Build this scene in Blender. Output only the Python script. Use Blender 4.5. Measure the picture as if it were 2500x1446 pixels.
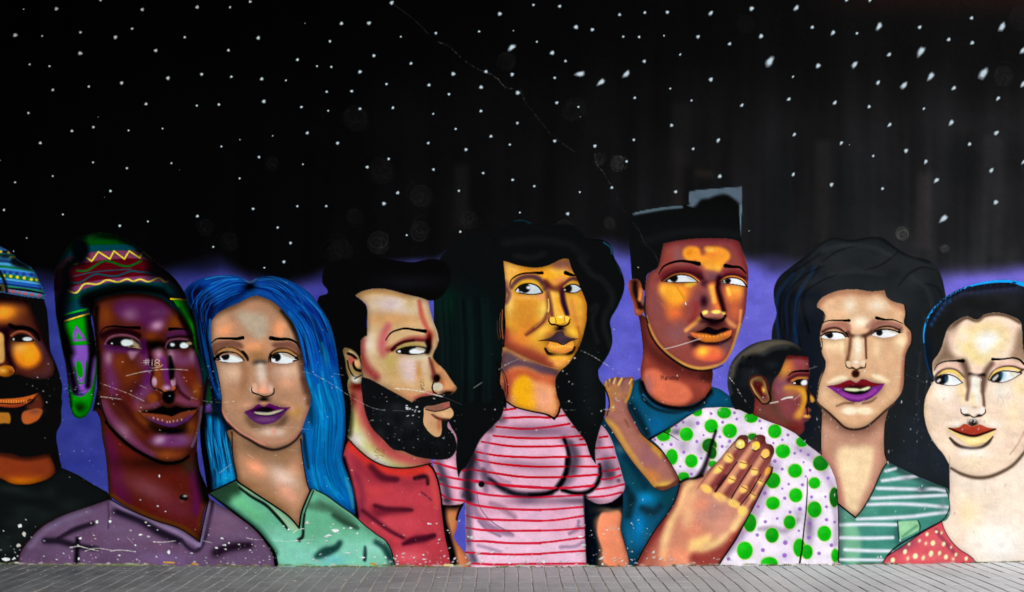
# A painted street wall under an open night-sky mural, with a strip of block paving at its foot.
import bpy, bmesh, math
import numpy as np
for o in list(bpy.data.objects): bpy.data.objects.remove(o)
scn = bpy.context.scene
M = 0.115/32.0                       # metres per photograph pixel on the wall plane
def wx(x): return (x-1250.0)*M
def wz(y): return (1384.0-y)*M
# ---------------------------------------------------------------- camera
FPX = 1900.0
CAMD = FPX*M
cd = bpy.data.cameras.new('camera'); cam = bpy.data.objects.new('camera', cd)
scn.collection.objects.link(cam); scn.camera = cam
cam.location = (wx(1230), -CAMD, wz(960)); cam.rotation_euler = (math.radians(90), 0, 0)
cd.sensor_width = 36.0; cd.lens = FPX/2500*36.0
cd.shift_x = 20/2500.0; cd.shift_y = (960-723)/2500.0
cd.clip_end = 600; cd.clip_start = .05
# ---------------------------------------------------------------- light
SUN_EL, SUN_AZ = 34.0, 58.0          # azimuth from the wall normal towards the right
world = bpy.data.worlds.new('World'); scn.world = world; world.use_nodes = True
nt = world.node_tree; nt.nodes.clear()
sky = nt.nodes.new('ShaderNodeTexSky'); sky.sky_type = 'NISHITA'; sky.sun_disc = False
sky.sun_elevation = math.radians(SUN_EL); sky.sun_rotation = math.radians(180-SUN_AZ)
sky.air_density = 1.0; sky.dust_density = 4.0; sky.ozone_density = 1.0
bg = nt.nodes.new('ShaderNodeBackground'); bg.inputs[1].default_value = 0.15
wo = nt.nodes.new('ShaderNodeOutputWorld')
nt.links.new(sky.outputs[0], bg.inputs[0]); nt.links.new(bg.outputs[0], wo.inputs[0])
sd = bpy.data.lights.new('sun', 'SUN'); sun = bpy.data.objects.new('sun', sd); scn.collection.objects.link(sun)
sd.energy = 1.5; sd.angle = math.radians(32); sd.color = (1.0, .95, .88)
se, sa = math.radians(SUN_EL), math.radians(SUN_AZ)
from mathutils import Vector
dvec = Vector((math.cos(se)*math.sin(sa), -math.cos(se)*math.cos(sa), math.sin(se)))
sun.rotation_euler = dvec.to_track_quat('Z', 'Y').to_euler(); sun.location = dvec*30
scn.view_settings.view_transform = 'Standard'; scn.view_settings.look = 'None'
scn.view_settings.gamma = 1.0; scn.view_settings.exposure = 0.52; scn.view_settings.use_curve_mapping = False
scn.render.engine = 'CYCLES'; scn.cycles.max_bounces = 4
# ---------------------------------------------------------------- paint raster
# The mural is a flat painting on plaster.  Its pigment is worked out here in
# numpy (polygons, brush strokes, spray blobs) in wall pixels (1 px = 3.6 mm)
# and stored as point colours on the wall's paint sheets.
PX0, PX1, PY0, PY1 = -150.0, 2650.0, -60.0, 1398.0
S = 1/1.5
RW, RH = int(round((PX1-PX0)*S)), int(round((PY1-PY0)*S))
rng = np.random.RandomState(7)
IMG = np.zeros((RH, RW, 3), np.float32)
LAB = np.zeros((RH, RW), np.int16)
REG = ['sky']; FIG = [None]
MASKS = {}; KEYID = {}
_o = [0.0, 0.0, 1.0]
CLIP = [None]
def O(x=0.0, y=0.0, k=1.0):
    _o[0], _o[1], _o[2] = x, y, k
def parse(s):
    pts = []; cor = []
    for t in s.split():
        c = t.endswith('!')
        if c: t = t[:-1]
        a, b = t.split(',')
        pts.append((_o[0]+float(a)*_o[2], _o[1]+float(b)*_o[2])); cor.append(c)
    return np.array(pts, float), cor
def smooth(s, closed=True, n=7, sharp=False):
    P, cor = parse(s)
    N = len(P)
    if N < 3 or sharp: return P
    out = []
    T = np.zeros_like(P)
    for i in range(N):
        if closed: a, b = P[i-1], P[(i+1) % N]
        else: a, b = P[max(i-1, 0)], P[min(i+1, N-1)]
        d = b-a; T[i] = d/(np.hypot(*d)+1e-9)
    t = np.linspace(0, 1, n, endpoint=False)[:, None]
    h00 = 2*t**3-3*t**2+1; h10 = t**3-2*t**2+t; h01 = -2*t**3+3*t**2; h11 = t**3-t**2
    for i in range(N if closed else N-1):
        j = (i+1) % N
        L = P[j]-P[i]; l = np.hypot(*L)
        m0 = L if cor[i] else T[i]*l
        m1 = L if cor[j] else T[j]*l
        out.append(h00*P[i]+h10*m0+h01*P[j]+h11*m1)
    if not closed: out.append(P[-1:])
    return np.vstack(out)
def to_r(P):
    return (P-np.array([PX0, PY0]))*S
def box_blur(m, r):
    r = int(r)
    if r < 1: return m
    k = 2*r+1
    for ax in (0, 1):
        p = np.pad(m, [(r+1, r) if a == ax else (0, 0) for a in (0, 1)])
        c = np.cumsum(p, axis=ax)
        m = (c[k:]-c[:-k])/k if ax == 0 else (c[:, k:]-c[:, :-k])/k
    return m
def gblur(m, sig):
    if sig < 0.35: return m
    if sig < 0.9:
        for ax in (0, 1):
            m = m*0.5+0.25*np.roll(m, 1, ax)+0.25*np.roll(m, -1, ax)
        return m
    r = max(1, int(round(sig*0.95)))
    return box_blur(box_blur(box_blur(m, r), max(r-1, 1)), max(r-1, 1)) if r > 1 else box_blur(box_blur(m, 1), 1)
def cover(P, pad):
    """anti-aliased even-odd polygon coverage -> (y0, x0, mask)"""
    R = to_r(P)
    x0 = max(int(np.floor(R[:, 0].min()))-pad, 0); x1 = min(int(np.ceil(R[:, 0].max()))+pad+1, RW)
    y0 = max(int(np.floor(R[:, 1].min()))-pad, 0); y1 = min(int(np.ceil(R[:, 1].max()))+pad+1, RH)
    if x1 <= x0 or y1 <= y0: return None
    w, h = x1-x0, y1-y0
    A = R; B = np.roll(R, -1, 0)
    SUB = 4
    acc = np.zeros((h, w+2), np.float32)
    ay, by = A[:, 1], B[:, 1]
    for sy in range(h*SUB):
        y = y0+(sy+0.5)/SUB
        hit = (ay <= y) != (by <= y)
        if not hit.any(): continue
        a = A[hit]; b = B[hit]
        xs = np.sort(a[:, 0]+(y-a[:, 1])/(b[:, 1]-a[:, 1])*(b[:, 0]-a[:, 0]))-x0
        xs = np.clip(xs, 0, w)
        row = acc[sy//SUB]
        for q in range(0, len(xs)-1, 2):
            for x, s in ((xs[q], 1.0), (xs[q+1], -1.0)):
                i = int(x); f = x-i
                row[i] += s*(1-f); row[i+1] += s*f
    return y0, x0, np.clip(np.cumsum(acc, 1)[:, :w]/SUB, 0, 1)
def comp(y0, x0, m, col, a=1.0):
    c = CLIP[0]
    h, w = m.shape
    if c is not None: m = m*c[y0:y0+h, x0:x0+w]
    m = (m*a)[..., None]
    v = IMG[y0:y0+h, x0:x0+w]
    v += m*(np.array(col, np.float32)/255.0-v)
def F(s, col, bl=0.0, a=1.0, sharp=False):
    """filled shape; bl = airbrush softness in current units"""
    P = smooth(s, sharp=sharp)
    sig = bl*_o[2]*S*(1.2 if bl*_o[2] > 2.2 else 1.0)
    r = cover(P, int(sig*3)+2)
    if r is None: return
    comp(r[0], r[1], gblur(r[2], sig), col, a)
def reg(fig, name, s, col, bl=0.0, key=None, sharp=False):
    """filled shape that is also a named piece of the painting"""
    P = smooth(s, sharp=sharp)
    r = cover(P, 6)
    if r is None: return
    y0, x0, m = r
    M = np.zeros((RH, RW), np.float32)
    h, w = m.shape
    M[y0:y0+h, x0:x0+w] = m
    if CLIP[0] is not None: M = M*CLIP[0]
    i = len(REG); REG.append(name); FIG.append(fig)
    LAB[M > 0.5] = i
    sig = bl*_o[2]*S
    if col is not None:
        if sig > 0: comp(y0, x0, gblur(m, sig), col)
        else: comp(y0, x0, m, col)
    MASKS[key or (fig+'_'+name)] = M; KEYID[key or (fig+'_'+name)] = i
    return M
def use(*keys):
    if not keys: CLIP[0] = None; return
    M = MASKS[keys[0]]
    for k in keys[1:]: M = np.maximum(M, MASKS[k])
    CLIP[0] = M
def usev(*keys):
    """clip to what is still visible of these pieces"""
    CLIP[0] = gblur(np.isin(LAB, [KEYID[k] for k in keys]).astype(np.float32), .6)
def stroke_mask(P, W, soft):
    R = to_r(P); W = np.asarray(W)*S*0.5
    pad = W.max()+soft*2+2
    x0 = max(int(R[:, 0].min()-pad), 0); x1 = min(int(R[:, 0].max()+pad)+2, RW)
    y0 = max(int(R[:, 1].min()-pad), 0); y1 = min(int(R[:, 1].max()+pad)+2, RH)
    if x1 <= x0 or y1 <= y0: return None
    m = np.zeros((y1-y0, x1-x0), np.float32)
    for i in range(len(R)-1):
        a, b = R[i], R[i+1]; ra, rb = W[i], W[i+1]
        p = max(ra, rb)+soft*2+2
        u0 = max(int(min(a[0], b[0])-p), x0); u1 = min(int(max(a[0], b[0])+p)+2, x1)
        v0 = max(int(min(a[1], b[1])-p), y0); v1 = min(int(max(a[1], b[1])+p)+2, y1)
        if u1 <= u0 or v1 <= v0: continue
        X = np.arange(u0, u1)[None, :]+0.5-a[0]; Y = np.arange(v0, v1)[:, None]+0.5-a[1]
        d = b-a; L2 = d@d+1e-9
        t = np.clip((X*d[0]+Y*d[1])/L2, 0, 1)
        D = np.hypot(X-t*d[0], Y-t*d[1])
        rr = ra+(rb-ra)*t
        if soft < 0.4: q = np.clip(rr-D+0.5, 0, 1)
        else:
            q = np.clip((rr+soft-D)/(rr+soft-np.maximum(rr-soft, 0)), 0, 1); q = q*q*(3-2*q)
        q = q*np.minimum(1, 2*rr+0.25)
        sub = m[v0-y0:v1-y0, u0-x0:u1-x0]
        np.maximum(sub, q, out=sub)
    return y0, x0, m
def L(s, w, col, bl=0.0, a=1.0, sharp=False):
    """brush stroke; w is one width or widths spread along the line"""
    P = smooth(s, closed=False, n=6, sharp=sharp)
    if len(P) < 2: return
    w = np.atleast_1d(np.array(w, float))*_o[2]
    seg = np.r_[0, np.cumsum(np.hypot(*np.diff(P, axis=0).T))]
    seg = seg/(seg[-1]+1e-9)
    W = np.interp(seg, np.linspace(0, 1, len(w)), w)
    soft = bl*_o[2]*S*(1.3 if bl*_o[2] > 2.2 else 1.0)
    if bl*_o[2] > 1.45: soft = max(soft, .78*float(W.mean())*S)      # a spray can, not a marker
    r = stroke_mask(P, W, soft)
    if r is not None: comp(r[0], r[1], r[2], col, a)
def E(x, y, rx, ry, col, bl=0.0, a=1.0, ang=0.0):
    """ellipse; bl>0 gives a sprayed blob"""
    x, y = _o[0]+x*_o[2], _o[1]+y*_o[2]
    rx, ry = rx*_o[2]*S, ry*_o[2]*S
    sig = bl*_o[2]*S*1.2
    cx, cy = (x-PX0)*S, (y-PY0)*S
    R = max(rx, ry)*(1+1.9*min(1.6, sig/min(rx, ry)))+2
    x0, x1 = max(int(cx-R), 0), min(int(cx+R)+2, RW); y0, y1 = max(int(cy-R), 0), min(int(cy+R)+2, RH)
    if x1 <= x0 or y1 <= y0: return
    X = np.arange(x0, x1)[None, :]+0.5-cx; Y = np.arange(y0, y1)[:, None]+0.5-cy
    c, s = math.cos(math.radians(ang)), math.sin(math.radians(ang))
    U, V = (X*c+Y*s), (-X*s+Y*c)
    q = np.hypot(U/rx, V/ry)
    soft = max(0.5, sig)/min(rx, ry)
    if soft > 0.55:
        m = np.exp(-(q/(0.80+0.42*min(soft, 1.6)))**2*0.9)
        m = np.where(m < 0.03, 0, m)
    else:
        m = np.clip((1+soft-q)/(2*soft), 0, 1)
        if sig > 0.6: m = m*m*(3-2*m)
    comp(y0, x0, m.astype(np.float32), col, a)
def vnoise(w, h, cx, cy, seed):
    """smooth value noise, cell size in raster px"""
    r = np.random.RandomState(seed)
    gx, gy = int(w/cx)+3, int(h/cy)+3
    g = r.rand(gy, gx).astype(np.float32)
    x = np.arange(w)/cx; y = np.arange(h)/cy
    xi = x.astype(int); yi = y.astype(int)
    fx = x-xi; fy = y-yi; fx = fx*fx*(3-2*fx); fy = (fy*fy*(3-2*fy))[:, None]
    a = g[yi][:, xi]*(1-fx)+g[yi][:, xi+1]*fx
    b = g[yi+1][:, xi]*(1-fx)+g[yi+1][:, xi+1]*fx
    return a*(1-fy)+b*fy
def lens(s, col, wl=None):
    F(s, col)
# ---- night sky ------------------------------------------------------------
def paint_sky():
    xs = PX0+(np.arange(RW)+0.5)/S; ys = PY0+(np.arange(RH)+0.5)/S
    X, Y = np.meshgrid(xs, ys)
    # grey sheen on the black painted in, stronger to the right, with vertical brushing
    sheen = np.interp(xs, [0, 700, 1200, 1700, 2100, 2500], [1, 3, 9, 17, 27, 31])[None, :]
    sheen = sheen*np.interp(ys, [0, 150, 300, 620], [.20, .32, .80, 1.15])[:, None]
    br = vnoise(RW, RH, 26, 210, 3)*0.55+vnoise(RW, RH, 9, 160, 4)*0.3+vnoise(RW, RH, 60, 60, 5)*0.35
    br = 0.45+br*0.9
    sheen = sheen*br
    IMG[..., 0] = sheen*0.98+1; IMG[..., 1] = sheen*1.0+1; IMG[..., 2] = sheen*1.03+2
    red = np.exp(-((Y+10)/40.0)**2)*np.interp(xs, [1950, 2150, 2500], [0, 16, 20])[None, :]
    IMG[..., 0] += red; IMG[..., 1] += red*.38; IMG[..., 2] += red*.2
    IMG[:] = IMG/255.0
    # violet glow behind the heads
    top = np.interp(xs, [-150, 60, 125, 450, 540, 610, 690, 770, 880, 1010, 1060, 1500, 1545, 1800, 1880, 2290, 2350, 2650],
                    [648, 644, 644, 634, 622, 654, 668, 652, 630, 612, 612, 570, 572, 590, 612, 636, 632, 634])
    wd = np.interp(xs, [0, 1000, 1500, 1850, 2400], [78, 50, 78, 76, 56])
    n = vnoise(RW, RH, 40, 30, 9)-.5
    t = np.clip((Y+n*26-top[None, :])/wd[None, :], 0, 1)
    t = (t*t*(3-2*t))[..., None]
    L_ = np.stack([np.interp(xs, [0, 300, 800, 1300, 1500, 1850, 2400], [46, 48, 62, 82, 92, 104, 116]),
                   np.interp(xs, [0, 300, 800, 1300, 1500, 1850, 2400], [54, 56, 60, 88, 92, 100, 106]),
                   np.interp(xs, [0, 300, 800, 1300, 1500, 1850, 2400], [132, 140, 150, 200, 200, 208, 216])], -1)/255.0
    g = (vnoise(RW, RH, 30, 22, 12)-.5)[..., None]*0.06
    IMG[:] = IMG*(1-t)+(L_[None]+g)*t
    use()
    O()
    # ghost rings left by balls thrown at the wall
    for (x, y, r, a) in ((925, 593, 27, .20), (830, 615, 30, .10), (1507, 397, 17, .34), (2203, 570, 16, .42),
                         (2305, 607, 10, .3), (2449, 185, 24, .15), (2490, 45, 28, .10), (1238, 150, 22, .10),
                         (1405, 265, 26, .10), (1028, 480, 27, .12), (1025, 565, 24, .14), (663, 400, 16, .08),
                         (560, 590, 22, .08), (500, 555, 20, .08), (870, 290, 30, .10), (1465, 390, 14, .14), (1490, 545, 14, .15),
                         (930, 420, 30, .09), (1145, 535, 22, .10), (865, 530, 20, .08), (1375, 560, 22, .12), (1820, 60, 22, .06)):
        E(x, y, r*.95, r, (120, 122, 112), bl=r*.12, a=a*.38)
        for q in range(5):
            a0 = rng.rand()*6.28; dx, dy = rng.randn(2)*r*.3
            rr = r*(.35+.6*rng.rand())
            if q == 0: dx = dy = 0; rr = r
            pts = ' '.join('%.1f,%.1f' % (x+dx*(q > 0)+rr*math.cos(a0+u), y+dy*(q > 0)+rr*math.sin(a0+u)) for u in np.linspace(0, 3.2+2*rng.rand(), 9))
            L(pts, 1.5, (150, 150, 135), bl=.8, a=a*.55)
    # brushed-over rectangles
    for (x, y, w, h, c, a) in ((1640, 250, 50, 160, (40, 38, 38), .25), (1700, 415, 44, 20, (52, 40, 32), .5), (1110, 400, 34, 160, (34, 33, 30), .35),
                               (2240, 420, 36, 190, (60, 54, 54), .4), (1990, 340, 40, 260, (50, 46, 44), .35), (1870, 380, 60, 240, (20, 23, 25), .5),
                               (2060, 380, 60, 260, (22, 26, 28), .45), (2400, 330, 50, 300, (62, 62, 64), .3), (1650, 360, 20, 220, (38, 30, 29), .5),
                               (2330, 330, 40, 120, (18, 20, 21), .6), (2180, 350, 30, 200, (24, 25, 26), .5)):
        F('%g,%g %g,%g %g,%g %g,%g' % (x, y, x+w, y+4, x+w-3, y+h, x-3, y+h-4), c, bl=5, a=a, sharp=True)
K = .2213
BLK = (8, 8, 9)
def fig_cap():
    f = 'cap'
    use(); O()
    reg(f, 'beard', '-130,740 108,728! 110,740 114,753 117,780 119,806 121,838 124,860 133,880 142,904 148,926 152,944 150,973 152,982 149,1004 150,1024 147,1039 139,1055 138,1075 141,1092 146,1123 148,1143 60,1195 -130,1195', BLK)
    reg(f, 'shirt', '-150,1180 0,1160 60,1185 120,1165 148,1142! 159,1146 188,1159 221,1179 263,1203! 272,1222 240,1245 160,1290 90,1320 50,1370! 44,1400! -150,1400!', (13, 17, 17))
    use('cap_shirt')
    for i in range(26):
        x, y = rng.rand()*230-20, 1190+rng.rand()*150
        E(x, y, 12+22*rng.rand(), 5+10*rng.rand(), (28, 36, 34), bl=8, a=.35)
    use()
    O(0, 840, K)
    reg(f, 'neck', '-400,1200 100,1210 250,1250 380,1242 540,1208! 580,1290 602,1350 606,1422 540,1482 400,1532 280,1552 130,1542 0,1482 -400,1400', (128, 50, 20))
    use('cap_neck')
    E(260, 1540, 330, 45, (205, 105, 8), bl=55, a=.9)
    L('20,1215 200,1250 380,1250 545,1215', 50, (60, 20, 10), bl=30, a=.6)
    use(); O()
    reg(f, 'face', '-90,730 0,726 40,729 66,733 74,745 80,765 88,779 97,795 110,828 120,855 130,885 132,905 124,920 100,926 66,922 40,914 20,920 0,922 -90,915', (92, 42, 24))
    use('cap_face')
    O(0, 540, K)
    L('0,850 200,860 330,900 400,1060 470,1200 560,1446', 100, (30, 8, 6), bl=55, a=.85)
    E(20, 1020, 165, 75, (220, 128, 30), bl=60)
    E(60, 1000, 70, 40, (232, 140, 35), bl=40, a=.8)
    E(300, 1060, 120, 80, (70, 28, 18), bl=60, a=.6)
    L('0,1190 120,1190 300,1200 420,1290', 60, (45, 18, 14), bl=30, a=.7)
    L('40,1230 70,1300 75,1446', 50, (40, 16, 14), bl=22, a=.85)
    O(0, 840, K)
    L('75,-150 80,60 130,250', 55, (45, 18, 16), bl=25, a=.8)
    E(300, 110, 150, 150, (222, 125, 22), bl=45, ang=25)
    E(230, 40, 80, 60, (205, 150, 75), bl=40, a=.8)
    E(330, 110, 80, 80, (240, 140, 25), bl=40, a=.8)
    L('420,-20 520,150 520,330 380,380', 60, (82, 44, 42), bl=30, a=.8)
    F('-200,-120 20,-120 45,0 50,170 20,210 -200,210', (188, 142, 75), bl=9)
    F('-120,290 0,250 70,235 140,255 165,300 140,345 80,370 0,355 -120,340', (178, 104, 24), bl=4)
    E(30, 290, 40, 24, (205, 150, 60), bl=14)
    E(120, 310, 30, 32, (130, 66, 20), bl=14)
    L('0,360 60,372 130,352 168,305 150,260', 12, (20, 8, 6), bl=4)
    O(0, 540, K)
    L('110,1148 160,1172 250,1175 340,1195 400,1240 432,1310', [36, 34, 26, 20, 10], (14, 5, 4), bl=7)
    L('125,1265 180,1228 250,1220 320,1245 372,1300', 26, (150, 76, 46), bl=6)
    use()
    reg(f, 'eye', '128,1305 150,1275 220,1250 300,1262 350,1285 375,1318 330,1330 250,1332 180,1328', (12, 8, 8))
    E(302, 1302, 54, 22, (205, 216, 218), bl=5); E(150, 1304, 11, 13, (190, 200, 200), bl=3)
    O(0, 840, K)
    reg(f, 'lips', '-120,612 0,606 150,600 300,578 425,540! 350,615 290,660 200,695 100,700 0,690 -120,690', (178, 84, 28))
    use('cap_lips')
    L('0,655 150,662 260,645 340,610', 14, (60, 22, 12), bl=5); L('0,690 120,695 220,680 300,645', 26, (140, 52, 26), bl=8)
    for x in range(10, 300, 28): L('%d,620 %d,645' % (x, x+3), 9, (228, 140, 55), bl=3, a=.8)
    use()
    F('400,560 440,560 460,720 330,720 290,690 370,640', (84, 32, 20), bl=14)
    F('-100,775 60,755 105,770 108,872 60,875 -100,868', (168, 108, 32), bl=5)
    F('242,772 330,725 460,722 452,790 400,850 268,880', (172, 84, 34), bl=5)
    E(380, 745, 70, 26, (110, 60, 50), bl=16, a=.7)
    # cap
    O(0, 540, K)
    reg(f, 'cap', '-560,560 -400,330 -150,270 0,282 60,310 150,370 200,430 320,500 382,560 420,640 460,720 496,802 490,858! 300,834 70,792 0,782 -560,800', (42, 120, 182))
    use('cap_cap')
    def band(y, w, c, bl=4): L('-560,%g 0,%g 200,%g 480,%g' % (y, y, y+22, y+62), w, c, bl=bl)
    band(300, 40, (60, 120, 190)); band(338, 26, (14, 22, 26)); band(372, 26, (20, 96, 50)); band(404, 26, (60, 140, 200)); band(440, 34, (24, 60, 110)); band(470, 24, (70, 150, 205))
    band(500, 26, (20, 110, 62)); band(528, 22, (60, 140, 205)); band(552, 34, (34, 92, 178)); band(600, 44, (22, 108, 50)); band(640, 24, (80, 160, 210))
    band(660, 26, (26, 86, 180)); band(690, 24, (16, 44, 110)); band(715, 20, (30, 120, 80)); band(738, 22, (14, 18, 40))
    band(775, 62, (76, 152, 206))
    L('100,742 300,762 480,800', 18, (8, 8, 12), bl=5)
    for i, x in enumerate((10, 95, 120, 150)): E(x, 338+[0, 10, 60, 64][i], 17, 14, (222, 200, 60), bl=4)
    for i, x in enumerate((42, 118, 192, 268, 345, 405)): E(x, 606+[0, 3, 14, 22, 38, 42][i], 18, 18, (225, 205, 50), bl=4)
    for i, x in enumerate((52, 115, 185, 262, 345)): E(x, 562+i*8, 20, 20, (22, 56, 130), bl=6)
    for i, x in enumerate((92, 150, 212, 278, 348, 428)): E(x, 768+i*11, 23, 18, (210, 96, 112), bl=7)
    F('140,395 220,440 330,510 340,535 240,520 120,470', (6, 10, 16), bl=12)
    E(60, 390, 70, 30, (6, 16, 22), bl=20, a=.9)
    L('0,560 40,640 60,700 75,780', 26, (6, 10, 12), bl=8)
    E(15, 740, 40, 45, (70, 64, 30), bl=8); E(0, 745, 18, 24, (10, 8, 6), bl=5)
    L('330,500 400,590 450,700 482,800', 9, (60, 150, 205), bl=3)
    use()

def fig_knit_a():
    f = 'knit'
    use(); O()
    reg(f, 'hat', '133,715 132,690 136,660 145,640 155,622 170,600 190,583 215,573 240,568 262,570 290,579 320,593 345,612 365,628 385,645 410,665 430,685 450,715 458,740 470,760 478,790 484,830 490,860 506,900 512,940 518,985 518,1007 500,1009 496,990 490,950 470,900 400,800 300,760 240,735 226,752 222,780 228,810 234,850 238,880 237,910 230,960 222,995 210,1015 195,1022 180,1015 172,995 168,965 165,930 160,890 150,845 142,800 137,770', (10, 52, 16))
    use('knit_hat')
    L('150,640 175,600 215,577 262,572 320,595 360,625', 8, (14, 84, 22), bl=4, a=.8)
    E(285, 583, 60, 8, (4, 10, 6), bl=8, a=.9, ang=12)
    E(255, 592, 60, 7, (4, 72, 10), bl=6, a=.7)
    def band(s, c, bl=.8): F(s+' 600,720! 600,1060! 100,1060! 100,700!', c, bl=bl)
    band('130,640! 165,612 216,600 260,598 320,598 360,610 420,650!', (4, 58, 64))
    band('130,660! 160,632 219,617 270,613 308,612 345,617 420,660!', (108, 50, 76))
    band('120,665! 160,652 198,643 240,637 274,633 347,633 430,660!', (74, 6, 16))
    L('188,661 212,661 243,642 261,637 299,649 318,649 345,637', 5, (16, 78, 24), bl=1)
    L('180,675 232,664 320,657', 2.4, (22, 64, 78), bl=.6)
    L('170,690 195,690 232,670 266,674 288,673 320,662 340,664 355,665 373,669', 4.2, (10, 62, 72), bl=1)
    band('110,715! 150,708 184,698 220,688 264,681 309,677 353,674 388,677 430,700!', (104, 50, 84))
    band('110,735! 153,722 177,715 221,701 264,691 309,688 353,689 404,691 440,716!', (4, 58, 64))
    L('150,738 180,728 215,716', 5, (6, 66, 30), bl=2)
    L('238,722 270,708 320,702 370,703', 6, (6, 60, 22), bl=3)
    Y = (202, 190, 44)
    L('171,637 186,645 194,624! 212,630 223.6,638! 240,615! 268,632.5! 278,613! 303.5,632.5! 315,613! 341,630! 348,613! 367,629 373,628', 3.6, Y, bl=.8, a=.95)
    L('153,709 164,709 186,715 206,694 239,694 261,684 288,689 310,681.5 325,687 342,682 362,688 388,679 402,688.5 412,686', 4, (200, 176, 62), bl=.9)
    # left ear flap
    O(0, 540, K)
    F('600,1065! 640,1060! 960,972! 1000,960! 1200,1500! 600,1500!', (4, 40, 44))
    L('640,1056 780,1015 950,972', 20, (14, 140, 24), bl=3)
    L('712,1104 850,1060 982,1022', 17, (196, 180, 40), bl=3)
    F('640,1135! 712,1118! 985,1036! 1060,1344! 1060,1360! 640,1378!', (2, 138, 10), bl=3)
    F('838,1145! 955,1305! 965,1318! 800,1332! 806,1240!', (112, 72, 158), bl=3)
    F('850,1215! 910,1300! 842,1308!', (2, 138, 10), bl=2)
    F('660,1378! 1060,1362! 1130,1900! 700,1900!', (112, 76, 162), bl=4)
    O(0, 840, K)
    L('685,130 850,122 1075,100', 19, (200, 182, 30), bl=3)
    F('700,330 770,480 860,580 960,540 1040,420 1090,200 1090,900 700,900', (2, 138, 6), bl=5)
    for (y, w) in ((520, 16), (575, 14)): L('780,%d 820,%d 880,%d 940,%d 985,%d' % (y-120, y-20, y, y-20, y-120), w, (84, 62, 116), bl=4)
    F('800,100 990,120 980,330 900,450 860,440 800,300', (112, 76, 162), bl=6)
    E(876, 280, 36, 95, (4, 130, 14), bl=5, ang=-10)
    L('820,260 850,400 890,440 940,400 950,200', 17, (6, 120, 20), bl=4)
    E(880, 700, 70, 55, (2, 40, 4), bl=30, a=.9)
    L('700,-60 740,120 800,380 830,520', 62, (8, 8, 14), bl=13)
    L('1010,-160 1010,100 985,300 970,460', 48, (8, 8, 14), bl=13)
    L('1060,-60 1075,200 1040,440 1010,600', 24, (12, 116, 18), bl=7)
    L('760,480 785,640 830,770 880,805 940,790 990,690 1010,580', 30, (2, 150, 6), bl=8)
    O(0, 540, K)
    E(885, 320, 100, 120, (6, 9, 10), bl=30)
    L('880,420 760,480 720,560 735,700 690,800 660,950 670,1130 720,1300 760,1446', [140, 130, 125, 100, 75, 60, 60, 75], (5, 6, 8), bl=28)
    E(960, 880, 90, 90, (6, 10, 12), bl=35)
    L('1000,800 1200,740 1446,720 1800,760', 60, (5, 12, 12), bl=24, a=.9)
    L('980,1060 1010,1250 1040,1446', [60, 90, 70], (6, 10, 8), bl=20)
    L('620,1060 650,1180 680,1400 700,1600', 14, (40, 150, 60), bl=5, a=.8)
    # brim, right flap
    O(220, 660, K)
    L('0,330 60,290 200,250 400,215 600,215 780,245 930,340 1010,450 1080,600 1140,800', 60, (4, 6, 6), bl=22)
    L('700,20 850,60 950,140 1010,260', 130, (6, 8, 10), bl=35, a=.9)
    L('880,180 960,210 1010,270', 60, (4, 40, 34), bl=18, a=.8)
    F('905,318! 1075,338! 1115,450 1150,640 1180,850 1200,950! 1150,860 1130,700 1080,590 980,430!', (12, 128, 4), bl=6)
    L('890,316 980,320 1072,332', 17, (200, 184, 20), bl=3)
    L('985,420 1080,590 1130,720', 26, (4, 40, 4), bl=14, a=.7)
    L('1110,450 1160,640 1200,860', 26, (4, 30, 8), bl=10, a=.8)
    O(480, 860, K)
    F('70,330! 130,300 170,420 180,560 175,670! 80,672!', (20, 60, 44), bl=8)
    L('150,400 165,560', 26, (14, 104, 40), bl=8); F('80,600! 160,560! 176,672! 82,668!', (96, 72, 160), bl=6)
    L('120,290 90,480 80,640', 24, (20, 12, 30), bl=10)
    use()
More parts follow.
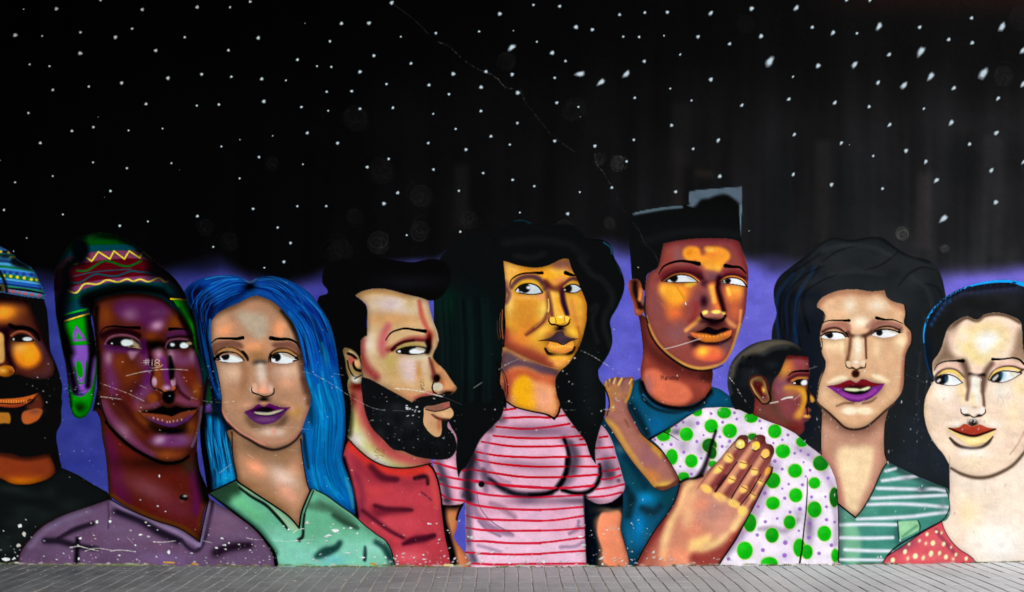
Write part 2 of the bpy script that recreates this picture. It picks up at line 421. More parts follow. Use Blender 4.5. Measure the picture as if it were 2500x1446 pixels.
def fig_knit_b():
    f = 'knit'
    use(); O(); F('214,745! 250,728! 262,800 250,1000! 226,1004! 238,940 240,880 234,830 226,780', (5, 5, 6), bl=1)
    O(220, 900, K)
    reg(f, 'neck', '70,440 110,560 135,760 170,950 190,1150 205,1392! 240,1430 400,1530 700,1670 1000,1770 1205,1905! 1222,1790 1260,1590 1312,1420! 1290,1320 1210,1120 1180,900 1150,700 700,700', (86, 22, 16))
    use('knit_neck')
    L('180,780 250,1000 300,1250 380,1480', [90, 130, 150, 120], (84, 16, 52), bl=40, a=.9)
    E(650, 1330, 240, 90, (116, 54, 64), bl=70, a=.85, ang=25)
    E(980, 1560, 200, 90, (104, 34, 52), bl=60, a=.6, ang=20)
    L('1150,1150 1170,1350 1180,1560', 90, (84, 16, 62), bl=35, a=.85)
    L('200,1380 400,1515 700,1655 1000,1755 1195,1880', 46, (106, 54, 16), bl=16, a=.85)
    L('1215,1760 1260,1560 1310,1400', 60, (104, 46, 18), bl=20, a=.7)
    L('120,560 150,800 190,1080 205,1360', 40, (70, 36, 16), bl=14, a=.8)
    E(800, 1040, 380, 60, (40, 10, 6), bl=50, a=.8)
    L('1210,960 1230,1200 1290,1440', 90, (8, 6, 6), bl=30, a=.9)
    E(1090, 1080, 60, 70, (48, 36, 24), bl=40, a=.7)
    use()
    O(220, 660, K)
    reg(f, 'face', '48,400 100,322 220,282 400,256 600,264 780,308 900,400 1000,510 1070,620 1130,780 1180,950 1220,1100 1245,1250 1248,1384 1242,1530 1222,1684 1190,1814 1150,1934 1080,2044 1000,2094 850,2114 700,2074 550,2004 400,1904 260,1764 180,1654 130,1534 100,1434 80,1284 78,1000 60,800 44,600', (80, 27, 25))
    use('knit_face')
    L('40,420 100,330 220,290 400,262 600,270 780,315 900,410 1000,520 1080,640', 60, (40, 8, 6), bl=26, a=.8)
    E(170, 500, 90, 110, (122, 54, 18), bl=50, a=.8)
    F('250,400 350,330 550,318 750,335 890,430 900,500 820,590 790,650 700,700 620,690 590,610 480,560 330,520 270,460', (86, 27, 82), bl=30, a=.9)
    E(440, 490, 75, 60, (126, 76, 116), bl=45, a=.85); E(740, 610, 62, 46, (170, 116, 158), bl=30, ang=-20); E(760, 470, 80, 40, (104, 54, 96), bl=40, a=.6)
    E(930, 590, 70, 90, (120, 56, 22), bl=45, a=.8); E(680, 740, 60, 60, (118, 50, 20), bl=40, a=.8)
    L('150,740 250,690 400,690 520,740', 60, (52, 12, 22), bl=24, a=.8)
    L('880,720 980,690 1090,700', 70, (74, 26, 72), bl=22, a=.9)
    L('860,760 960,735 1100,735', 30, (34, 10, 20), bl=14, a=.8)
    E(750, 830, 130, 50, (22, 6, 6), bl=28, a=.95)
    L('105,700 150,640 250,618 400,630 540,636', [9, 16, 22, 24, 38], (12, 5, 5), bl=4)
    L('880,650 960,646 1085,655', [40, 22, 10], (12, 5, 5), bl=4)
    L('165,815 215,745 330,716 450,730 530,775 575,880', 26, (126, 66, 94), bl=6)
    L('835,850 860,790 930,762 1040,762 1115,775', 24, (120, 62, 92), bl=6)
    # cheeks
    L('205,950 215,1050 240,1180 270,1330', [90, 110, 110, 80], (102, 38, 88), bl=32)
    E(205, 965, 36, 60, (156, 110, 138), bl=26, a=.9)
    E(330, 1020, 80, 110, (118, 48, 26), bl=45, a=.9)
    L('200,850 300,870 420,880', 60, (92, 30, 92), bl=24, a=.85)
    F('420,900 480,880 555,878! 500,950 460,990 430,950', (146, 94, 130), bl=12)
    L('590,830 610,950 650,1100 620,1260 560,1340', [60, 90, 110, 120, 90], (88, 26, 88), bl=28)
    E(560, 1010, 60, 60, (104, 46, 70), bl=40, a=.8)
    E(440, 1160, 110, 120, (112, 44, 20), bl=55, a=.8)
    # nose
    L('640,800 660,950 680,1100', 34, (40, 10, 14), bl=14, a=.7)
    L('750,900 770,980', [76, 66], (156, 100, 140), bl=16)
    L('800,1000 835,1120 845,1290', [60, 74, 80], (98, 32, 102), bl=14)
    L('740,1060 740,1180 770,1280', [70, 90, 90], (122, 54, 30), bl=18)
    L('870,930 890,1060 900,1180', [40, 44, 30], (16, 5, 8), bl=14)
    E(845, 1300, 40, 28, (176, 126, 170), bl=14); E(710, 1232, 28, 52, (172, 126, 156), bl=9); E(920, 1232, 30, 50, (176, 126, 156), bl=9)
    E(925, 1300, 26, 22, (160, 78, 46), bl=10); E(845, 1334, 34, 14, (176, 92, 56), bl=8)
    L('675,1170 672,1250 700,1300 760,1315 810,1345 860,1356 920,1345 955,1290 958,1220', 13, (12, 4, 4), bl=6)
    E(870, 1400, 70, 72, (8, 5, 5), bl=14)
    # right cheek
    L('930,930 1000,1000 1120,980', 120, (112, 56, 98), bl=40, a=.9)
    E(895, 930, 30, 70, (150, 100, 128), bl=20, a=.9); E(1130, 930, 30, 60, (140, 100, 126), bl=18, a=.7)
    E(1080, 1180, 110, 90, (112, 36, 26), bl=45, a=.8); L('1180,960 1215,1110 1230,1240', 50, (98, 44, 92), bl=18, a=.8)
    L('960,1150 1010,1290 1090,1400', 70, (104, 48, 82), bl=26, a=.9); E(1180, 1330, 60, 90, (130, 62, 28), bl=36, a=.85)
    O(220, 900, K)
    # mouth area
    L('640,230 560,320 500,400', 90, (108, 50, 88), bl=26, a=.85)
    E(690, 330, 60, 60, (128, 58, 26), bl=26, a=.9)
    L('490,430 600,430 740,400', 50, (122, 60, 96), bl=16, a=.85)
    L('980,340 1080,390 1170,405', 70, (118, 54, 84), bl=20, a=.85)
    E(560, 560, 110, 130, (118, 52, 22), bl=55, a=.8); E(1110, 660, 60, 100, (122, 58, 26), bl=36, a=.8)
    use(); 
    reg(f, 'lips', '530,478! 700,450 800,412 870,432 940,410 1050,430 1192,420! 1168,470 1110,545 1040,600 900,645 750,612 610,540', (100, 44, 26))
    use('knit_lips')
    L('630,575 760,612 900,634 1040,595 1110,550', 56, (72, 30, 78), bl=12)
    F('530,478! 700,450 800,412 870,432 940,410 1050,430 1192,420! 1170,452 1050,472 960,502 900,528 850,516 780,506 650,492', (12, 5, 5), bl=4)
    for x, y in ((700, 545), (748, 560), (796, 570), (850, 590), (880, 588), (920, 580), (962, 574), (1010, 564)): E(x, y, 6, 10, (196, 160, 172), bl=4, a=.8)
    use('knit_face')
    F('640,620 780,650 900,668 1010,640 1060,600 1040,680 900,720 760,690', (14, 5, 6), bl=22, a=.9)
    E(890, 800, 210, 76, (104, 42, 96), bl=34); E(765, 790, 62, 42, (164, 118, 158), bl=26, ang=-15); E(1020, 780, 90, 60, (120, 72, 112), bl=40, a=.6)
    E(850, 960, 170, 60, (134, 62, 34), bl=45, a=.9)
    L('140,400 230,560 390,740 580,900 680,960', [70, 110, 110, 80, 40], (112, 48, 88), bl=26, a=.92)
    E(370, 690, 60, 90, (134, 88, 112), bl=40, a=.7, ang=-38)
    L('1232,430 1215,600 1180,740 1130,860', [26, 34, 30, 20], (124, 94, 134), bl=10, a=.9)
    L('300,250 420,330 470,440', 60, (88, 22, 22), bl=30, a=.6)
    use()
    L('170,590 300,735 450,865 600,956 750,1025 870,1048 1000,1024 1090,968', [10, 24, 30, 30, 26, 22, 12], (8, 4, 4), bl=8)
    L('110,330 140,460 190,590', 10, (10, 5, 4), bl=5)
    # eyes
    O(220, 660, K)
    reg(f, 'eye', '178,805 240,757 350,740 460,755 530,790 560,872! 480,852 350,838 230,822', (10, 7, 8))
    F('440,765 500,790 545,850 470,835', (150, 128, 98), bl=7); F('338,797 365,768 425,766 475,800 440,832 365,834', (212, 222, 226), bl=3); E(240, 808, 11, 9, (205, 215, 218), bl=2)
    L('420,845 520,855 558,862', 10, (190, 160, 110), bl=4, a=.8)
    reg(f, 'eye', '845,862 868,803 930,778 1050,780 1124,800 1112,845 1000,862', (10, 7, 8), key='knit_eye2')
    E(1090, 808, 34, 18, (150, 130, 100), bl=7); F('992,820 1035,797 1085,832 1060,858 1002,856', (214, 224, 228), bl=3); F('888,805 935,822 895,840', (205, 215, 222), bl=4)
    # shirt
    use(); O(0, 1126, K)
    reg(f, 'shirt', '195,1210! 205,1090 240,980 300,900 400,780 520,685 740,582 950,512 1180,432 1222,424! 1394,520 1694,650 1994,750 2200,892! 2222,780 2264,580 2305,412! 2319,412! 2449,500 2660,600 2800,740 2940,860 3060,1000 3100,1120 3100,1210!', (98, 74, 104))
    use('knit_shirt')
    for i in range(40):
        E(250+rng.rand()*2700, 600+rng.rand()*550, 60+90*rng.rand(), 25+40*rng.rand(), [(112, 90, 122), (80, 58, 84), (104, 66, 92)][i % 3], bl=50, a=.35)
    L('330,930 430,820 560,720 760,620 960,550', 60, (116, 100, 132), bl=30, a=.6)
    L('640,860 820,760 1020,692', [20, 50, 46], (46, 32, 50), bl=20, a=.9)
    L('500,880 660,885 830,935 1060,965', [50, 56, 60, 30], (42, 30, 48), bl=18, a=.9)
    L('856,860 850,960 845,1100', [30, 40, 50], (16, 10, 18), bl=10, a=.95)
    L('1280,560 1560,660 1760,780 1960,870', [50, 70, 90, 60], (40, 28, 48), bl=26, a=.9)
    L('1190,470 1200,600 1195,740', 14, (64, 44, 66), bl=8, a=.7)
    L('1240,450 1400,545 1700,670 1980,790 2150,900 2190,930', [30, 24, 34, 56, 60, 40], (134, 112, 150), bl=8)
    L('2000,870 2080,960 2170,990 2240,900 2290,740 2330,560 2345,450', [20, 34, 36, 34, 38, 34, 20], (46, 34, 56), bl=9)
    L('2200,930 2225,840 2260,650 2300,470', 30, (130, 112, 150), bl=7)
    L('2380,1010 2560,950 2750,930', [90, 80, 40], (44, 26, 46), bl=30, a=.9)
    E(2500, 680, 180, 110, (122, 94, 120), bl=80, a=.6)
    E(1850, 1080, 200, 60, (116, 92, 140), bl=60, a=.6)
    use()
    L('1220,424 1394,520 1694,650 1994,750 2200,892', 10, (12, 6, 6), bl=3)
    L('2203,892 2224,780 2266,580 2306,412', 14, (8, 5, 6), bl=4)
    L('200,1090 240,980 300,900 400,780 520,685 600,650', 8, (70, 14, 22), bl=3, a=.6)

def fig_blue_a():
    f = 'blue'
    use(); O()
    reg(f, 'hair', '448,716 458,700 470,690 500,678 540,672 580,674 600,684 612,688 625,680 650,675 675,676 700,683 730,697 760,720 785,755 805,790 820,850 828,910 840,980 843,1050 838,1090 835,1120 845,1150 860,1190 866,1230 866,1256! 840,1240 800,1215 760,1195! 745,1190 580,1172! 508,1206! 500,1150 490,1080 486,980 470,860 456,780', (10, 72, 152))
    use('blue_hair')
    F('440,820! 560,820! 580,1180! 500,1220! 440,1100!', (4, 20, 44), bl=14)
    # lower locks brighter
    O(480, 860, K)
    F('60,700 160,640 300,720 370,900 400,1180 450,1400 130,1540 90,1300 60,1000', (4, 88, 142), bl=30)
    for (x, c, w, dx) in ((100, (4, 30, 62), 30, 40), (150, (10, 120, 178), 34, 60), (205, (2, 60, 110), 26, 60), (240, (14, 128, 190), 36, 80), (300, (4, 70, 128), 26, 60), (330, (18, 124, 186), 34, 70), (180, (2, 24, 50), 20, 30)):
        L('%d,700 %d,960 %d,1220 %d,1480' % (x, x+dx*.3, x+dx*.7, x+dx), [8, w, w, 16], c, bl=12, a=.85)
    E(330, 1400, 110, 80, (10, 150, 205), bl=50, a=.7); E(140, 1400, 40, 60, (4, 30, 90), bl=30, a=.8)
    L('60,700 60,1000 110,1300 140,1540', 70, (4, 6, 12), bl=26)
    L('350,800 350,960 400,1180 450,1400', 22, (6, 20, 30), bl=10, a=.8)
    L('170,660 300,740 370,900', 70, (2, 14, 26), bl=30, a=.85)
    # top of the hair
    O(440, 640, K)
    F('80,260 200,190 360,150 520,150 640,180 740,220 700,330 560,420 420,560 380,640 330,900 330,1250 300,1446 120,1446 60,700', (6, 60, 142), bl=26)
    F('60,330 200,260 330,340 400,430 380,560 340,700 335,1000 380,1300 400,1446 200,1446 180,1000 150,600', (3, 12, 44), bl=30)
    for i in range(7): L('%d,%d %d,%d %d,%d' % (190+i*26, 250+i*30, 130+i*26, 340+i*40, 150+i*22, 460+i*50), [6, 18, 5], (4, 14, 52) if i % 2 else (10, 60, 150), bl=8, a=.8)
    L('210,720 280,1000 350,1300 430,1500', [14, 26, 30, 30], (6, 64, 130), bl=12, a=.8); L('150,620 215,900 250,1200', 26, (3, 8, 30), bl=12)
    L('330,640 326,850 350,1080 420,1320 455,1500', [8, 12, 26, 38, 30], (14, 96, 170), bl=8)
    L('720,300 650,370 520,440 440,520', 60, (2, 20, 70), bl=22, a=.7)
    for (s, w, c) in (('730,240 600,230 480,280', 22, (4, 40, 110)), ('700,290 560,300 470,340', 20, (4, 44, 116)), ('640,190 480,200 330,240', 20, (24, 110, 190)), ('560,160 420,160 280,190', 14, (34, 128, 202)),
                      ('820,230 960,230 1120,300 1240,420', 26, (10, 60, 150)), ('860,200 1020,190 1180,230', 16, (34, 120, 200)), ('800,280 960,310 1100,420 1210,560', 30, (4, 30, 100)),
                      ('1000,240 1180,310 1330,420', 22, (26, 108, 196)), ('1080,330 1220,450 1320,620', 30, (12, 84, 186))): L(s, [6, w, 8], c, bl=9, a=.9)
    E(770, 270, 55, 45, (2, 6, 24), bl=26); L('700,180 740,215 780,220 840,190', 14, (90, 130, 150), bl=8, a=.6)
    # right fall
    O(680, 640, K)
    F('0,330 150,300 330,420 470,560 580,740 640,900 660,1100 700,1446 330,1446 280,1150 260,950 200,750 100,580', (6, 70, 158), bl=22)
    for (s, w, c) in (('40,330 220,430 400,560 540,760', 60, (8, 40, 124)), ('180,330 330,420 470,560', 20, (24, 110, 196)), ('240,560 360,660 430,800 480,1000', 70, (3, 14, 60)), ('120,560 210,720 260,900 300,1100', 34, (10, 104, 204)), ('300,700 330,900 380,1150 460,1446', 40, (10, 90, 176)), ('430,720 520,850 570,1000', 40, (8, 60, 150)), ('480,900 530,1100 560,1400', 60, (10, 110, 150)), ('280,800 310,1000 380,1300', 16, (3, 24, 80)), ('430,1150 470,1300 500,1446', 16, (3, 40, 100)), ('560,900 610,1100 650,1400', 34, (5, 46, 130)), ('300,1250 350,1380 400,1500', 30, (20, 130, 196)), ('420,1200 450,1350 470,1500', 34, (16, 124, 182))): L(s, [8, w, w, 10], c, bl=11, a=.85)
    O(720, 900, K)
    F('110,0 490,0 540,300 550,560 530,760 490,950 540,1100 620,1300 660,1560 600,1600 160,1340 110,1050 80,850 180,600 200,300', (5, 84, 164), bl=34)
    for (s, w, c) in (('110,0 180,220 260,420 300,600 310,800', 40, (10, 136, 208)), ('200,60 320,300 360,520 370,760 330,900', 34, (6, 66, 150)), ('300,40 330,200 420,420 440,600', 40, (8, 122, 186)), ('430,100 500,300 520,520 490,760', 50, (10, 116, 190)),
                      ('180,440 190,560 200,620', 80, (3, 18, 46)), ('100,720 120,900 150,1100', 40, (3, 16, 36)), ('160,760 260,860 300,1050', 60, (6, 84, 168)), ('340,820 400,960 420,1150', 60, (4, 52, 138)), ('430,700 460,850 430,1000', 46, (8, 96, 190)), ('290,900 330,1100 330,1300', 30, (8, 66, 150)), ('200,1080 230,1200 260,1350', 70, (14, 138, 200)), ('380,1050 470,1250 520,1420', 44, (6, 62, 140)), ('330,1200 420,1330 520,1440', 60, (12, 126, 196)), ('480,1000 560,1200 630,1420', 40, (14, 120, 180)), ('560,1200 620,1400 640,1540', 34, (60, 150, 180)), ('260,180 290,380 310,560', 10, (30, 160, 225)), ('480,1400 560,1500', 40, (5, 70, 160))): L(s, [8, w, w, 10], c, bl=12, a=.85)
    use()
def fig_blue_b():
    f = 'blue'
    use(); O(480, 860, K)
    reg(f, 'neck', '355,860 380,1000 400,1180 432,1320 452,1400 470,1440! 560,1500 700,1595 900,1722 1030,1822 1132,1945! 1150,1780 1256,1530! 1222,1440 1190,1260 1160,1050 1145,900 800,900', (170, 126, 94))
    use('blue_neck')
    E(740, 1020, 420, 110, (132, 98, 72), bl=70, a=.9)
    L('380,900 400,1150 450,1400 560,1500', 70, (140, 96, 66), bl=30, a=.8)
    E(660, 1270, 110, 70, (236, 156, 116), bl=50, ang=25); E(1050, 1290, 60, 60, (224, 160, 128), bl=45, a=.8); E(900, 1220, 150, 70, (150, 112, 80), bl=50, a=.7, ang=15)
    E(960, 1390, 160, 90, (222, 186, 166), bl=60, ang=35); E(1010, 1560, 110, 60, (226, 160, 130), bl=50, ang=40, a=.9)
    L('560,1440 800,1600 1000,1760', 60, (158, 112, 76), bl=26, a=.7)
    L('1170,1000 1210,1300 1250,1500', 34, (186, 134, 112), bl=14, a=.8)
    L('390,880 400,1150 445,1370', 12, (40, 26, 20), bl=5)
    L('1150,960 1165,1100 1215,1420 1252,1530', 16, (20, 16, 18), bl=6)
    use()
    reg(f, 'face', '165,-80 160,-265 168,-340 210,-400 252,-440 340,-490 460,-540 580,-600 660,-622 740,-600 830,-560 920,-490 1000,-400 1070,-310 1110,-190 1150,-40 1180,80 1188,210 1205,300 1240,400 1262,500 1242,620 1192,760 1150,880 1080,970 980,1030 850,1062 720,1032 600,962 460,882 350,782 292,692 276,600 270,480 250,330 215,150 195,60', (174, 130, 100))
    use('blue_face')
    O(440, 640, K)
    L('345,700 420,560 620,470 840,385 1000,440 1150,570 1260,720', 70, (126, 92, 60), bl=30, a=.75)
    L('1130,540 1240,700 1290,820 1330,980 1370,1200', [30, 50, 50, 40, 40], (44, 32, 24), bl=22, a=.85)
    F('620,560 780,540 930,580 980,680 930,820 850,885 790,800 690,700', (184, 160, 134), bl=30)
    E(480, 740, 90, 70, (232, 154, 106), bl=45); E(1095, 740, 60, 80, (232, 154, 108), bl=45); E(420, 660, 80, 60, (200, 150, 116), bl=50, a=.8)
    E(830, 940, 110, 60, (226, 154, 106), bl=45, a=.95); E(830, 480, 120, 50, (184, 136, 104), bl=40, a=.7)
    E(850, 1030, 90, 60, (156, 112, 70), bl=40, a=.8)
    F('360,910 480,868 650,878 700,950 640,950 500,945 400,1010 365,1030', (122, 80, 62), bl=14, a=.9)
    F('1010,910 1100,880 1240,880 1310,960 1330,1030 1200,950 1060,950', (118, 76, 60), bl=14, a=.9)
    L('345,895 400,850 500,842 620,846 690,836', [10, 20, 26, 28, 42], (10, 7, 7), bl=3)
    L('1000,838 1080,852 1200,852 1280,890 1325,955', [46, 38, 30, 20, 9], (10, 7, 7), bl=3)
    L('400,1000 470,955 570,950 660,985 740,1060', [16, 20, 20, 24, 30], (96, 60, 34), bl=8); L('430,1000 500,965 590,970 680,1030', 30, (172, 124, 78), bl=6)
    L('985,1060 1010,1000 1080,960 1180,960 1290,1020', [24, 18, 18, 18, 16], (92, 58, 34), bl=8); L('1010,1030 1080,985 1180,980 1260,1030', 28, (172, 124, 78), bl=6)
    L('690,990 725,1030 745,1080', 20, (20, 12, 8), bl=8); L('1000,1020 985,1070 980,1100', 18, (40, 22, 14), bl=8)
    E(885, 1112, 60, 26, (12, 8, 6), bl=16)
    # cheeks
    E(560, 1220, 140, 110, (208, 168, 140), bl=60, a=.9); E(1180, 1210, 140, 80, (212, 172, 146), bl=60, a=.9); E(1180, 1340, 80, 50, (222, 160, 126), bl=40, a=.7)
    L('700,1100 720,1250 690,1400', 70, (152, 106, 76), bl=30, a=.7); L('1000,1100 960,1250 1040,1400', 50, (166, 116, 88), bl=26, a=.7)
    L('1330,1100 1360,1280 1390,1430', 60, (110, 76, 60), bl=28, a=.8)
    use('blue_face'); O(480, 860, K)
    L('705,160 715,220 725,300', [76, 90, 66], (206, 180, 160), bl=14)
    E(745, 380, 50, 70, (214, 164, 138), bl=24); E(640, 400, 34, 60, (208, 160, 132), bl=14); E(820, 400, 30, 50, (214, 178, 158), bl=14); E(740, 425, 70, 30, (226, 156, 124), bl=16)
    L('606,385 606,430 640,455 690,470 745,492 800,484 850,452 854,400', [10, 16, 14, 12, 12, 12, 16, 10], (22, 12, 10), bl=5)
    L('600,385 592,415 604,440', 6, (225, 225, 225), bl=2, a=.9)
    E(742, 522, 56, 34, (48, 30, 24), bl=16); E(742, 565, 50, 20, (214, 150, 122), bl=10)
    E(430, 470, 90, 70, (170, 124, 92), bl=50, a=.6)
    E(1080, 660, 70, 60, (184, 136, 80), bl=40, a=.9); E(560, 580, 60, 30, (208, 150, 120), bl=24, a=.7)
    L('960,560 1060,620', 50, (196, 140, 110), bl=24, a=.7)
    F('540,700 620,790 760,830 900,790 990,690 1010,720 930,820 780,850 620,830', (74, 52, 36), bl=22, a=.9)
    E(790, 885, 100, 50, (206, 172, 150), bl=26); E(905, 890, 70, 44, (206, 172, 150), bl=24); E(850, 880, 20, 34, (210, 150, 126), bl=14)
    E(830, 985, 200, 40, (190, 138, 112), bl=34, a=.8)
    L('282,640 350,765 480,880 620,965 750,1020', [18, 26, 28, 26, 12], (228, 152, 128), bl=8, a=.9)
    L('1245,600 1195,740 1150,860 1070,960', 26, (186, 128, 110), bl=10, a=.9)
    L('1180,300 1240,450 1240,560', 50, (100, 70, 54), bl=22, a=.7)
    use()
    L('340,780 460,895 600,978 720,1046 850,1078 980,1046 1090,975 1160,880', [6, 14, 20, 24, 24, 22, 18, 8], (60, 42, 34), bl=10, a=.9)
    L('160,-60 190,60 215,150 250,330 270,480 276,600', 8, (20, 16, 16), bl=4, a=.8)
    reg(f, 'lips', '524,660! 620,620 680,575 740,602 800,570 870,592 950,610 1040,605! 1000,642 940,712 860,772 760,798 680,790 600,742', (80, 34, 84))
    use('blue_lips')
    F('524,660! 620,620 680,575 740,602 800,570 870,592 950,610 1040,605! 960,632 880,648 780,664 700,650 640,660', (84, 16, 84), bl=4)
    E(760, 640, 90, 34, (24, 6, 22), bl=12); E(690, 640, 60, 20, (30, 8, 28), bl=10)
    F('636,668 720,692 820,690 900,664 975,630! 900,640 800,664 700,662', (168, 158, 140), bl=4)
    L('640,680 720,702 820,700 910,674 985,632', 9, (18, 6, 16), bl=3)
    E(760, 745, 100, 24, (112, 66, 112), bl=14, a=.8)
    use()
    O(440, 640, K)
    reg(f, 'eye', '420,1078 440,1045 500,1022 580,1022 650,1050 700,1088! 640,1106 540,1108 450,1100', (224, 231, 234))
    use('blue_eye'); F('540,1015 640,1030 700,1080 660,1062 600,1040', (176, 160, 140), bl=8); E(498, 1040, 46, 42, (9, 8, 10), bl=7); E(450, 1070, 20, 12, (225, 230, 232), bl=4); E(420, 1050, 20, 40, (9, 8, 10), bl=6); use()
    L('375,1075 420,1030 470,1000 540,992 620,1006 680,1052 703,1088', [26, 30, 22, 16, 11, 11, 13], (9, 7, 8), bl=3)
    for s in ('430,1050 375,1012', '430,1062 360,1045', '440,1078 370,1082'): L(s, [16, 4], (9, 7, 8), bl=3)
    L('440,1098 520,1110', 7, (14, 10, 10), bl=3)
    reg(f, 'eye', '1003,1090 1012,1050 1050,1012 1110,1002 1200,1020 1290,1075! 1220,1112 1120,1120 1040,1110', (226, 233, 236), key='blue_eye2')
    use('blue_eye2'); F('1110,1005 1220,1020 1290,1070 1230,1060 1150,1035', (178, 162, 140), bl=8); E(1062, 1050, 48, 46, (9, 8, 10), bl=7); E(1032, 1082, 20, 16, (228, 232, 234), bl=4); use()
    L('1000,1098 1006,1050 1040,1010 1100,996 1190,1004 1270,1050 1300,1072', [14, 12, 12, 12, 12, 14, 14], (9, 7, 8), bl=3)
    for s in ('1270,1060 1322,1020', '1275,1066 1332,1046', '1250,1092 1332,1072'): L(s, [18, 5], (9, 7, 8), bl=3)
    # green top
    O(480, 1126, K)
    reg(f, 'shirt', '132,352! 440,206! 472,242 560,300 700,392 900,522 1030,622 1132,742! 1160,560 1262,312! 1314,318 1435,380 1585,490 1725,590 1845,700 1985,810 2085,880 2145,980 2180,1130 2180,1210! 880,1210! 872,1130 852,1020 760,880 650,752 500,632 330,502', (98, 172, 136))
    use('blue_shirt')
    F('700,800 1000,760 1200,900 1500,860 1900,850 2100,1000 2180,1210 880,1210 850,1000', (126, 200, 174), bl=60)
    F('140,352 440,215 500,330 420,420 300,480', (38, 76, 52), bl=26)
    L('150,400 330,500 500,630 650,750 760,880 850,1010', 70, (40, 92, 70), bl=24, a=.8)
    F('360,380 480,390 640,520 760,640 640,640 480,520', (98, 178, 126), bl=30, a=.9)
    L('460,250 560,330 760,470', [20, 34, 20], (126, 168, 130), bl=6)
    F('770,480 900,540 1030,640 1125,755 1000,740 900,610', (138, 184, 148), bl=8)
    L('470,290 600,390 760,480 860,580 960,690 1010,760', [10, 16, 20, 22, 22, 14], (22, 40, 32), bl=8)
    L('1190,590 1176,700 1170,830 1130,870', [12, 14, 20, 40], (20, 38, 34), bl=7)
    L('1290,330 1240,450 1190,590 1180,700', [14, 14, 16, 12], (20, 34, 30), bl=5)
    L('1160,560 1250,360', 22, (120, 176, 142), bl=6)
    O(720, 1126, K)
    F('220,440 380,480 560,580 700,720 690,750 500,680 420,600', (54, 92, 70), bl=24, a=.85)
    L('170,490 300,520', 60, (66, 110, 84), bl=26, a=.7)
    F('200,1060 300,960 430,930 510,870 500,950 400,1030 260,1080', (40, 88, 80), bl=16, a=.95)
    L('775,950 775,1010 770,1090', [16, 36, 26], (24, 54, 54), bl=12)
    L('900,900 990,960 1050,1060 1070,1130', [60, 60, 60, 50], (40, 88, 80), bl=18, a=.95)
    L('230,330 350,390 500,500 640,600 760,710 900,820 990,890', 24, (130, 200, 170), bl=8, a=.5)
    E(880, 960, 80, 60, (150, 214, 196), bl=40, a=.7); E(420, 1090, 120, 50, (100, 190, 200), bl=40, a=.6); E(120, 1040, 120, 70, (130, 206, 186), bl=50, a=.6)
    use(); O(480, 1126, K)
    L('135,352 440,206', 18, (8, 10, 10), bl=4); L('440,206 472,242 560,300 700,392 900,522 1030,622 1132,742', 17, (9, 9, 9), bl=4); L('1132,742 1160,560 1262,312', 20, (9, 9, 9), bl=4)
    L('132,352 330,502 500,632 650,752 760,880 852,1020 880,1140', [16, 26, 26, 22, 24, 34, 44], (9, 12, 11), bl=6)
    L('1314,318 1435,380 1585,490 1725,590 1845,700 1985,810 2085,880 2145,980 2185,1140', [12, 14, 14, 12, 10, 10, 10, 12, 18], (14, 30, 30), bl=5)
K2, K3, K4, K5 = .2628, .249, .2766, .332
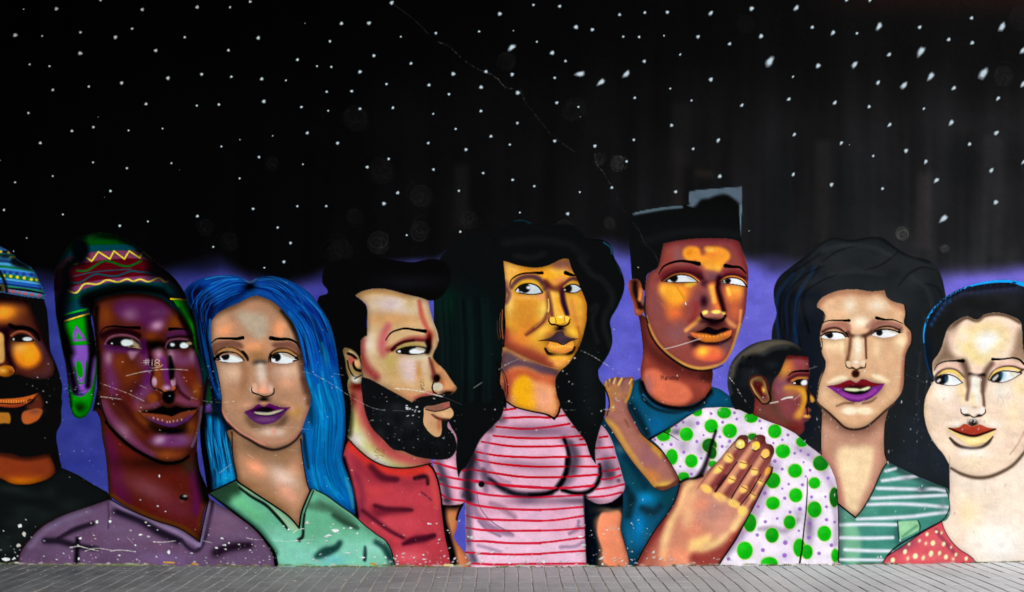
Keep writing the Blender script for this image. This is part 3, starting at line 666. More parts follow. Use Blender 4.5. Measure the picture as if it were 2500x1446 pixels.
def fig_beard():
    f = 'beard'
    use(); O()
    reg(f, 'hair', '787,690 789,662 800,644 815,637 840,633 870,635 905,629 940,631 975,637 1010,640 1055,632 1085,640 1098,660 1099,685 1092,705 1078,724 1055,734 1020,729 960,713 920,706 897,708 868,721! 880,732 893,745 897,760 896,800 908,822 900,828 900,900 892,960 850,1000 852,1074! 842,1130 860,1190 872,1290 840,1290 800,1100 780,900 770,780 778,726 800,714', (6, 6, 7))
    E(1000, 690, 60, 14, (16, 17, 22), bl=10, a=.7)
    F('815,900! 862,900! 862,1000 852,1076 842,1130 832,1130 836,1050', (6, 6, 7), bl=1)
    O(720, 900, K)
    reg(f, 'neck', '590,120 735,100! 750,350 780,480 850,620 950,750 1100,880 1200,905 1350,970 1500,1000! 1500,1072! 1300,1098 1150,1102 1000,1082 850,1012 700,882 585,762! 600,650 622,400', (196, 182, 120))
    use('beard_neck')
    L('700,150 720,350 780,560 900,760 1060,920 1250,1000 1480,1040', [90, 110, 120, 120, 110, 110, 90], (186, 84, 80), bl=36, a=.95)
    E(660, 800, 90, 90, (212, 198, 186), bl=60, ang=40); E(900, 1010, 150, 40, (210, 194, 180), bl=40, ang=30)
    E(640, 330, 40, 90, (120, 40, 34), bl=30, a=.9); E(680, 200, 80, 40, (110, 24, 18), bl=30, a=.9)
    L('590,420 605,560 590,720', 60, (60, 54, 30), bl=22, a=.8)
    use()
    O(860, 600, K)
    reg(f, 'face', '34,550! 100,508 200,482 300,474 420,490 600,540 760,576 842,608! 850,680 890,830 935,950 950,1030 940,1100 900,1180 892,1240 950,1310 1012,1366 1080,1465 1155,1570! 1120,1620 1060,1645 930,1650 830,1660 740,1690 655,1735! 560,1690 420,1600 300,1530 200,1480 120,1460! 100,1300 92,1050! 130,1010 165,992! 168,800 166,700 150,650 100,600', (202, 164, 120))
    use('beard_face')
    E(450, 650, 220, 90, (218, 198, 180), bl=70); E(600, 720, 70, 40, (220, 200, 186), bl=40, a=.8); E(420, 650, 60, 60, (206, 172, 170), bl=40, a=.6)
    L('60,560 200,510 400,520 640,580', 40, (196, 152, 92), bl=22, a=.7)
    E(440, 810, 260, 60, (206, 152, 100), bl=50, a=.8); E(640, 640, 60, 80, (196, 164, 110), bl=40, a=.7)
    L('120,1060 110,1200 160,1350 260,1446', [70, 70, 90, 60], (158, 74, 64), bl=30, a=.95)
    E(200, 1080, 60, 110, (214, 190, 168), bl=40, a=.9)
    L('390,890 350,1000 330,1100 350,1200', [50, 80, 90, 50], (190, 104, 100), bl=34, a=.9)
    L('740,620 770,780 820,900 850,970', [26, 40, 40, 50], (190, 92, 76), bl=18, a=.85)
    L('820,640 870,800 920,960', 40, (216, 178, 140), bl=16, a=.8); E(900, 980, 40, 60, (206, 140, 90), bl=20, a=.8)
    L('850,640 885,800 935,960 945,1050', 14, (206, 206, 196), bl=7, a=.7)
    E(420, 1280, 70, 90, (188, 160, 96), bl=45, a=.9); E(480, 1400, 80, 60, (196, 158, 100), bl=50, a=.7)
    F('520,1260 640,1225 740,1260 740,1400 690,1500 580,1490 530,1380', (212, 182, 170), bl=30, a=.95)
    E(740, 1380, 36, 100, (196, 140, 80), bl=26, a=.9); E(800, 1320, 40, 100, (206, 178, 150), bl=28, a=.9)
    E(740, 1230, 90, 26, (206, 190, 160), bl=20, a=.9)
    L('880,1300 900,1390 900,1446', 50, (160, 90, 80), bl=20, a=.7)
    E(480, 1600, 130, 60, (198, 150, 100), bl=45, a=.8); E(640, 1660, 120, 40, (206, 140, 100), bl=34, a=.7)
    L('700,1690 800,1650 900,1630', 40, (190, 100, 86), bl=16, a=.8)
    # nose
    F('890,1240 960,1310 1012,1366 1080,1465 1155,1570 1120,1620 1050,1640 1010,1590 960,1500 910,1380', (208, 146, 98), bl=10)
    L('960,1330 1040,1430 1120,1550', 20, (226, 176, 130), bl=9, a=.7)
    E(930, 1470, 40, 44, (30, 16, 12), bl=20); E(985, 1520, 30, 60, (176, 108, 64), bl=18, a=.8)
    E(945, 1560, 54, 46, (212, 196, 172), bl=10); L('900,1500 882,1560 895,1610 930,1635', 13, (10, 8, 8), bl=4); E(960, 1590, 40, 16, (206, 140, 100), bl=10, a=.8)
    E(1060, 1625, 60, 22, (40, 18, 12), bl=12)
    # brow & eye
    L('370,1042 395,1000 440,955 510,928 590,914 700,930 805,944', [12, 16, 20, 22, 24, 30, 44], (12, 8, 7), bl=3)
    L('400,1150 470,1120 560,1060 660,1030 760,1030 830,1035', [50, 50, 40, 50, 56, 40], (150, 70, 62), bl=18, a=.85)
    L('440,1150 490,1105 580,1065 680,1045', [30, 26, 20, 8], (44, 24, 18), bl=9, a=.9)
    E(850, 1010, 36, 60, (120, 40, 34), bl=18, a=.9); L('835,1060 846,1120 830,1170', [40, 46, 40], (22, 10, 8), bl=9)
    F('490,1140 560,1085 660,1068 770,1078 812,1115 700,1108 590,1118', (192, 164, 100), bl=7)
    use()
    reg(f, 'eye', '480,1172 525,1135 610,1112 720,1108 808,1122 838,1160 800,1186 700,1196 600,1196 520,1190', (14, 11, 11))
    F('642,1150 700,1132 770,1138 800,1165 760,1190 690,1196 640,1188 628,1170', (226, 231, 234), bl=3); F('700,1130 800,1134 808,1160', (190, 176, 150), bl=6, a=.8); F('500,1168 524,1154 536,1170 516,1180', (224, 228, 230), bl=2)
    L('490,1180 600,1198 720,1198 800,1188', 8, (14, 10, 10), bl=3)
    # ear
    O(680, 640, K)
    reg(f, 'ear', '718,955 790,958 852,1000 890,1060 910,1150 922,1250 912,1330 850,1342 790,1302 752,1200 735,1080', (150, 124, 80))
    use('beard_ear')
    L('790,990 850,1040 890,1130', 26, (206, 180, 130), bl=9); E(810, 1080, 40, 50, (168, 90, 74), bl=16); L('770,1010 820,1030 860,1080 830,1120 850,1180 900,1200', 22, (24, 14, 10), bl=7); L('760,1090 780,1180 830,1260 880,1270', 14, (34, 22, 12), bl=6)
    E(870, 1120, 30, 50, (208, 160, 110), bl=10, ang=-25); E(850, 1300, 60, 36, (222, 214, 200), bl=18); L('840,1290 910,1250', 12, (20, 14, 12), bl=4)
    use()
    # beard
    O(860, 860, K)
    reg(f, 'beard', '105,285 160,288 200,302 420,422 560,500 656,555! 740,500 850,480 950,470 1010,455 1100,470 1140,480 1160,560 1120,640 1060,760 1052,830 1100,880 1140,960 1152,1060 1090,1160 1000,1186 860,1180 700,1150 560,1092 450,1070 330,952 230,852 170,742 130,602 110,480', (11, 13, 15))
    use('beard_beard')
    for i in range(70): L('%d,%d %d,%d' % ((lambda x, y: (x, y, x+6, y+30))(180+rng.rand()*800, 560+rng.rand()*560)), 10, (4, 5, 6), bl=4, a=.7)
    for i in range(40): E(260+rng.rand()*700, 600+rng.rand()*480, 50, 40, (32, 37, 40), bl=34, a=.3)
    use()
    reg(f, 'lips', '800,608 900,590 1000,562 1072,545! 1078,600 1112,650 1112,700 1060,742 982,752! 985,800 980,905 940,936 880,912 822,852 786,782 790,680', (204, 158, 112))
    use('beard_lips')
    F('800,608 900,590 1000,562 1072,545 1075,605 1000,640 900,652 830,638', (150, 100, 80), bl=6); E(1030, 590, 40, 30, (176, 96, 84), bl=12, a=.8)
    L('810,632 900,652 1000,640 1075,608', 10, (20, 10, 8), bl=4); L('880,690 960,735 1060,745', [12, 30, 20], (70, 26, 18), bl=12)
    E(1020, 690, 70, 34, (222, 174, 128), bl=16); E(960, 800, 26, 60, (176, 96, 66), bl=20, a=.8); E(860, 720, 50, 60, (206, 150, 120), bl=26, a=.6)
    use()
    L('805,630 900,655 1000,642 1080,606', 6, (20, 10, 8), bl=3)
    # red shirt
    O()
    reg(f, 'shirt', '843,1095 852,1074! 875,1098 905,1122 940,1138 975,1143 1010,1141 1052,1132! 1062,1150 1075,1200 1080,1260 1090,1310 1106,1400! 955,1400! 950,1345 900,1297 872,1268 866,1230 852,1170 838,1120', (194, 56, 66))
    use('beard_shirt')
    L('855,1085 905,1132 950,1150 1010,1152 1050,1144', [16, 20, 22, 20, 14], (228, 50, 38), bl=7, a=.9)
    F('860,1110 900,1150 950,1165 1000,1170 1050,1165 1040,1180 960,1180 890,1165', (130, 32, 46), bl=9, a=.8)
    O(720, 1126, K)
    L('830,60 950,180 1100,210', [60, 70, 40], (120, 26, 40), bl=24, a=.8)
    L('680,150 740,350 730,560 820,640', [40, 60, 80, 60], (130, 36, 56), bl=28, a=.7)
    L('740,540 880,640 1040,760 1200,850', [40, 50, 44, 20], (120, 30, 46), bl=20, a=.85)
    F('880,480 1000,515 1150,525 1300,540 1180,580 1020,600 900,620 860,570', (104, 22, 38), bl=20, a=.8)
    L('1200,915 1320,860 1440,850 1520,830', [20, 60, 70, 30], (110, 24, 42), bl=24, a=.9)
    E(1150, 690, 170, 70, (214, 68, 78), bl=60, a=.7); E(1250, 1060, 160, 60, (226, 90, 100), bl=50, a=.7); E(900, 330, 120, 50, (206, 60, 60), bl=50, a=.5)
    E(850, 560, 70, 60, (150, 36, 50), bl=40, a=.6)
    O(1000, 1126, K)
    L('60,190 150,170 195,180 200,250', [30, 44, 40, 16], (50, 12, 20), bl=16, a=.9); L('130,340 240,430', 14, (90, 34, 46), bl=7, a=.7); L('200,90 280,300 300,500', 50, (214, 72, 64), bl=24, a=.6)
    L('0,890 120,870 260,830', [60, 60, 30], (110, 24, 42), bl=20, a=.8)
    use(); O()
    L('852,1074 875,1098 905,1122 940,1138 975,1143 1010,1141 1052,1132', 3.6, (50, 32, 20), bl=1)
    L('838,1120 852,1170 866,1230 872,1262', [10, 12, 8, 4], (20, 6, 10), bl=4)
    O(1000, 1126, K)
    L('215,40 260,90 300,180 325,270 345,380 360,520 385,680 410,820 445,960 480,1160', [20, 20, 18, 16, 20, 30, 40, 50, 46, 44], (14, 10, 10), bl=6)
    # scrawl on the neck
    O(880, 1070, .0484)
    for s in ('930,490 790,530 900,570 710,640 720,700', '960,520 990,560 930,620 900,655', '960,640 1000,690', '1110,550 1080,710', '1110,560 1250,660 1130,710 1190,820', '740,720 880,765', '1150,930 1080,860 740,870 830,930 930,1000 760,1050 690,1110', '1100,900 1180,900'):
        L(s, 22, (128, 84, 44), a=.75, sharp=True)
    O(1000, 910, .0346)
    for s in ('780,850 870,920', '1040,870 960,930', '740,970 900,1090 1040,1230', '940,1080 820,1220', '760,660 850,670', '820,500 825,520', '990,520 995,540', '1010,700 940,760'):
        L(s, 44, (92, 64, 36), a=.8, sharp=True)

def fig_striped():
    f = 'striped'
    # shirt
    use(); O()
    reg(f, 'shirt', '1232,975! 1140,1080 1110,1040! 1096,1030 1085,1060 1100,1090 1085,1110 1055,1126! 1065,1165 1075,1205 1078,1233! 1100,1235 1124,1232 1136,1226! 1137,1300 1138,1342 1133,1352! 1146,1374 1150,1400! 1434,1400! 1432,1340 1428,1303 1426,1250 1425,1212! 1433,1216 1440,1229 1457,1235 1479,1231 1501,1220 1520,1203 1526,1188 1519,1159 1510,1126 1505,1112 1495,1078 1479,1049 1466,1036! 1440,1010 1380,985!', (226, 168, 192), key='striped_shirt')
    use('striped_shirt')
    for i in range(60): E(1060+rng.rand()*460, 1000+rng.rand()*380, 14+14*rng.rand(), 8+10*rng.rand(), [(236, 186, 206), (208, 146, 174), (222, 170, 204)][i % 3], bl=10, a=.5)
    F('1140,1290 1300,1290 1430,1330 1430,1390 1140,1390', (236, 196, 218), bl=20, a=.7)
    G = (112, 84, 108)
    O(1000, 1126, K)
    F('620,-200 740,-100 740,480 765,560 900,690 1160,820 1010,810 820,720 700,600 640,640 620,480', (150, 112, 142), bl=12, a=.85)
    L('700,-60 660,80 640,280 660,420', [110, 110, 90, 60], (64, 46, 62), bl=26, a=.85)
    L('320,30 370,150 410,330 430,450', [70, 80, 90, 60], (104, 80, 104), bl=20, a=.8); E(345, 195, 40, 36, (60, 48, 62), bl=18, a=.8); E(410, 430, 40, 26, (56, 44, 54), bl=16, a=.8); E(600, 380, 36, 40, (66, 56, 72), bl=18, a=.8)
    L('900,470 1020,520 1160,620', [40, 60, 30], (150, 108, 132), bl=24, a=.7)
    L('640,640 660,900 680,1090', [70, 50, 60], (140, 110, 140), bl=22, a=.7); L('690,1030 720,1100', 50, (90, 76, 100), bl=14, a=.8)
    L('760,660 860,760 1000,830', [16, 30, 16], (130, 96, 126), bl=12, a=.7); L('760,930 900,970 1000,1000', 30, (150, 116, 146), bl=16, a=.6)
    L('820,100 870,190 1000,285 1150,355 1300,375 1446,370 1560,350', [26, 50, 60, 64, 66, 60, 40], (54, 38, 54), bl=18, a=.95)
    E(1300, 440, 160, 40, (120, 88, 112), bl=34, a=.8); L('900,100 1000,200 1100,240', 30, (166, 124, 152), bl=20, a=.7)
    L('740,40 820,180 840,330', 40, (130, 98, 124), bl=24, a=.6)
    O(1140, 820, K2)
    E(640, 880, 330, 50, (152, 108, 134), bl=44, a=.8); E(520, 1200, 170, 34, (156, 110, 136), bl=34, a=.75, ang=5)
    L('120,1080 170,1180 210,1290', 50, (170, 126, 154), bl=24, a=.7); E(300, 1060, 60, 90, (196, 146, 176), bl=40, a=.6)
    L('910,960 990,1060 1000,1180 960,1290 900,1370', [30, 80, 100, 90, 60], (110, 84, 106), bl=26, a=.85)
    L('900,950 935,1050 948,1140 935,1240 895,1330 830,1420', [10, 22, 30, 34, 34, 40], (30, 22, 30), bl=9)
    E(1290, 1200, 70, 110, (130, 96, 122), bl=40, a=.8); E(1330, 1290, 30, 40, (70, 54, 68), bl=18, a=.7); E(1230, 1000, 30, 60, (120, 90, 112), bl=26, a=.7)
    L('220,860 240,780 330,780', 60, (90, 66, 84), bl=26, a=.7); E(1050, 960, 40, 60, (150, 110, 134), bl=26, a=.6)
    O(1280, 1126, K)
    L('830,40 838,140 800,250 710,335 570,355 420,318', [14, 40, 44, 40, 36, 30], (26, 20, 26), bl=9)
    L('470,-30 455,140 375,290 240,362 60,378', [30, 36, 34, 30, 36], (26, 20, 26), bl=8)
    E(640, 440, 120, 30, (130, 98, 122), bl=26, a=.8); L('600,660 590,740 500,800', [14, 50, 20], (140, 108, 136), bl=14, a=.8); L('640,900 560,940 400,950', 30, (150, 116, 146), bl=16, a=.7)
    E(960, 130, 50, 90, (84, 64, 80), bl=34, a=.8); E(1040, 215, 26, 26, (70, 54, 66), bl=14, a=.7)
    R = (198, 20, 44); R2 = (206, 34, 66)
    O(1140, 820, K2)
    for s in ('345,692 450,675', '340,766 600,755 770,762', '830,752 930,735', '270,845 550,865 780,845 952,818', '975,845 1012,852', '245,930 500,950 800,950 1062,930', '138,985 400,1025 700,1030 1102,1012', '90,1080 300,1115 600,1130 900,1125 1152,1120',
              '60,1145 300,1190 600,1215 900,1215 1232,1215', '30,1240 250,1275 500,1310 800,1315 1230,1290', '0,1345 300,1385 600,1410 900,1415 1180,1390', '1230,945 1305,935', '1195,1045 1355,1035', '1210,1148 1375,1130', '1050,965 1075,960'):
        L(s, [18, 23, 21, 22], R, bl=2.5, a=.95)
    O(1000, 1126, K)
    for s in ('250,12 500,80 600,102 680,92', '280,130 400,170 560,202 690,215 900,240 1100,266 1446,290', '320,245 450,285 620,312 720,345 900,376 1100,390 1446,396', '350,365 420,410 500,428 600,440 700,480 900,512 1100,530 1446,540', '615,600 720,625 900,645 1446,660', '625,735 800,760 1100,770 1446,766', '625,880 850,886 1100,905 1446,906', '606,1005 800,1020 1100,1030 1446,1026', '680,1130 1000,1142 1446,1132'):
        L(s, [22, 28, 25, 28], R2, bl=3.5, a=.93)
    O(1280, 1126, K)
    for s in ('170,537 350,530 655,505', '170,660 350,650 655,605', '170,768 400,760 662,738', '170,900 300,890 665,840', '170,1022 350,1010 692,988', '170,1134 695,1130', '170,398 450,386 640,372', '170,290 400,295 765,275', '850,115 950,105 1045,85', '840,202 960,190 1065,155', '790,312 950,290 1098,255', '700,400 900,385 1072,345'):
        L(s, [22, 24, 22, 26], R2, bl=3.5, a=.92)
    use()
    # arms
    O(1000, 1126, K)
    reg(f, 'arm', '352,480! 450,488 560,476 608,456! 540,600 520,740 488,840 520,900 600,1000 650,1090 690,1210! 480,1210! 440,960 400,760 370,600', (192, 112, 72))
    use('striped_arm')
    E(470, 490, 140, 50, (14, 10, 10), bl=24); L('360,500 390,680 430,860 470,1000 500,1160', [60, 60, 50, 50, 44], (16, 12, 12), bl=16); E(470, 640, 60, 80, (176, 112, 66), bl=30, a=.8); L('600,460 545,560 525,640', 22, (14, 10, 12), bl=8)
    use()
    reg(f, 'arm', '1925,400! 2072,470 2200,460 2300,410 2352,345! 2350,560 2330,740 2375,900 2440,1210! 1955,1210! 1935,800', (24, 24, 28), key='striped_arm2')
    use('striped_arm2')
    F('2040,660 2110,590 2330,570 2330,760 2380,940 2430,1180 2110,1180 2090,960', (126, 86, 66), bl=20)
    F('2110,580 2200,562 2325,560 2326,750 2372,930 2410,1140 2160,1140 2120,960 2070,780', (222, 132, 96), bl=9)
    E(2220, 540, 110, 30, (150, 110, 80), bl=24, a=.7); L('2150,450 2260,480 2345,400', 60, (16, 14, 16), bl=20)
    E(2240, 740, 50, 20, (196, 140, 116), bl=14, a=.6)
    use()
    L('1935,390 1960,700 1975,1000 1985,1180', [24, 30, 40, 44], (18, 18, 22), bl=9)
    use(); O()
    reg(f, 'hair', '1056,690 1062,662 1075,630 1100,605 1125,585 1150,572 1190,563 1220,561 1240,545 1272,537 1301,545 1340,549 1390,548 1418,566 1432,582 1470,586 1490,599 1500,630 1514,654 1524,688 1522,714 1508,749 1490,783 1493,809 1495,836 1487,862 1466,896! 1461,904 1463,925 1476,946 1479,978 1476,1014 1466,1043 1455,1083 1453,1107 1455,1134! 1442,1114 1429,1078 1403,1043 1377,1007 1366,988 1358,962 1300,800 1232,900 1222,938 1231,983 1224,1017 1200,1044 1174,1072 1156,1108 1138,1140 1126,1150 1120,1168! 1116,1150 1113,1115 1115,1070 1100,1040 1085,1010 1030,960 1030,880 1052,800! 1059,790! 1059,740', (9, 12, 13))
    use('striped_hair')
    F('1060,720 1110,700 1200,740 1210,900 1150,960 1080,900', (5, 24, 22), bl=26, a=.75)
    E(1088, 745, 24, 26, (2, 42, 26), bl=18, a=.7)
    for i in range(18): x = 1065+rng.rand()*150; L('%d,%d %d,%d %d,%d' % (x, 730, x+6, 850, x+4, 980), [2, 3+6*rng.rand(), 2], (14, 27, 28) if i % 2 else (5, 9, 9), bl=5, a=.4)
    O(1180, 520, K2)
    L('900,430 1000,560 1120,640 1200,800 1120,1000 1180,1250', [30, 40, 40, 40, 30, 20], (26, 28, 29), bl=26, a=.6)
    L('1000,900 1060,860 1010,1000 1060,1200', 30, (24, 27, 28), bl=16, a=.6)
    L('300,400 450,420 560,380', 40, (22, 24, 25), bl=20, a=.6); L('200,280 500,250 800,300 950,420', 50, (18, 20, 21), bl=30, a=.7)
    L('960,240 1100,255 1180,305 1215,420', 14, (5, 5, 6), bl=5)
    L('1120,275 1180,320 1195,380', 12, (18, 66, 84), bl=6, a=.8); L('280,75 370,70 440,98', 9, (10, 52, 66), bl=4, a=.8)
    L('1225,440 1270,520 1310,650 1300,740', 14, (4, 4, 5), bl=5, a=.9); L('1240,460 1285,570', 9, (30, 60, 90), bl=4, a=.6)
    O(1140, 820, K2)
    E(1120, 330, 90, 200, (24, 29, 31), bl=70, a=.5); E(1150, 640, 80, 160, (18, 23, 25), bl=60, a=.6)
    use()
    # neck
    O(); F('1210,880! 1240,880! 1236,1000! 1212,970!', (9, 11, 12), bl=1)
    O(1140, 820, K2)
    reg(f, 'neck', '335,60! 500,60 860,150 870,320! 822,400 832,540 862,640 852,720 812,772! 740,732 600,702 450,662 368,612! 350,520 310,440 320,320', (226, 150, 90))
    use('striped_neck')
    F('330,150 520,220 850,320 830,390 700,370 560,300 420,300 340,360', (110, 76, 76), bl=16)
    F('330,380 420,310 540,300 660,350 840,390 840,470 700,440 560,400 460,420 420,560 360,600', (192, 94, 54), bl=20)
    F('420,480 500,370 570,380 620,500 640,690 480,670 430,600', (238, 166, 28), bl=18)
    E(720, 580, 90, 110, (230, 156, 112), bl=45); L('840,560 860,650 820,760', 30, (196, 110, 60), bl=14, a=.7); E(360, 480, 30, 120, (150, 72, 44), bl=22, a=.8)
    use()
    L('368,612 450,662 600,702 740,732 812,772', [14, 12, 12, 14, 20], (16, 10, 10), bl=4); L('812,772 850,722 866,660', 17, (12, 8, 8), bl=4)
    L('318,300 360,380 378,480 372,560 350,620', 6, (14, 10, 10), bl=2); L('325,330 350,420 355,520', 4, (14, 10, 10), bl=2)
    L('1275,470 1310,550 1325,640 1300,740', 7, (14, 10, 10), bl=2)
    # face
    O(1180, 520, K2)
    reg(f, 'face', '180,445! 230,458 300,482 400,502 500,510 600,490 700,442 760,425 802,432! 832,530 872,600 902,680 942,780 966,860 962,960 948,1050 905,1200 850,1312 790,1400 722,1460! 600,1432 450,1372 300,1302 188,1242! 198,1000 194,880 206,720 195,600', (216, 148, 46))
    use('striped_face')
    F('180,440 330,490 340,560 250,640 230,760 190,800', (232, 176, 84), bl=22, a=.8)
    E(500, 560, 120, 34, (226, 140, 40), bl=30, a=.9); E(650, 590, 90, 46, (240, 168, 36), bl=34); E(700, 540, 60, 30, (246, 184, 70), bl=26, a=.9)
    F('620,480 760,430 810,440 830,540 760,520 680,520', (146, 90, 70), bl=20, a=.95)
    E(720, 630, 60, 30, (228, 140, 90), bl=22, a=.8)
    L('210,650 240,760 200,840', 40, (176, 104, 84), bl=22, a=.8)
    F('565,620 650,690 760,640 745,725 690,716 600,735', (122, 50, 36), bl=15, a=.95)
    L('245,672 262,620 330,574 420,558 545,558', [9, 14, 16, 16, 32], (24, 8, 10), bl=3)
    L('765,556 805,572 848,582', [38, 30, 16], (20, 8, 10), bl=4)
    L('262,690 330,618 420,592 510,612 575,700', [24, 34, 36, 40, 40], (112, 72, 60), bl=11); L('740,700 780,640 830,610 880,620', [30, 26, 28, 30], (108, 60, 50), bl=10)
    L('300,690 370,645 450,635 540,690', 36, (228, 168, 46), bl=8); L('760,690 810,655 890,660', 24, (228, 168, 46), bl=7)
    # cheeks
    E(400, 900, 150, 130, (222, 146, 50), bl=60, a=.8); E(240, 830, 36, 90, (240, 196, 100), bl=34, a=.8); E(560, 920, 50, 110, (232, 190, 84), bl=28, a=.9); E(420, 1080, 120, 80, (214, 130, 44), bl=50, a=.8)
    E(430, 780, 110, 20, (234, 170, 80), bl=20, a=.8); E(550, 780, 40, 30, (228, 150, 90), bl=20, a=.8)
    L('600,760 612,900 560,1010 470,1080 400,1130', [40, 40, 30, 40, 30], (150, 80, 46), bl=20, a=.85)
    L('190,1150 300,1240 460,1330 640,1410', [120, 130, 110, 60], (176, 88, 52), bl=32, a=.9); E(340, 1190, 80, 70, (226, 130, 50), bl=40, a=.8)
    L('190,1240 300,1298 450,1368 600,1428 700,1450', 9, (236, 184, 110), bl=4, a=.7)
    E(850, 860, 80, 110, (230, 166, 60), bl=45, a=.8); L('900,740 950,850 950,980', 30, (222, 140, 40), bl=14, a=.7); L('820,820 850,960 880,1060', 30, (214, 130, 60), bl=20, a=.6)
    # nose
    L('610,770 630,880 650,980', 30, (136, 74, 50), bl=14, a=.9)
    L('650,750 680,850 700,950', [70, 76, 84], (236, 178, 74), bl=12); L('700,800 720,900', 40, (240, 160, 40), bl=14, a=.8)
    L('728,740 740,830 775,930', [28, 34, 26], (104, 56, 58), bl=9)
    E(712, 990, 46, 42, (240, 176, 40), bl=8); E(640, 996, 32, 32, (236, 178, 70), bl=7); E(776, 986, 26, 30, (240, 178, 60), bl=7); E(716, 972, 20, 12, (250, 214, 130), bl=8)
    L('612,975 612,1010 632,1034 680,1040 705,1052 750,1050 790,1030 805,990', [8, 13, 13, 11, 12, 12, 13, 8], (14, 8, 8), bl=4)
    E(715, 1075, 46, 26, (46, 24, 26), bl=14)
    E(540, 1110, 90, 40, (242, 184, 66), bl=24, a=.95, ang=-38); E(830, 1110, 60, 36, (244, 186, 60), bl=22, a=.95, ang=35); E(620, 1140, 40, 30, (206, 130, 60), bl=18, a=.7)
    L('575,1262 610,1308 740,1326 830,1290 850,1250', [10, 30, 20, 30, 10], (28, 13, 8), bl=10, a=.9)
    E(715, 1372, 118, 58, (242, 172, 58), bl=22); E(720, 1400, 90, 30, (232, 150, 80), bl=24, a=.7)
    use()
    reg(f, 'lips', '504,1190! 620,1152 690,1095 740,1095 770,1140 888,1168! 838,1190 842,1225 818,1275 740,1304 640,1280 596,1236 612,1200', (222, 146, 56))
    use('striped_lips')
    F('508,1186! 620,1152 690,1095 740,1095 770,1145 884,1166! 800,1192 742,1222 690,1202 600,1188', (74, 50, 50), bl=6)
    L('500,1192 540,1184 600,1186 690,1202 742,1224 800,1192 890,1168', 10, (24, 12, 12), bl=3); E(730, 1160, 50, 34, (96, 70, 72), bl=18, a=.6)
    for i in range(8): E(636+i*25, 1240+6*math.sin(i), 6, 9, (240, 196, 96), bl=4, a=.7)
    L('640,1280 740,1298 815,1265', 14, (206, 120, 60), bl=6)
    use()
    reg(f, 'eye', '300,720 345,678 430,662 500,684 546,738! 480,756 400,752 330,742', (206, 216, 222))
    use('striped_eye'); E(388, 700, 46, 44, (12, 11, 12), bl=8); E(340, 705, 22, 26, (18, 14, 14), bl=6); E(318, 716, 13, 14, (214, 218, 220), bl=4); E(420, 695, 20, 14, (220, 226, 230), bl=6); use()
    L('296,722 345,674 430,658 505,682 550,738', [10, 12, 11, 11, 14], (16, 9, 10), bl=3); L('330,742 400,754 480,756 548,742', [10, 8, 8, 12], (20, 10, 10), bl=3)
    reg(f, 'eye', '742,712 785,680 850,668 915,706! 860,738 790,738', (204, 214, 220), key='striped_eye2')
    use('striped_eye2'); E(788, 704, 36, 36, (12, 11, 12), bl=7); E(756, 716, 10, 10, (190, 190, 190), bl=4); use()
    L('738,712 785,676 850,664 918,706', 11, (16, 9, 10), bl=3); L('745,722 790,740 860,740 916,708', 8, (20, 10, 10), bl=3)
    # locks lying over the temples
    L('180,440 196,600 204,760 192,900 200,1050 188,1240', [10, 10, 12, 14, 14, 18], (8, 8, 9), bl=4)
    L('800,428 832,530 872,600 902,680 944,780 968,860 964,960', 10, (8, 8, 9), bl=4)
    L('160,930 150,1040 160,1160', 5, (130, 70, 40), bl=2, a=.8); L('178,900 172,1050 182,1170', 8, (150, 84, 50), bl=3, a=.8); L('128,1000 130,1100 146,1180', 4, (110, 60, 40), bl=2, a=.7)

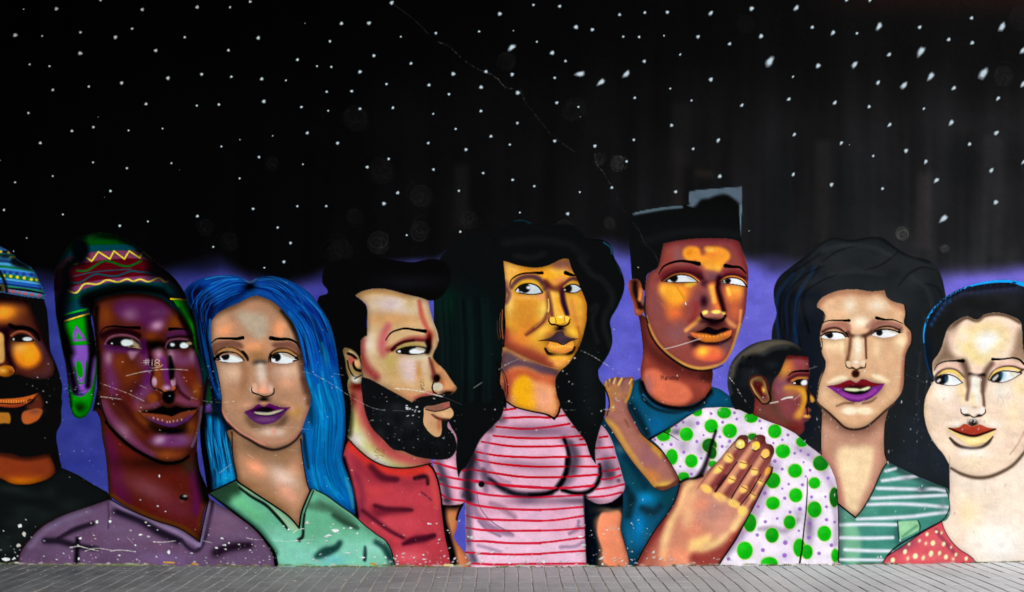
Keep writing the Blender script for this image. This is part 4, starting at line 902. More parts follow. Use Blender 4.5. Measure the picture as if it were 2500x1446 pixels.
def fig_flat():
    f = 'flat'
    use(); O()
    reg(f, 'shirt', '1490,1010 1545,932! 1565,922! 1590,960 1620,975 1690,975 1725,950 1738,944! 1760,952 1790,975 1830,1010 1830,1180 1700,1250 1640,1320 1556,1400! 1540,1400! 1500,1290 1490,1130 1460,1040', (8, 76, 108))
    use('flat_shirt')
    for i in range(40): E(1480+rng.rand()*300, 1000+rng.rand()*370, 20+20*rng.rand(), 10+16*rng.rand(), [(12, 96, 140), (8, 50, 70), (16, 70, 92)][i % 3], bl=14, a=.5)
    O(1460, 900, K)
    L('470,150 480,260 560,380 740,450 960,450 1150,400 1250,280', [30, 40, 44, 44, 40, 36, 30], (10, 34, 48), bl=14); L('500,290 600,400 780,470 980,480', 22, (20, 96, 136), bl=9)
    E(640, 600, 110, 90, (6, 90, 140), bl=50, a=.8); L('380,400 470,560 540,720', 60, (6, 40, 56), bl=26, a=.7); L('60,560 130,650 230,800 330,970 420,1090', 90, (6, 60, 84), bl=30, a=.8); E(250, 880, 60, 40, (90, 130, 140), bl=26, a=.5)
    L('560,780 720,700 860,620 1000,525', 20, (8, 20, 26), bl=8)
    E(1250, 330, 100, 40, (6, 74, 110), bl=30, a=.7)
    O(1280, 1126, K)
    F('1060,0 1200,120 1300,250 1440,330 1640,300 1640,520 1440,470 1240,330 1120,180', (10, 64, 78), bl=26, a=.9)
    E(1330, 420, 110, 70, (10, 128, 184), bl=45); E(1270, 720, 60, 140, (6, 116, 178), bl=40); E(1180, 420, 60, 60, (12, 40, 50), bl=34, a=.8); E(1400, 560, 100, 60, (20, 60, 78), bl=40, a=.8); E(1390, 830, 80, 90, (30, 92, 120), bl=45, a=.7); E(1150, 900, 40, 120, (20, 100, 140), bl=30, a=.6)
    use()
    O(1500, 700, K3)
    reg(f, 'neck', '225,260 240,300 270,500 280,650 256,850 290,1000 380,1100 520,1172 700,1172 850,1112 930,1042 952,980! 948,800 800,800 300,300', (150, 64, 50))
    use('flat_neck')
    L('250,300 290,500 380,640 560,760 800,850 940,850', [60, 90, 110, 110, 100, 80], (92, 34, 30), bl=36, a=.85)
    F('285,850 400,808 520,900 680,950 760,1040 740,1120 640,1170 520,1165 380,1090 300,1000', (212, 106, 76), bl=16); E(330, 980, 40, 90, (150, 96, 100), bl=30, a=.6)
    L('920,830 925,900 880,880', 60, (60, 22, 18), bl=26, a=.7)
    use()
    L('270,940 320,1060 430,1150 600,1190 760,1180 880,1110 950,1020', [26, 26, 22, 22, 22, 20, 14], (8, 10, 14), bl=8)
    # hair
    O(1500, 440, K3)
    reg(f, 'hair', '145,372 180,330 220,315 350,286 600,252 738,242! 733,125 770,106 1000,84 1252,64! 1248,300 1242,560 1248,650! 1222,602 1000,570 800,572 600,597 482,622! 460,720 432,850 360,900 320,930 310,1000 300,1095! 270,1060 240,982 170,967! 160,800 142,550', (11, 13, 14))
    use('flat_hair')
    F('720,250 720,100 1260,50 1255,300 1230,330', (72, 86, 98), bl=5)
    F('700,290 790,255 850,190 920,180 1000,150 1090,140 1180,190 1225,240 1236,300 1240,700 100,700 100,420 400,330', (11, 13, 14), bl=12)
    L('195,325 330,302 500,275 660,262', [30, 26, 22, 10], (88, 108, 118), bl=11, a=.8); L('1240,250 1236,380 1242,550', [20, 14, 8], (80, 98, 110), bl=5)
    L('300,600 600,520 900,500 1200,540', 60, (18, 21, 22), bl=30, a=.7)
    use()
    # ear
    reg(f, 'ear', '138,1005 180,970 242,985 272,1062 292,1200 294,1282 240,1334 202,1312 190,1232 152,1112', (196, 98, 52))
    use('flat_ear'); L('200,1010 205,1090 235,1180 250,1240', [50, 60, 50, 40], (50, 22, 18), bl=14); L('262,1080 250,1170', 30, (230, 130, 56), bl=10); E(280, 1180, 16, 40, (150, 100, 106), bl=10); E(215, 1290, 24, 24, (196, 106, 70), bl=10); E(270, 1250, 16, 20, (60, 26, 18), bl=9); use()
    # face
    reg(f, 'face', '482,624! 600,598 800,574 1000,570 1150,580 1222,602! 1250,680 1292,800 1312,900 1304,1060 1292,1200 1282,1300 1256,1390 1220,1494 1160,1664 1088,1786! 960,1846 820,1862 700,1826 560,1736 440,1626 360,1496 312,1346 298,1240 298,1095! 310,1000 332,922 422,860 460,720', (142, 70, 60))
    use('flat_face')
    L('490,640 620,610 820,590 1000,588 1200,610', 50, (140, 58, 56), bl=20, a=.7); E(610, 750, 90, 70, (136, 86, 84), bl=50, a=.8); E(520, 760, 60, 90, (150, 58, 48), bl=40, a=.6)
    F('670,720 690,670 760,650 830,670 860,740 900,700 880,660 960,650 1060,665 1125,710 1130,770 1080,820 1040,880 990,900 930,880 870,840 800,790 740,790 690,770', (228, 142, 50), bl=13)
    E(735, 715, 40, 40, (214, 126, 34), bl=24, a=.9); E(950, 730, 70, 30, (214, 120, 50), bl=24, a=.7); E(940, 860, 60, 26, (240, 162, 60), bl=18, a=.8); E(940, 685, 40, 16, (246, 176, 76), bl=12, a=.9); E(1010, 870, 30, 30, (244, 170, 60), bl=14, a=.8)
    E(940, 925, 70, 40, (150, 90, 80), bl=28, a=.9); E(970, 960, 80, 40, (110, 66, 70), bl=26, a=.8)
    L('1200,640 1250,760 1290,900', 60, (132, 50, 50), bl=26, a=.7); L('1270,720 1300,830', 12, (200, 120, 50), bl=5, a=.6)
    F('440,930 560,860 700,850 840,880 860,960 800,930 660,905 540,930 470,990', (104, 36, 34), bl=16, a=.9); F('1040,940 1110,890 1230,890 1300,960 1290,990 1200,940 1100,945', (108, 36, 36), bl=14, a=.9)
    L('434,920 480,850 560,810 650,794 750,804 828,822', [9, 18, 22, 24, 26, 42], (24, 6, 10), bl=3); L('1090,840 1160,850 1230,856 1292,915', [42, 26, 22, 9], (24, 6, 10), bl=3)
    L('830,930 880,1000 900,1040', 40, (80, 34, 36), bl=18, a=.8); L('1030,960 1005,1040 1040,1180 1070,1280', [40, 44, 54, 40], (58, 18, 20), bl=14)
    L('870,1020 940,1000 1010,1000', 30, (70, 30, 36), bl=14, a=.9)
    # cheeks
    F('440,1030 600,1000 800,1005 790,1090 730,1170 650,1260 570,1370 500,1270 445,1160', (206, 116, 52), bl=24)
    F('450,1040 560,1010 680,1060 690,1150 620,1220 540,1200 460,1120', (240, 152, 48), bl=22); E(475, 1080, 30, 50, (246, 176, 60), bl=18, a=.8); F('690,1020 800,1000 740,1050', (244, 184, 60), bl=9); L('620,1060 700,1180', [20, 16], (190, 120, 40), bl=9, a=.7)
    E(600, 1320, 70, 60, (214, 100, 58), bl=34, a=.8)
    E(400, 1250, 70, 160, (140, 78, 76), bl=45, a=.8); E(620, 1500, 150, 110, (134, 82, 84), bl=60, a=.8); E(800, 1180, 50, 120, (142, 74, 72), bl=34, a=.8); L('800,1220 790,1320 750,1400', 50, (140, 52, 46), bl=24, a=.7)
    E(1170, 1100, 90, 110, (214, 124, 58), bl=40); E(1200, 1060, 60, 50, (232, 156, 66), bl=26, a=.8); E(1180, 1280, 70, 90, (206, 104, 64), bl=36, a=.8); L('1110,1060 1130,1120', 24, (236, 170, 70), bl=9)
    L('1290,1080 1284,1240 1260,1380', 24, (150, 70, 76), bl=10, a=.8); L('1240,1280 1230,1400 1215,1500', 20, (226, 150, 90), bl=7, a=.8)
    # nose
    L('960,1040 985,1150 1010,1260', [54, 76, 100], (212, 112, 62), bl=12); L('950,1055 960,1120 975,1190', [40, 38, 28], (244, 178, 66), bl=7); E(905, 1180, 50, 120, (146, 88, 84), bl=30, a=.8)
    E(880, 1190, 36, 50, (70, 28, 30), bl=26, a=.8)
    F('850,1320 880,1280 950,1285 1000,1275 1060,1280 1090,1310 1070,1350 1000,1372 940,1362 880,1350', (164, 98, 82), bl=7)
    E(888, 1298, 30, 20, (250, 196, 96), bl=7, ang=-20); E(1000, 1292, 46, 19, (252, 196, 96), bl=7); E(1070, 1300, 18, 16, (252, 196, 96), bl=6)
    L('850,1310 862,1345 900,1362 940,1372 1000,1384 1060,1368 1090,1330', [10, 20, 20, 18, 18, 20, 12], (16, 8, 10), bl=6)
    O(1500, 700, K3)
    E(970, 360, 90, 36, (50, 20, 20), bl=22, a=.9)
    L('830,320 780,370 700,430', [30, 40, 20], (206, 136, 76), bl=12, a=.95); L('880,360 800,420', 50, (130, 80, 72), bl=18, a=.7); L('1110,330 1150,370 1185,390', [30, 44, 20], (206, 130, 84), bl=12, a=.95)
    use()
    reg(f, 'lips', '738,452! 850,422 920,390 1000,418 1080,398 1152,425! 1132,490 1050,532 950,547 860,537 790,502', (204, 112, 34))
    use('flat_lips')
    F('738,452! 850,422 920,385 1000,415 1080,392 1152,425! 1050,455 980,478 900,462 800,456', (36, 14, 14), bl=6); F('738,452 800,456 860,490 800,495', (226, 110, 60), bl=9, a=.8); F('1080,465 1150,430 1125,480', (226, 110, 60), bl=8, a=.8)
    for i in range(8): E(830+i*36, 490-abs(i-3.5)*2+(-14 if i > 5 else 0), 7, 9, (240, 166, 72), bl=4, a=.75)
    use('flat_face')
    F('760,510 860,545 950,556 1060,540 1130,500 1100,560 960,585 840,565 770,600', (50, 18, 16), bl=20, a=.85); E(1090, 580, 70, 60, (126, 80, 80), bl=36, a=.8)
    E(920, 650, 140, 72, (214, 108, 64), bl=24); E(868, 640, 46, 44, (244, 176, 60), bl=24); E(960, 700, 90, 30, (206, 90, 66), bl=24, a=.8)
    L('310,290 330,360 372,470 440,580 560,690 700,772 830,804 960,790 1085,738 1160,610 1232,370', [8, 20, 28, 28, 28, 28, 30, 28, 26, 22, 12], (236, 166, 86), bl=7)
    use()
    L('320,380 362,490 432,592 552,702 695,790 830,826 960,812 1060,775', [4, 10, 12, 14, 16, 14, 10, 4], (24, 12, 8), bl=6, a=.8)
    L('300,100 298,250 330,360', [8, 14, 10], (30, 14, 10), bl=7, a=.8)
    # eyes
    O(1500, 440, K3)
    L('488,992 560,938 650,914 745,930 826,992', 15, (216, 130, 50), bl=4); L('1028,1002 1090,954 1170,942 1242,964 1292,1012', 14, (216, 132, 54), bl=4)
    reg(f, 'eye', '498,994 560,952 650,932 740,950 816,996! 700,1000 600,1002', (230, 234, 238))
    use('flat_eye'); E(584, 962, 38, 36, (10, 8, 9), bl=7); L('500,994 560,956', 26, (10, 8, 9), bl=6); E(536, 986, 14, 10, (226, 226, 226), bl=4); F('700,945 815,995 740,975', (180, 180, 176), bl=7, a=.7); use()
    L('490,998 560,950 650,929 745,946 822,998', 9, (14, 8, 8), bl=3); L('520,1000 640,1004 820,1000', 6, (20, 10, 8), bl=2)
    reg(f, 'eye', '1045,1002 1100,970 1180,965 1250,990 1292,1040! 1200,1024 1110,1012', (230, 234, 238), key='flat_eye2')
    use('flat_eye2'); E(1112, 988, 30, 26, (10, 8, 9), bl=6); E(1060, 998, 16, 12, (60, 50, 48), bl=6); use()
    L('1036,1004 1095,964 1175,958 1250,984 1300,1046', [9, 8, 8, 9, 14], (14, 8, 8), bl=3); L('1060,1010 1150,1020 1290,1046', 6, (20, 10, 8), bl=2)
    # name scrawled on the neck
    O(1580, 890, .048)
    for s in ('710,780 700,550 760,700 820,560 810,790', '930,640 880,780 930,800 970,650 960,810', '1010,790 1020,640 1080,650', '1080,640 1110,760 1170,760 1190,620 1180,770', '1290,770 1230,740 1250,660 1310,640 1330,600 1310,780', '1420,760 1360,740 1380,660 1450,640 1480,600 1450,780', '1500,700 1540,690 1560,780 1500,780', '1560,720 1640,660'):
        L(s, 26, (58, 24, 22), a=.75, sharp=True)

def fig_child():
    f = 'child'
    use(); O()
    reg(f, 'shirt', '1591,1073! 1620,1055 1648,1037 1682,1015 1715,998 1748,995 1773,995 1802,999 1840,1012 1873,1028 1906,1039 1933,1052 1950,1066 1972,1087 1999,1107 2021,1130 2036,1160 2044,1195 2046,1240 2048,1304 2047,1400! 1735,1400! 1700,1250 1683,1172 1657,1174! 1640,1135 1615,1097', (238, 231, 241))
    use('child_shirt')
    for i in range(60): E(1600+rng.rand()*440, 1000+rng.rand()*370, 14+22*rng.rand(), 10+14*rng.rand(), [(248, 246, 250), (222, 212, 230), (232, 222, 236)][i % 3], bl=12, a=.6)
    O(1460, 900, K)
    E(900, 640, 150, 40, (190, 182, 198), bl=40, a=.8, ang=-30); E(940, 850, 60, 80, (150, 144, 160), bl=34, a=.7); E(1130, 900, 40, 70, (170, 164, 180), bl=30, a=.7); E(1020, 620, 60, 40, (140, 134, 148), bl=30, a=.6); E(870, 700, 60, 34, (96, 90, 104), bl=20, a=.8); E(1000, 1150, 110, 40, (190, 176, 206), bl=30, a=.8)
    O(1760, 1080, K3)
    L('480,220 440,400 340,660 200,900 60,1080', [60, 80, 90, 70, 40], (160, 142, 172), bl=20, a=.8); L('560,200 540,300', 60, (176, 160, 186), bl=26, a=.6)
    L('380,850 520,845 620,870 760,760', [20, 50, 50, 30], (160, 146, 168), bl=18, a=.7); E(870, 820, 34, 150, (130, 118, 140), bl=26, a=.85); E(760, 700, 50, 50, (180, 166, 190), bl=26, a=.7)
    L('760,60 900,140 1000,260 1090,420', [50, 80, 70, 40], (186, 172, 198), bl=26, a=.8); L('1110,640 1130,800 1120,1000', 40, (190, 178, 200), bl=20, a=.8); E(640, 1120, 70, 60, (200, 186, 214), bl=30, a=.6); L('420,560 300,760', 60, (200, 186, 210), bl=26, a=.5)
    GR = (32, 190, 30)
    def dots(lst):
        for d in lst:
            x, y, rx = d[:3]; ry = d[3] if len(d) > 3 else rx*(.96+.1*rng.rand()); dk = d[4] if len(d) > 4 else 0
            E(x, y, rx+5, ry+5, (206, 226, 110), bl=5, a=.8)
            E(x, y, rx-2, ry-2, (30-dk*.1, 192-dk, 32), bl=5)
            E(x+rx*.15, y+ry*.2, rx*.6, ry*.6, (26, 160-dk*.7, 30), bl=rx*.35, a=.45)
            E(x-rx*.3, y-ry*.3, rx*.5, ry*.4, (70, 214-dk, 60), bl=rx*.4, a=.4)
    O(1460, 900, K); dots([(1095, 480, 55, 48), (1250, 635, 74), (975, 725, 75), (722, 750, 72, 52), (765, 680, 40, 40, 50), (815, 975, 66, 88), (1030, 1020, 70), (945, 1190, 62, 48, 20), (1230, 850, 82, 80, 80), (1260, 930, 50, 70, 90), (1265, 1055, 45, 40, 20), (1440, 690, 66), (1392, 490, 78, 62, 10)])
    O(1740, 800, K); dots([(425, 995, 74, 56, 10), (685, 1145, 75), (775, 1365, 80), (985, 1262, 66, 56, 10), (440, 1205, 52, 40, 50), (190, 1140, 78)])
    O(1760, 1080, K3); dots([(728, 280, 70), (980, 205, 78, 76, 60), (918, 400, 58), (735, 520, 66), (510, 375, 74, 78, 30), (510, 598, 68, 64), (918, 660, 70, 80, 20), (1112, 540, 48, 98, 80), (675, 785, 60, 68, 20), (285, 790, 64, 90, 40), (503, 912, 66, 74, 30), (1015, 895, 68, 76), (235, 1062, 78, 88, 0), (770, 1035, 60, 90, 10), (845, 1075, 56, 72, 20), (475, 1185, 82, 60, 0), (1120, 1110, 38, 66, 10)])
    PU = (152, 110, 192)
    for (ox, oy, k, lst) in ((1460, 900, K, ((1100, 603, 22), (940, 592, 16), (1248, 497, 17), (862, 635, 15), (805, 838, 18), (945, 923, 18), (1090, 805, 17), (1163, 735, 12), (907, 1080, 13), (1140, 990, 14), (1375, 592, 15), (1345, 753, 15), (1370, 860, 17), (625, 785, 16), (710, 838, 12), (1030, 1165, 18))),
                         (1740, 800, K, ((240, 940, 17), (265, 1010, 15), (108, 1045, 16), (518, 1030, 17), (537, 1112, 13), (830, 1185, 17), (770, 1237, 14), (670, 1275, 13), (970, 1360, 15), (905, 1387, 16), (1055, 1405, 16), (185, 1255, 20), (105, 1312, 16))),
                         (1760, 1080, K3, ((812, 196, 10), (602, 263, 15), (875, 274, 14), (530, 185, 18), (665, 411, 13), (602, 455, 11), (800, 418, 16), (832, 335, 10), (1052, 352, 16), (626, 549, 16), (890, 537, 15), (1025, 535, 12), (1036, 633, 15), (678, 685, 16), (775, 655, 20), (553, 748, 13), (436, 780, 17), (1036, 760, 17), (1115, 783, 14), (357, 910, 17), (765, 868, 12), (632, 985, 23), (412, 1058, 20), (625, 1110, 23), (963, 1090, 18), (1083, 1010, 18), (865, 935, 20), (870, 795, 18), (75, 1143, 18), (430, 500, 18), (365, 630, 16)))):
        O(ox, oy, k)
        for x, y, r in lst: E(x, y, r, r, PU, bl=4, a=.9)
    O(1460, 900, K)
    L('1300,690 1270,780 1240,880 1200,1020 1150,1140 1090,1240', [5, 10, 26, 44, 64, 80], (24, 22, 24), bl=9, a=.92)
    L('720,700 800,735 890,792', [10, 9, 5], (14, 16, 14), bl=3)
    O(1760, 1080, K3)
    L('850,350 846,500 835,680 815,850 795,1050 772,1190', [5, 10, 12, 12, 14, 20], (22, 18, 20), bl=4)
    use()
    L('1135,460 1150,640 1156,900 1152,1180', [5, 9, 9, 12], (20, 26, 24), bl=4); L('840,20 960,110 1050,200 1110,320', 5, (150, 130, 150), bl=3, a=.7)
    O(1460, 900, K)
    L('560,790 720,700 860,618 1000,522 1150,447', [14, 10, 8, 6, 5], (20, 20, 24), bl=4, a=.9)
    # arm
    reg(f, 'arm', '66,210 72,150 130,112 200,96 280,100 372,92 402,122! 382,200 362,280 322,380! 332,450 402,580 482,720 562,792 640,852 722,932 802,1052 862,1152 905,1245! 850,1292 720,1342 620,1312 540,1222 420,1082 330,962 220,792 130,652 76,572! 76,480 120,420 112,320', (168, 108, 90))
    use('child_arm')
    L('90,570 180,650 280,820 400,990 520,1160 620,1280', [40, 50, 46, 46, 50, 50], (208, 152, 74), bl=22, a=.9)
    E(700, 1290, 110, 40, (226, 176, 78), bl=24, a=.95, ang=-8); L('480,740 600,850 700,960', [40, 60, 40], (216, 156, 60), bl=22, a=.9); L('360,520 430,680 560,860', 60, (150, 92, 84), bl=30, a=.6)
    E(560, 1010, 90, 150, (160, 100, 104), bl=50, a=.7, ang=-38); E(600, 1180, 90, 60, (206, 128, 66), bl=36, a=.8, ang=40); L('740,960 830,1090 880,1220', 50, (140, 78, 66), bl=20, a=.8); L('650,1320 760,1310 890,1240', 30, (110, 56, 44), bl=12, a=.8)
    E(230, 240, 110, 90, (182, 124, 78), bl=40, a=.9); L('100,200 130,360 160,440', 40, (206, 142, 66), bl=20, a=.9); L('370,180 350,290 310,360', 26, (214, 162, 62), bl=10, a=.9); E(280, 200, 40, 60, (150, 98, 96), bl=26, a=.7)
    for (a, b, c, d) in ((128, 120, 112, 170), (192, 105, 170, 165), (262, 110, 225, 180), (372, 120, 342, 170), (88, 140, 80, 190)): L('%d,%d %d,%d' % (a, b, c, d), [22, 12], (238, 196, 110), bl=5); L('%d,%d %d,%d' % (a+30, b, c+34, d+10), [12, 8], (120, 76, 66), bl=6, a=.7)
    L('300,570 340,640', 20, (140, 84, 60), bl=9, a=.8)
    use()
    L('332,450 402,580 482,720 562,792 640,852 722,932 802,1052 862,1152 905,1245', [4, 6, 8, 10, 12, 12, 10, 8, 8], (40, 18, 14), bl=4, a=.8); L('130,655 220,795 330,965 420,1085 540,1225 620,1315 720,1345 850,1295', 7, (50, 26, 20), bl=4, a=.6)
    L('70,200 105,300 122,380 118,430', 8, (14, 10, 10), bl=3)
    # head
    O(1740, 800, K)
    reg(f, 'face', '815,305! 1035,308 1060,420 1072,500 1052,600 1048,690 1090,730 1128,795 1108,828 1062,832 1052,870 1088,910 1062,940 1082,985 1050,1032 1012,1050 1012,1130 955,1195! 870,1145 750,1085 600,1030 440,960! 470,740 560,830 600,760 640,640 700,500', (128, 60, 56))
    use('child_face')
    E(760, 640, 110, 130, (140, 78, 90), bl=60, a=.9); E(790, 450, 60, 90, (206, 142, 54), bl=34, ang=25); E(850, 430, 60, 50, (196, 112, 60), bl=34, a=.8); E(970, 380, 90, 70, (150, 70, 72), bl=45, a=.9); L('830,320 940,315 1030,330', 40, (110, 30, 26), bl=18, a=.8)
    F('780,670 900,640 1000,650 1045,700 1050,800 1000,920 940,1000 890,980 960,880 980,780 920,700', (218, 152, 44), bl=20); E(880, 720, 80, 50, (176, 106, 70), bl=34, a=.8); E(960, 960, 40, 50, (210, 140, 60), bl=20, a=.8, ang=30)
    L('640,720 660,850 760,990 900,1090', [60, 70, 60, 50], (100, 62, 46), bl=26, a=.9); E(830, 900, 100, 110, (140, 70, 72), bl=50, a=.7); E(900, 1100, 90, 50, (120, 38, 34), bl=34, a=.8)
    E(560, 930, 130, 90, (110, 62, 52), bl=45, a=.8); L('470,760 460,880 450,950', 60, (140, 50, 44), bl=24, a=.8); E(650, 560, 40, 80, (150, 84, 60), bl=28, a=.6)
    L('835,532 880,495 950,480 1052,478', [9, 20, 22, 28], (24, 8, 12), bl=4); L('840,580 900,540 980,525 1050,530', [30, 34, 40, 30], (96, 34, 34), bl=12, a=.9); L('880,588 940,560 1040,558', 22, (200, 128, 62), bl=7)
    E(1095, 790, 26, 44, (240, 180, 70), bl=10, ang=-30); L('1050,690 1060,800 1040,880', 26, (40, 16, 16), bl=10, a=.9); E(1060, 905, 30, 22, (150, 80, 66), bl=9); E(1045, 980, 40, 20, (226, 160, 80), bl=9); E(1020, 1020, 30, 20, (120, 60, 60), bl=10)
    L('1040,860 1045,960', 14, (50, 20, 18), bl=6)
    use()
    reg(f, 'eye', '872,608! 930,575 1000,568 1042,580 1040,632! 960,636 900,630', (14, 9, 10))
    F('972,612 995,582 1036,580 1036,630 990,636', (238, 240, 244), bl=3); F('886,616 905,602 916,620', (220, 222, 226), bl=2)
    reg(f, 'hair', '240,895 180,720 162,590 190,430 260,312 400,202 550,147 720,130 870,160 980,230 1050,320! 820,306! 790,380 740,495 680,570 655,640 642,712! 610,680 592,602 560,562 480,545 430,570 415,640 470,742! 450,950! 400,955 300,910', (16, 18, 20))
    use('child_hair')
    F('150,560 200,420 300,290 420,205 560,150 720,130 860,155 990,235 900,200 780,195 640,235 560,290 450,290 340,330 260,420 220,560', (80, 74, 64), bl=16)
    L('190,450 175,600 195,720', 40, (44, 46, 46), bl=16, a=.8); L('560,290 680,230 820,215', 40, (44, 46, 46), bl=22, a=.7)
    for i in range(12): x, y = 290+rng.rand()*140, 310+rng.rand()*120; L('%d,%d %d,%d' % (x, y, x-22, y+34), [16, 8], (6, 7, 8), bl=3)
    for i in range(14): E(300+rng.rand()*400, 380+rng.rand()*250, 50, 34, (30, 34, 38), bl=30, a=.4)
    use()
    F('395,600 420,540 520,525 590,560 640,720 640,820 560,850 500,800 430,720', (60, 26, 22), bl=4)
    reg(f, 'ear', '413,605 440,562 520,543 572,590 602,700 622,800 560,834 520,792 450,702', (186, 140, 84))
    use('child_ear'); F('440,600 500,570 550,600 580,700 600,790 560,800 520,760 460,680', (96, 34, 24), bl=14); E(530, 570, 60, 30, (120, 86, 50), bl=20, a=.8); E(562, 690, 18, 34, (236, 176, 80), bl=9, ang=-15); L('420,620 470,720 540,830', 13, (214, 162, 92), bl=5); E(580, 790, 30, 40, (150, 84, 72), bl=20, a=.8); use()

def fig_hand():
    f = 'flat'
    use(); O(1520, 1040, K4)
    reg(f, 'hand', '90,1310! 112,1228 200,1062 300,902 402,762 462,662 502,522 560,482 640,462 712,432 762,382 852,300 932,200 1002,120 1040,84 1100,88 1118,140 1180,84 1252,90 1268,150 1320,172 1338,230 1312,300 1302,348 1324,366 1316,412 1252,522 1202,622 1152,722 1092,832 1002,1002 900,1152 850,1232 810,1310!', (194, 124, 102))
    use('flat_hand')
    F('150,1240 330,920 460,700 520,540 560,700 420,900 340,1100 320,1240', (168, 92, 78), bl=30)
    L('120,1240 230,1050 360,850 460,690 505,540', [60, 70, 60, 50, 40], (140, 56, 50), bl=22, a=.9)
    L('360,1140 380,1000 430,850 500,720 560,560 600,500', [40, 60, 60, 60, 60, 60], (228, 176, 128), bl=24, a=.9)
    E(640, 820, 110, 170, (222, 132, 104), bl=60, a=.9, ang=15); E(520, 1150, 150, 90, (232, 140, 110), bl=60, a=.9); E(800, 760, 110, 80, (170, 116, 112), bl=50, a=.8); E(850, 880, 90, 110, (204, 134, 116), bl=50, a=.8); E(640, 660, 60, 60, (222, 130, 104), bl=34, a=.7)
    F('600,1010 700,980 780,960 760,1040 680,1080 590,1110', (240, 184, 122), bl=20, a=.95)
    L('1070,760 980,900 860,1020 700,1110', [60, 60, 60, 60], (232, 184, 130), bl=22, a=.8)
    L('1080,830 980,1000 880,1120 760,1180 640,1170', [40, 60, 80, 90, 60], (146, 58, 52), bl=24, a=.9); F('640,1150 800,1100 900,1100 830,1240 620,1240', (156, 70, 60), bl=22, a=.85)
    L('1090,850 1000,1010 900,1160 845,1240', 22, (60, 22, 20), bl=10, a=.8)
    # fingers
    fs = (('1090,750 1200,580 1260,470 1298,385', [80, 74, 66, 52]), ('960,715 1100,520 1190,380 1290,215', [110, 112, 108, 96]), ('830,675 980,460 1090,300 1210,130', [118, 118, 116, 108]), ('660,670 830,430 940,280 1060,130', [130, 130, 124, 106]))
    for i, (s, w) in enumerate(fs):
        L(s, np.array(w)+9, (50, 22, 18), bl=5, a=.75); L(s, w, (178, 108, 92), bl=4)
        P, _ = parse(s)
        d = (P[-1]-P[0])/np.hypot(*(P[-1]-P[0])); n = np.array([-d[1], d[0]])
        sh = ' '.join('%.1f,%.1f' % tuple((p+n*wd*K4*.26-np.array(_o[:2]))/K4) for p, wd in zip(P, w))
        hl = ' '.join('%.1f,%.1f' % tuple((p-n*wd*K4*.2-np.array(_o[:2]))/K4) for p, wd in zip(P, w))
        L(sh, np.array(w)*.5, (126, 58, 54), bl=16, a=.8); L(hl, np.array(w)*.34, (214, 146, 108), bl=14, a=.7)
    F('560,640 660,560 740,550 850,610 960,655 1060,700 1120,740 1040,880 900,920 740,880 600,780', (200, 130, 108), bl=14); F('520,700 600,560 660,560 640,760 560,900', (224, 166, 126), bl=26, a=.8); E(800, 760, 110, 80, (172, 118, 112), bl=50, a=.8); E(680, 700, 80, 60, (220, 134, 106), bl=40, a=.7); E(880, 860, 80, 80, (206, 138, 118), bl=50, a=.8); L('1070,760 980,900', 50, (232, 184, 130), bl=22, a=.8)
    for (x, y, rx, ry, an) in ((1050, 130, 52, 46, -50), (1215, 120, 50, 44, -50), (1295, 210, 44, 44, -50)): E(x, y, rx+8, ry+8, (100, 44, 40), bl=20, a=.75)
    E(1040, 162, 40, 42, (250, 190, 96), bl=6); E(1178, 176, 34, 40, (246, 176, 70), bl=6, ang=20); E(1262, 245, 36, 42, (238, 164, 86), bl=6, ang=20); E(1280, 400, 22, 42, (226, 150, 66), bl=6, ang=25)
    E(1030, 150, 16, 16, (255, 220, 160), bl=7)
    for s in ('1000,190 1040,208 1075,195', '1145,210 1175,222 1205,205', '1222,270 1255,292 1290,275'): L(s, 9, (50, 20, 14), bl=4, a=.8)
    for (x, y, rx, ry, an) in ((935, 285, 40, 44, -50), (845, 385, 46, 30, -35), (1065, 345, 36, 34, -50), (965, 475, 38, 28, -40), (1165, 405, 34, 32, -50), (1070, 560, 38, 30, -40), (1215, 500, 20, 28, -60), (1150, 620, 24, 30, -55), (740, 555, 54, 34, 30), (860, 630, 66, 34, 25), (980, 685, 60, 34, 25), (1060, 750, 44, 40, 40)):
        E(x, y, rx, ry, (240, 182, 100), bl=12, a=.9, ang=an)
    for s in ('930,262 965,288', '850,365 888,392', '1040,322 1098,335', '940,462 990,480', '1140,382 1192,392', '1050,535 1100,560', '1205,480 1235,492', '1125,590 1170,615'): L(s, 8, (110, 54, 36), bl=4, a=.8)
    L('820,580 900,470 1010,320', [14, 12, 8], (36, 14, 12), bl=5); L('960,640 1030,520 1140,350', [10, 10, 8], (36, 14, 12), bl=4); L('1040,700 1120,600 1220,430', [8, 10, 8], (36, 14, 12), bl=4)
    L('850,520 900,450', 30, (80, 34, 30), bl=16, a=.7)
    E(860, 660, 60, 26, (206, 146, 120), bl=20, a=.6)
    use()
    L('110,1235 200,1062 300,902 402,762 462,662 502,522', [12, 10, 10, 9, 9, 10], (24, 14, 14), bl=4); L('1324,366 1316,412 1252,522 1202,622 1152,722 1092,832 1002,1002 900,1152 845,1240', 10, (26, 12, 12), bl=4)
    L('505,500 560,470 640,460 700,440', [14, 10, 20, 30], (20, 14, 14), bl=8, a=.8)

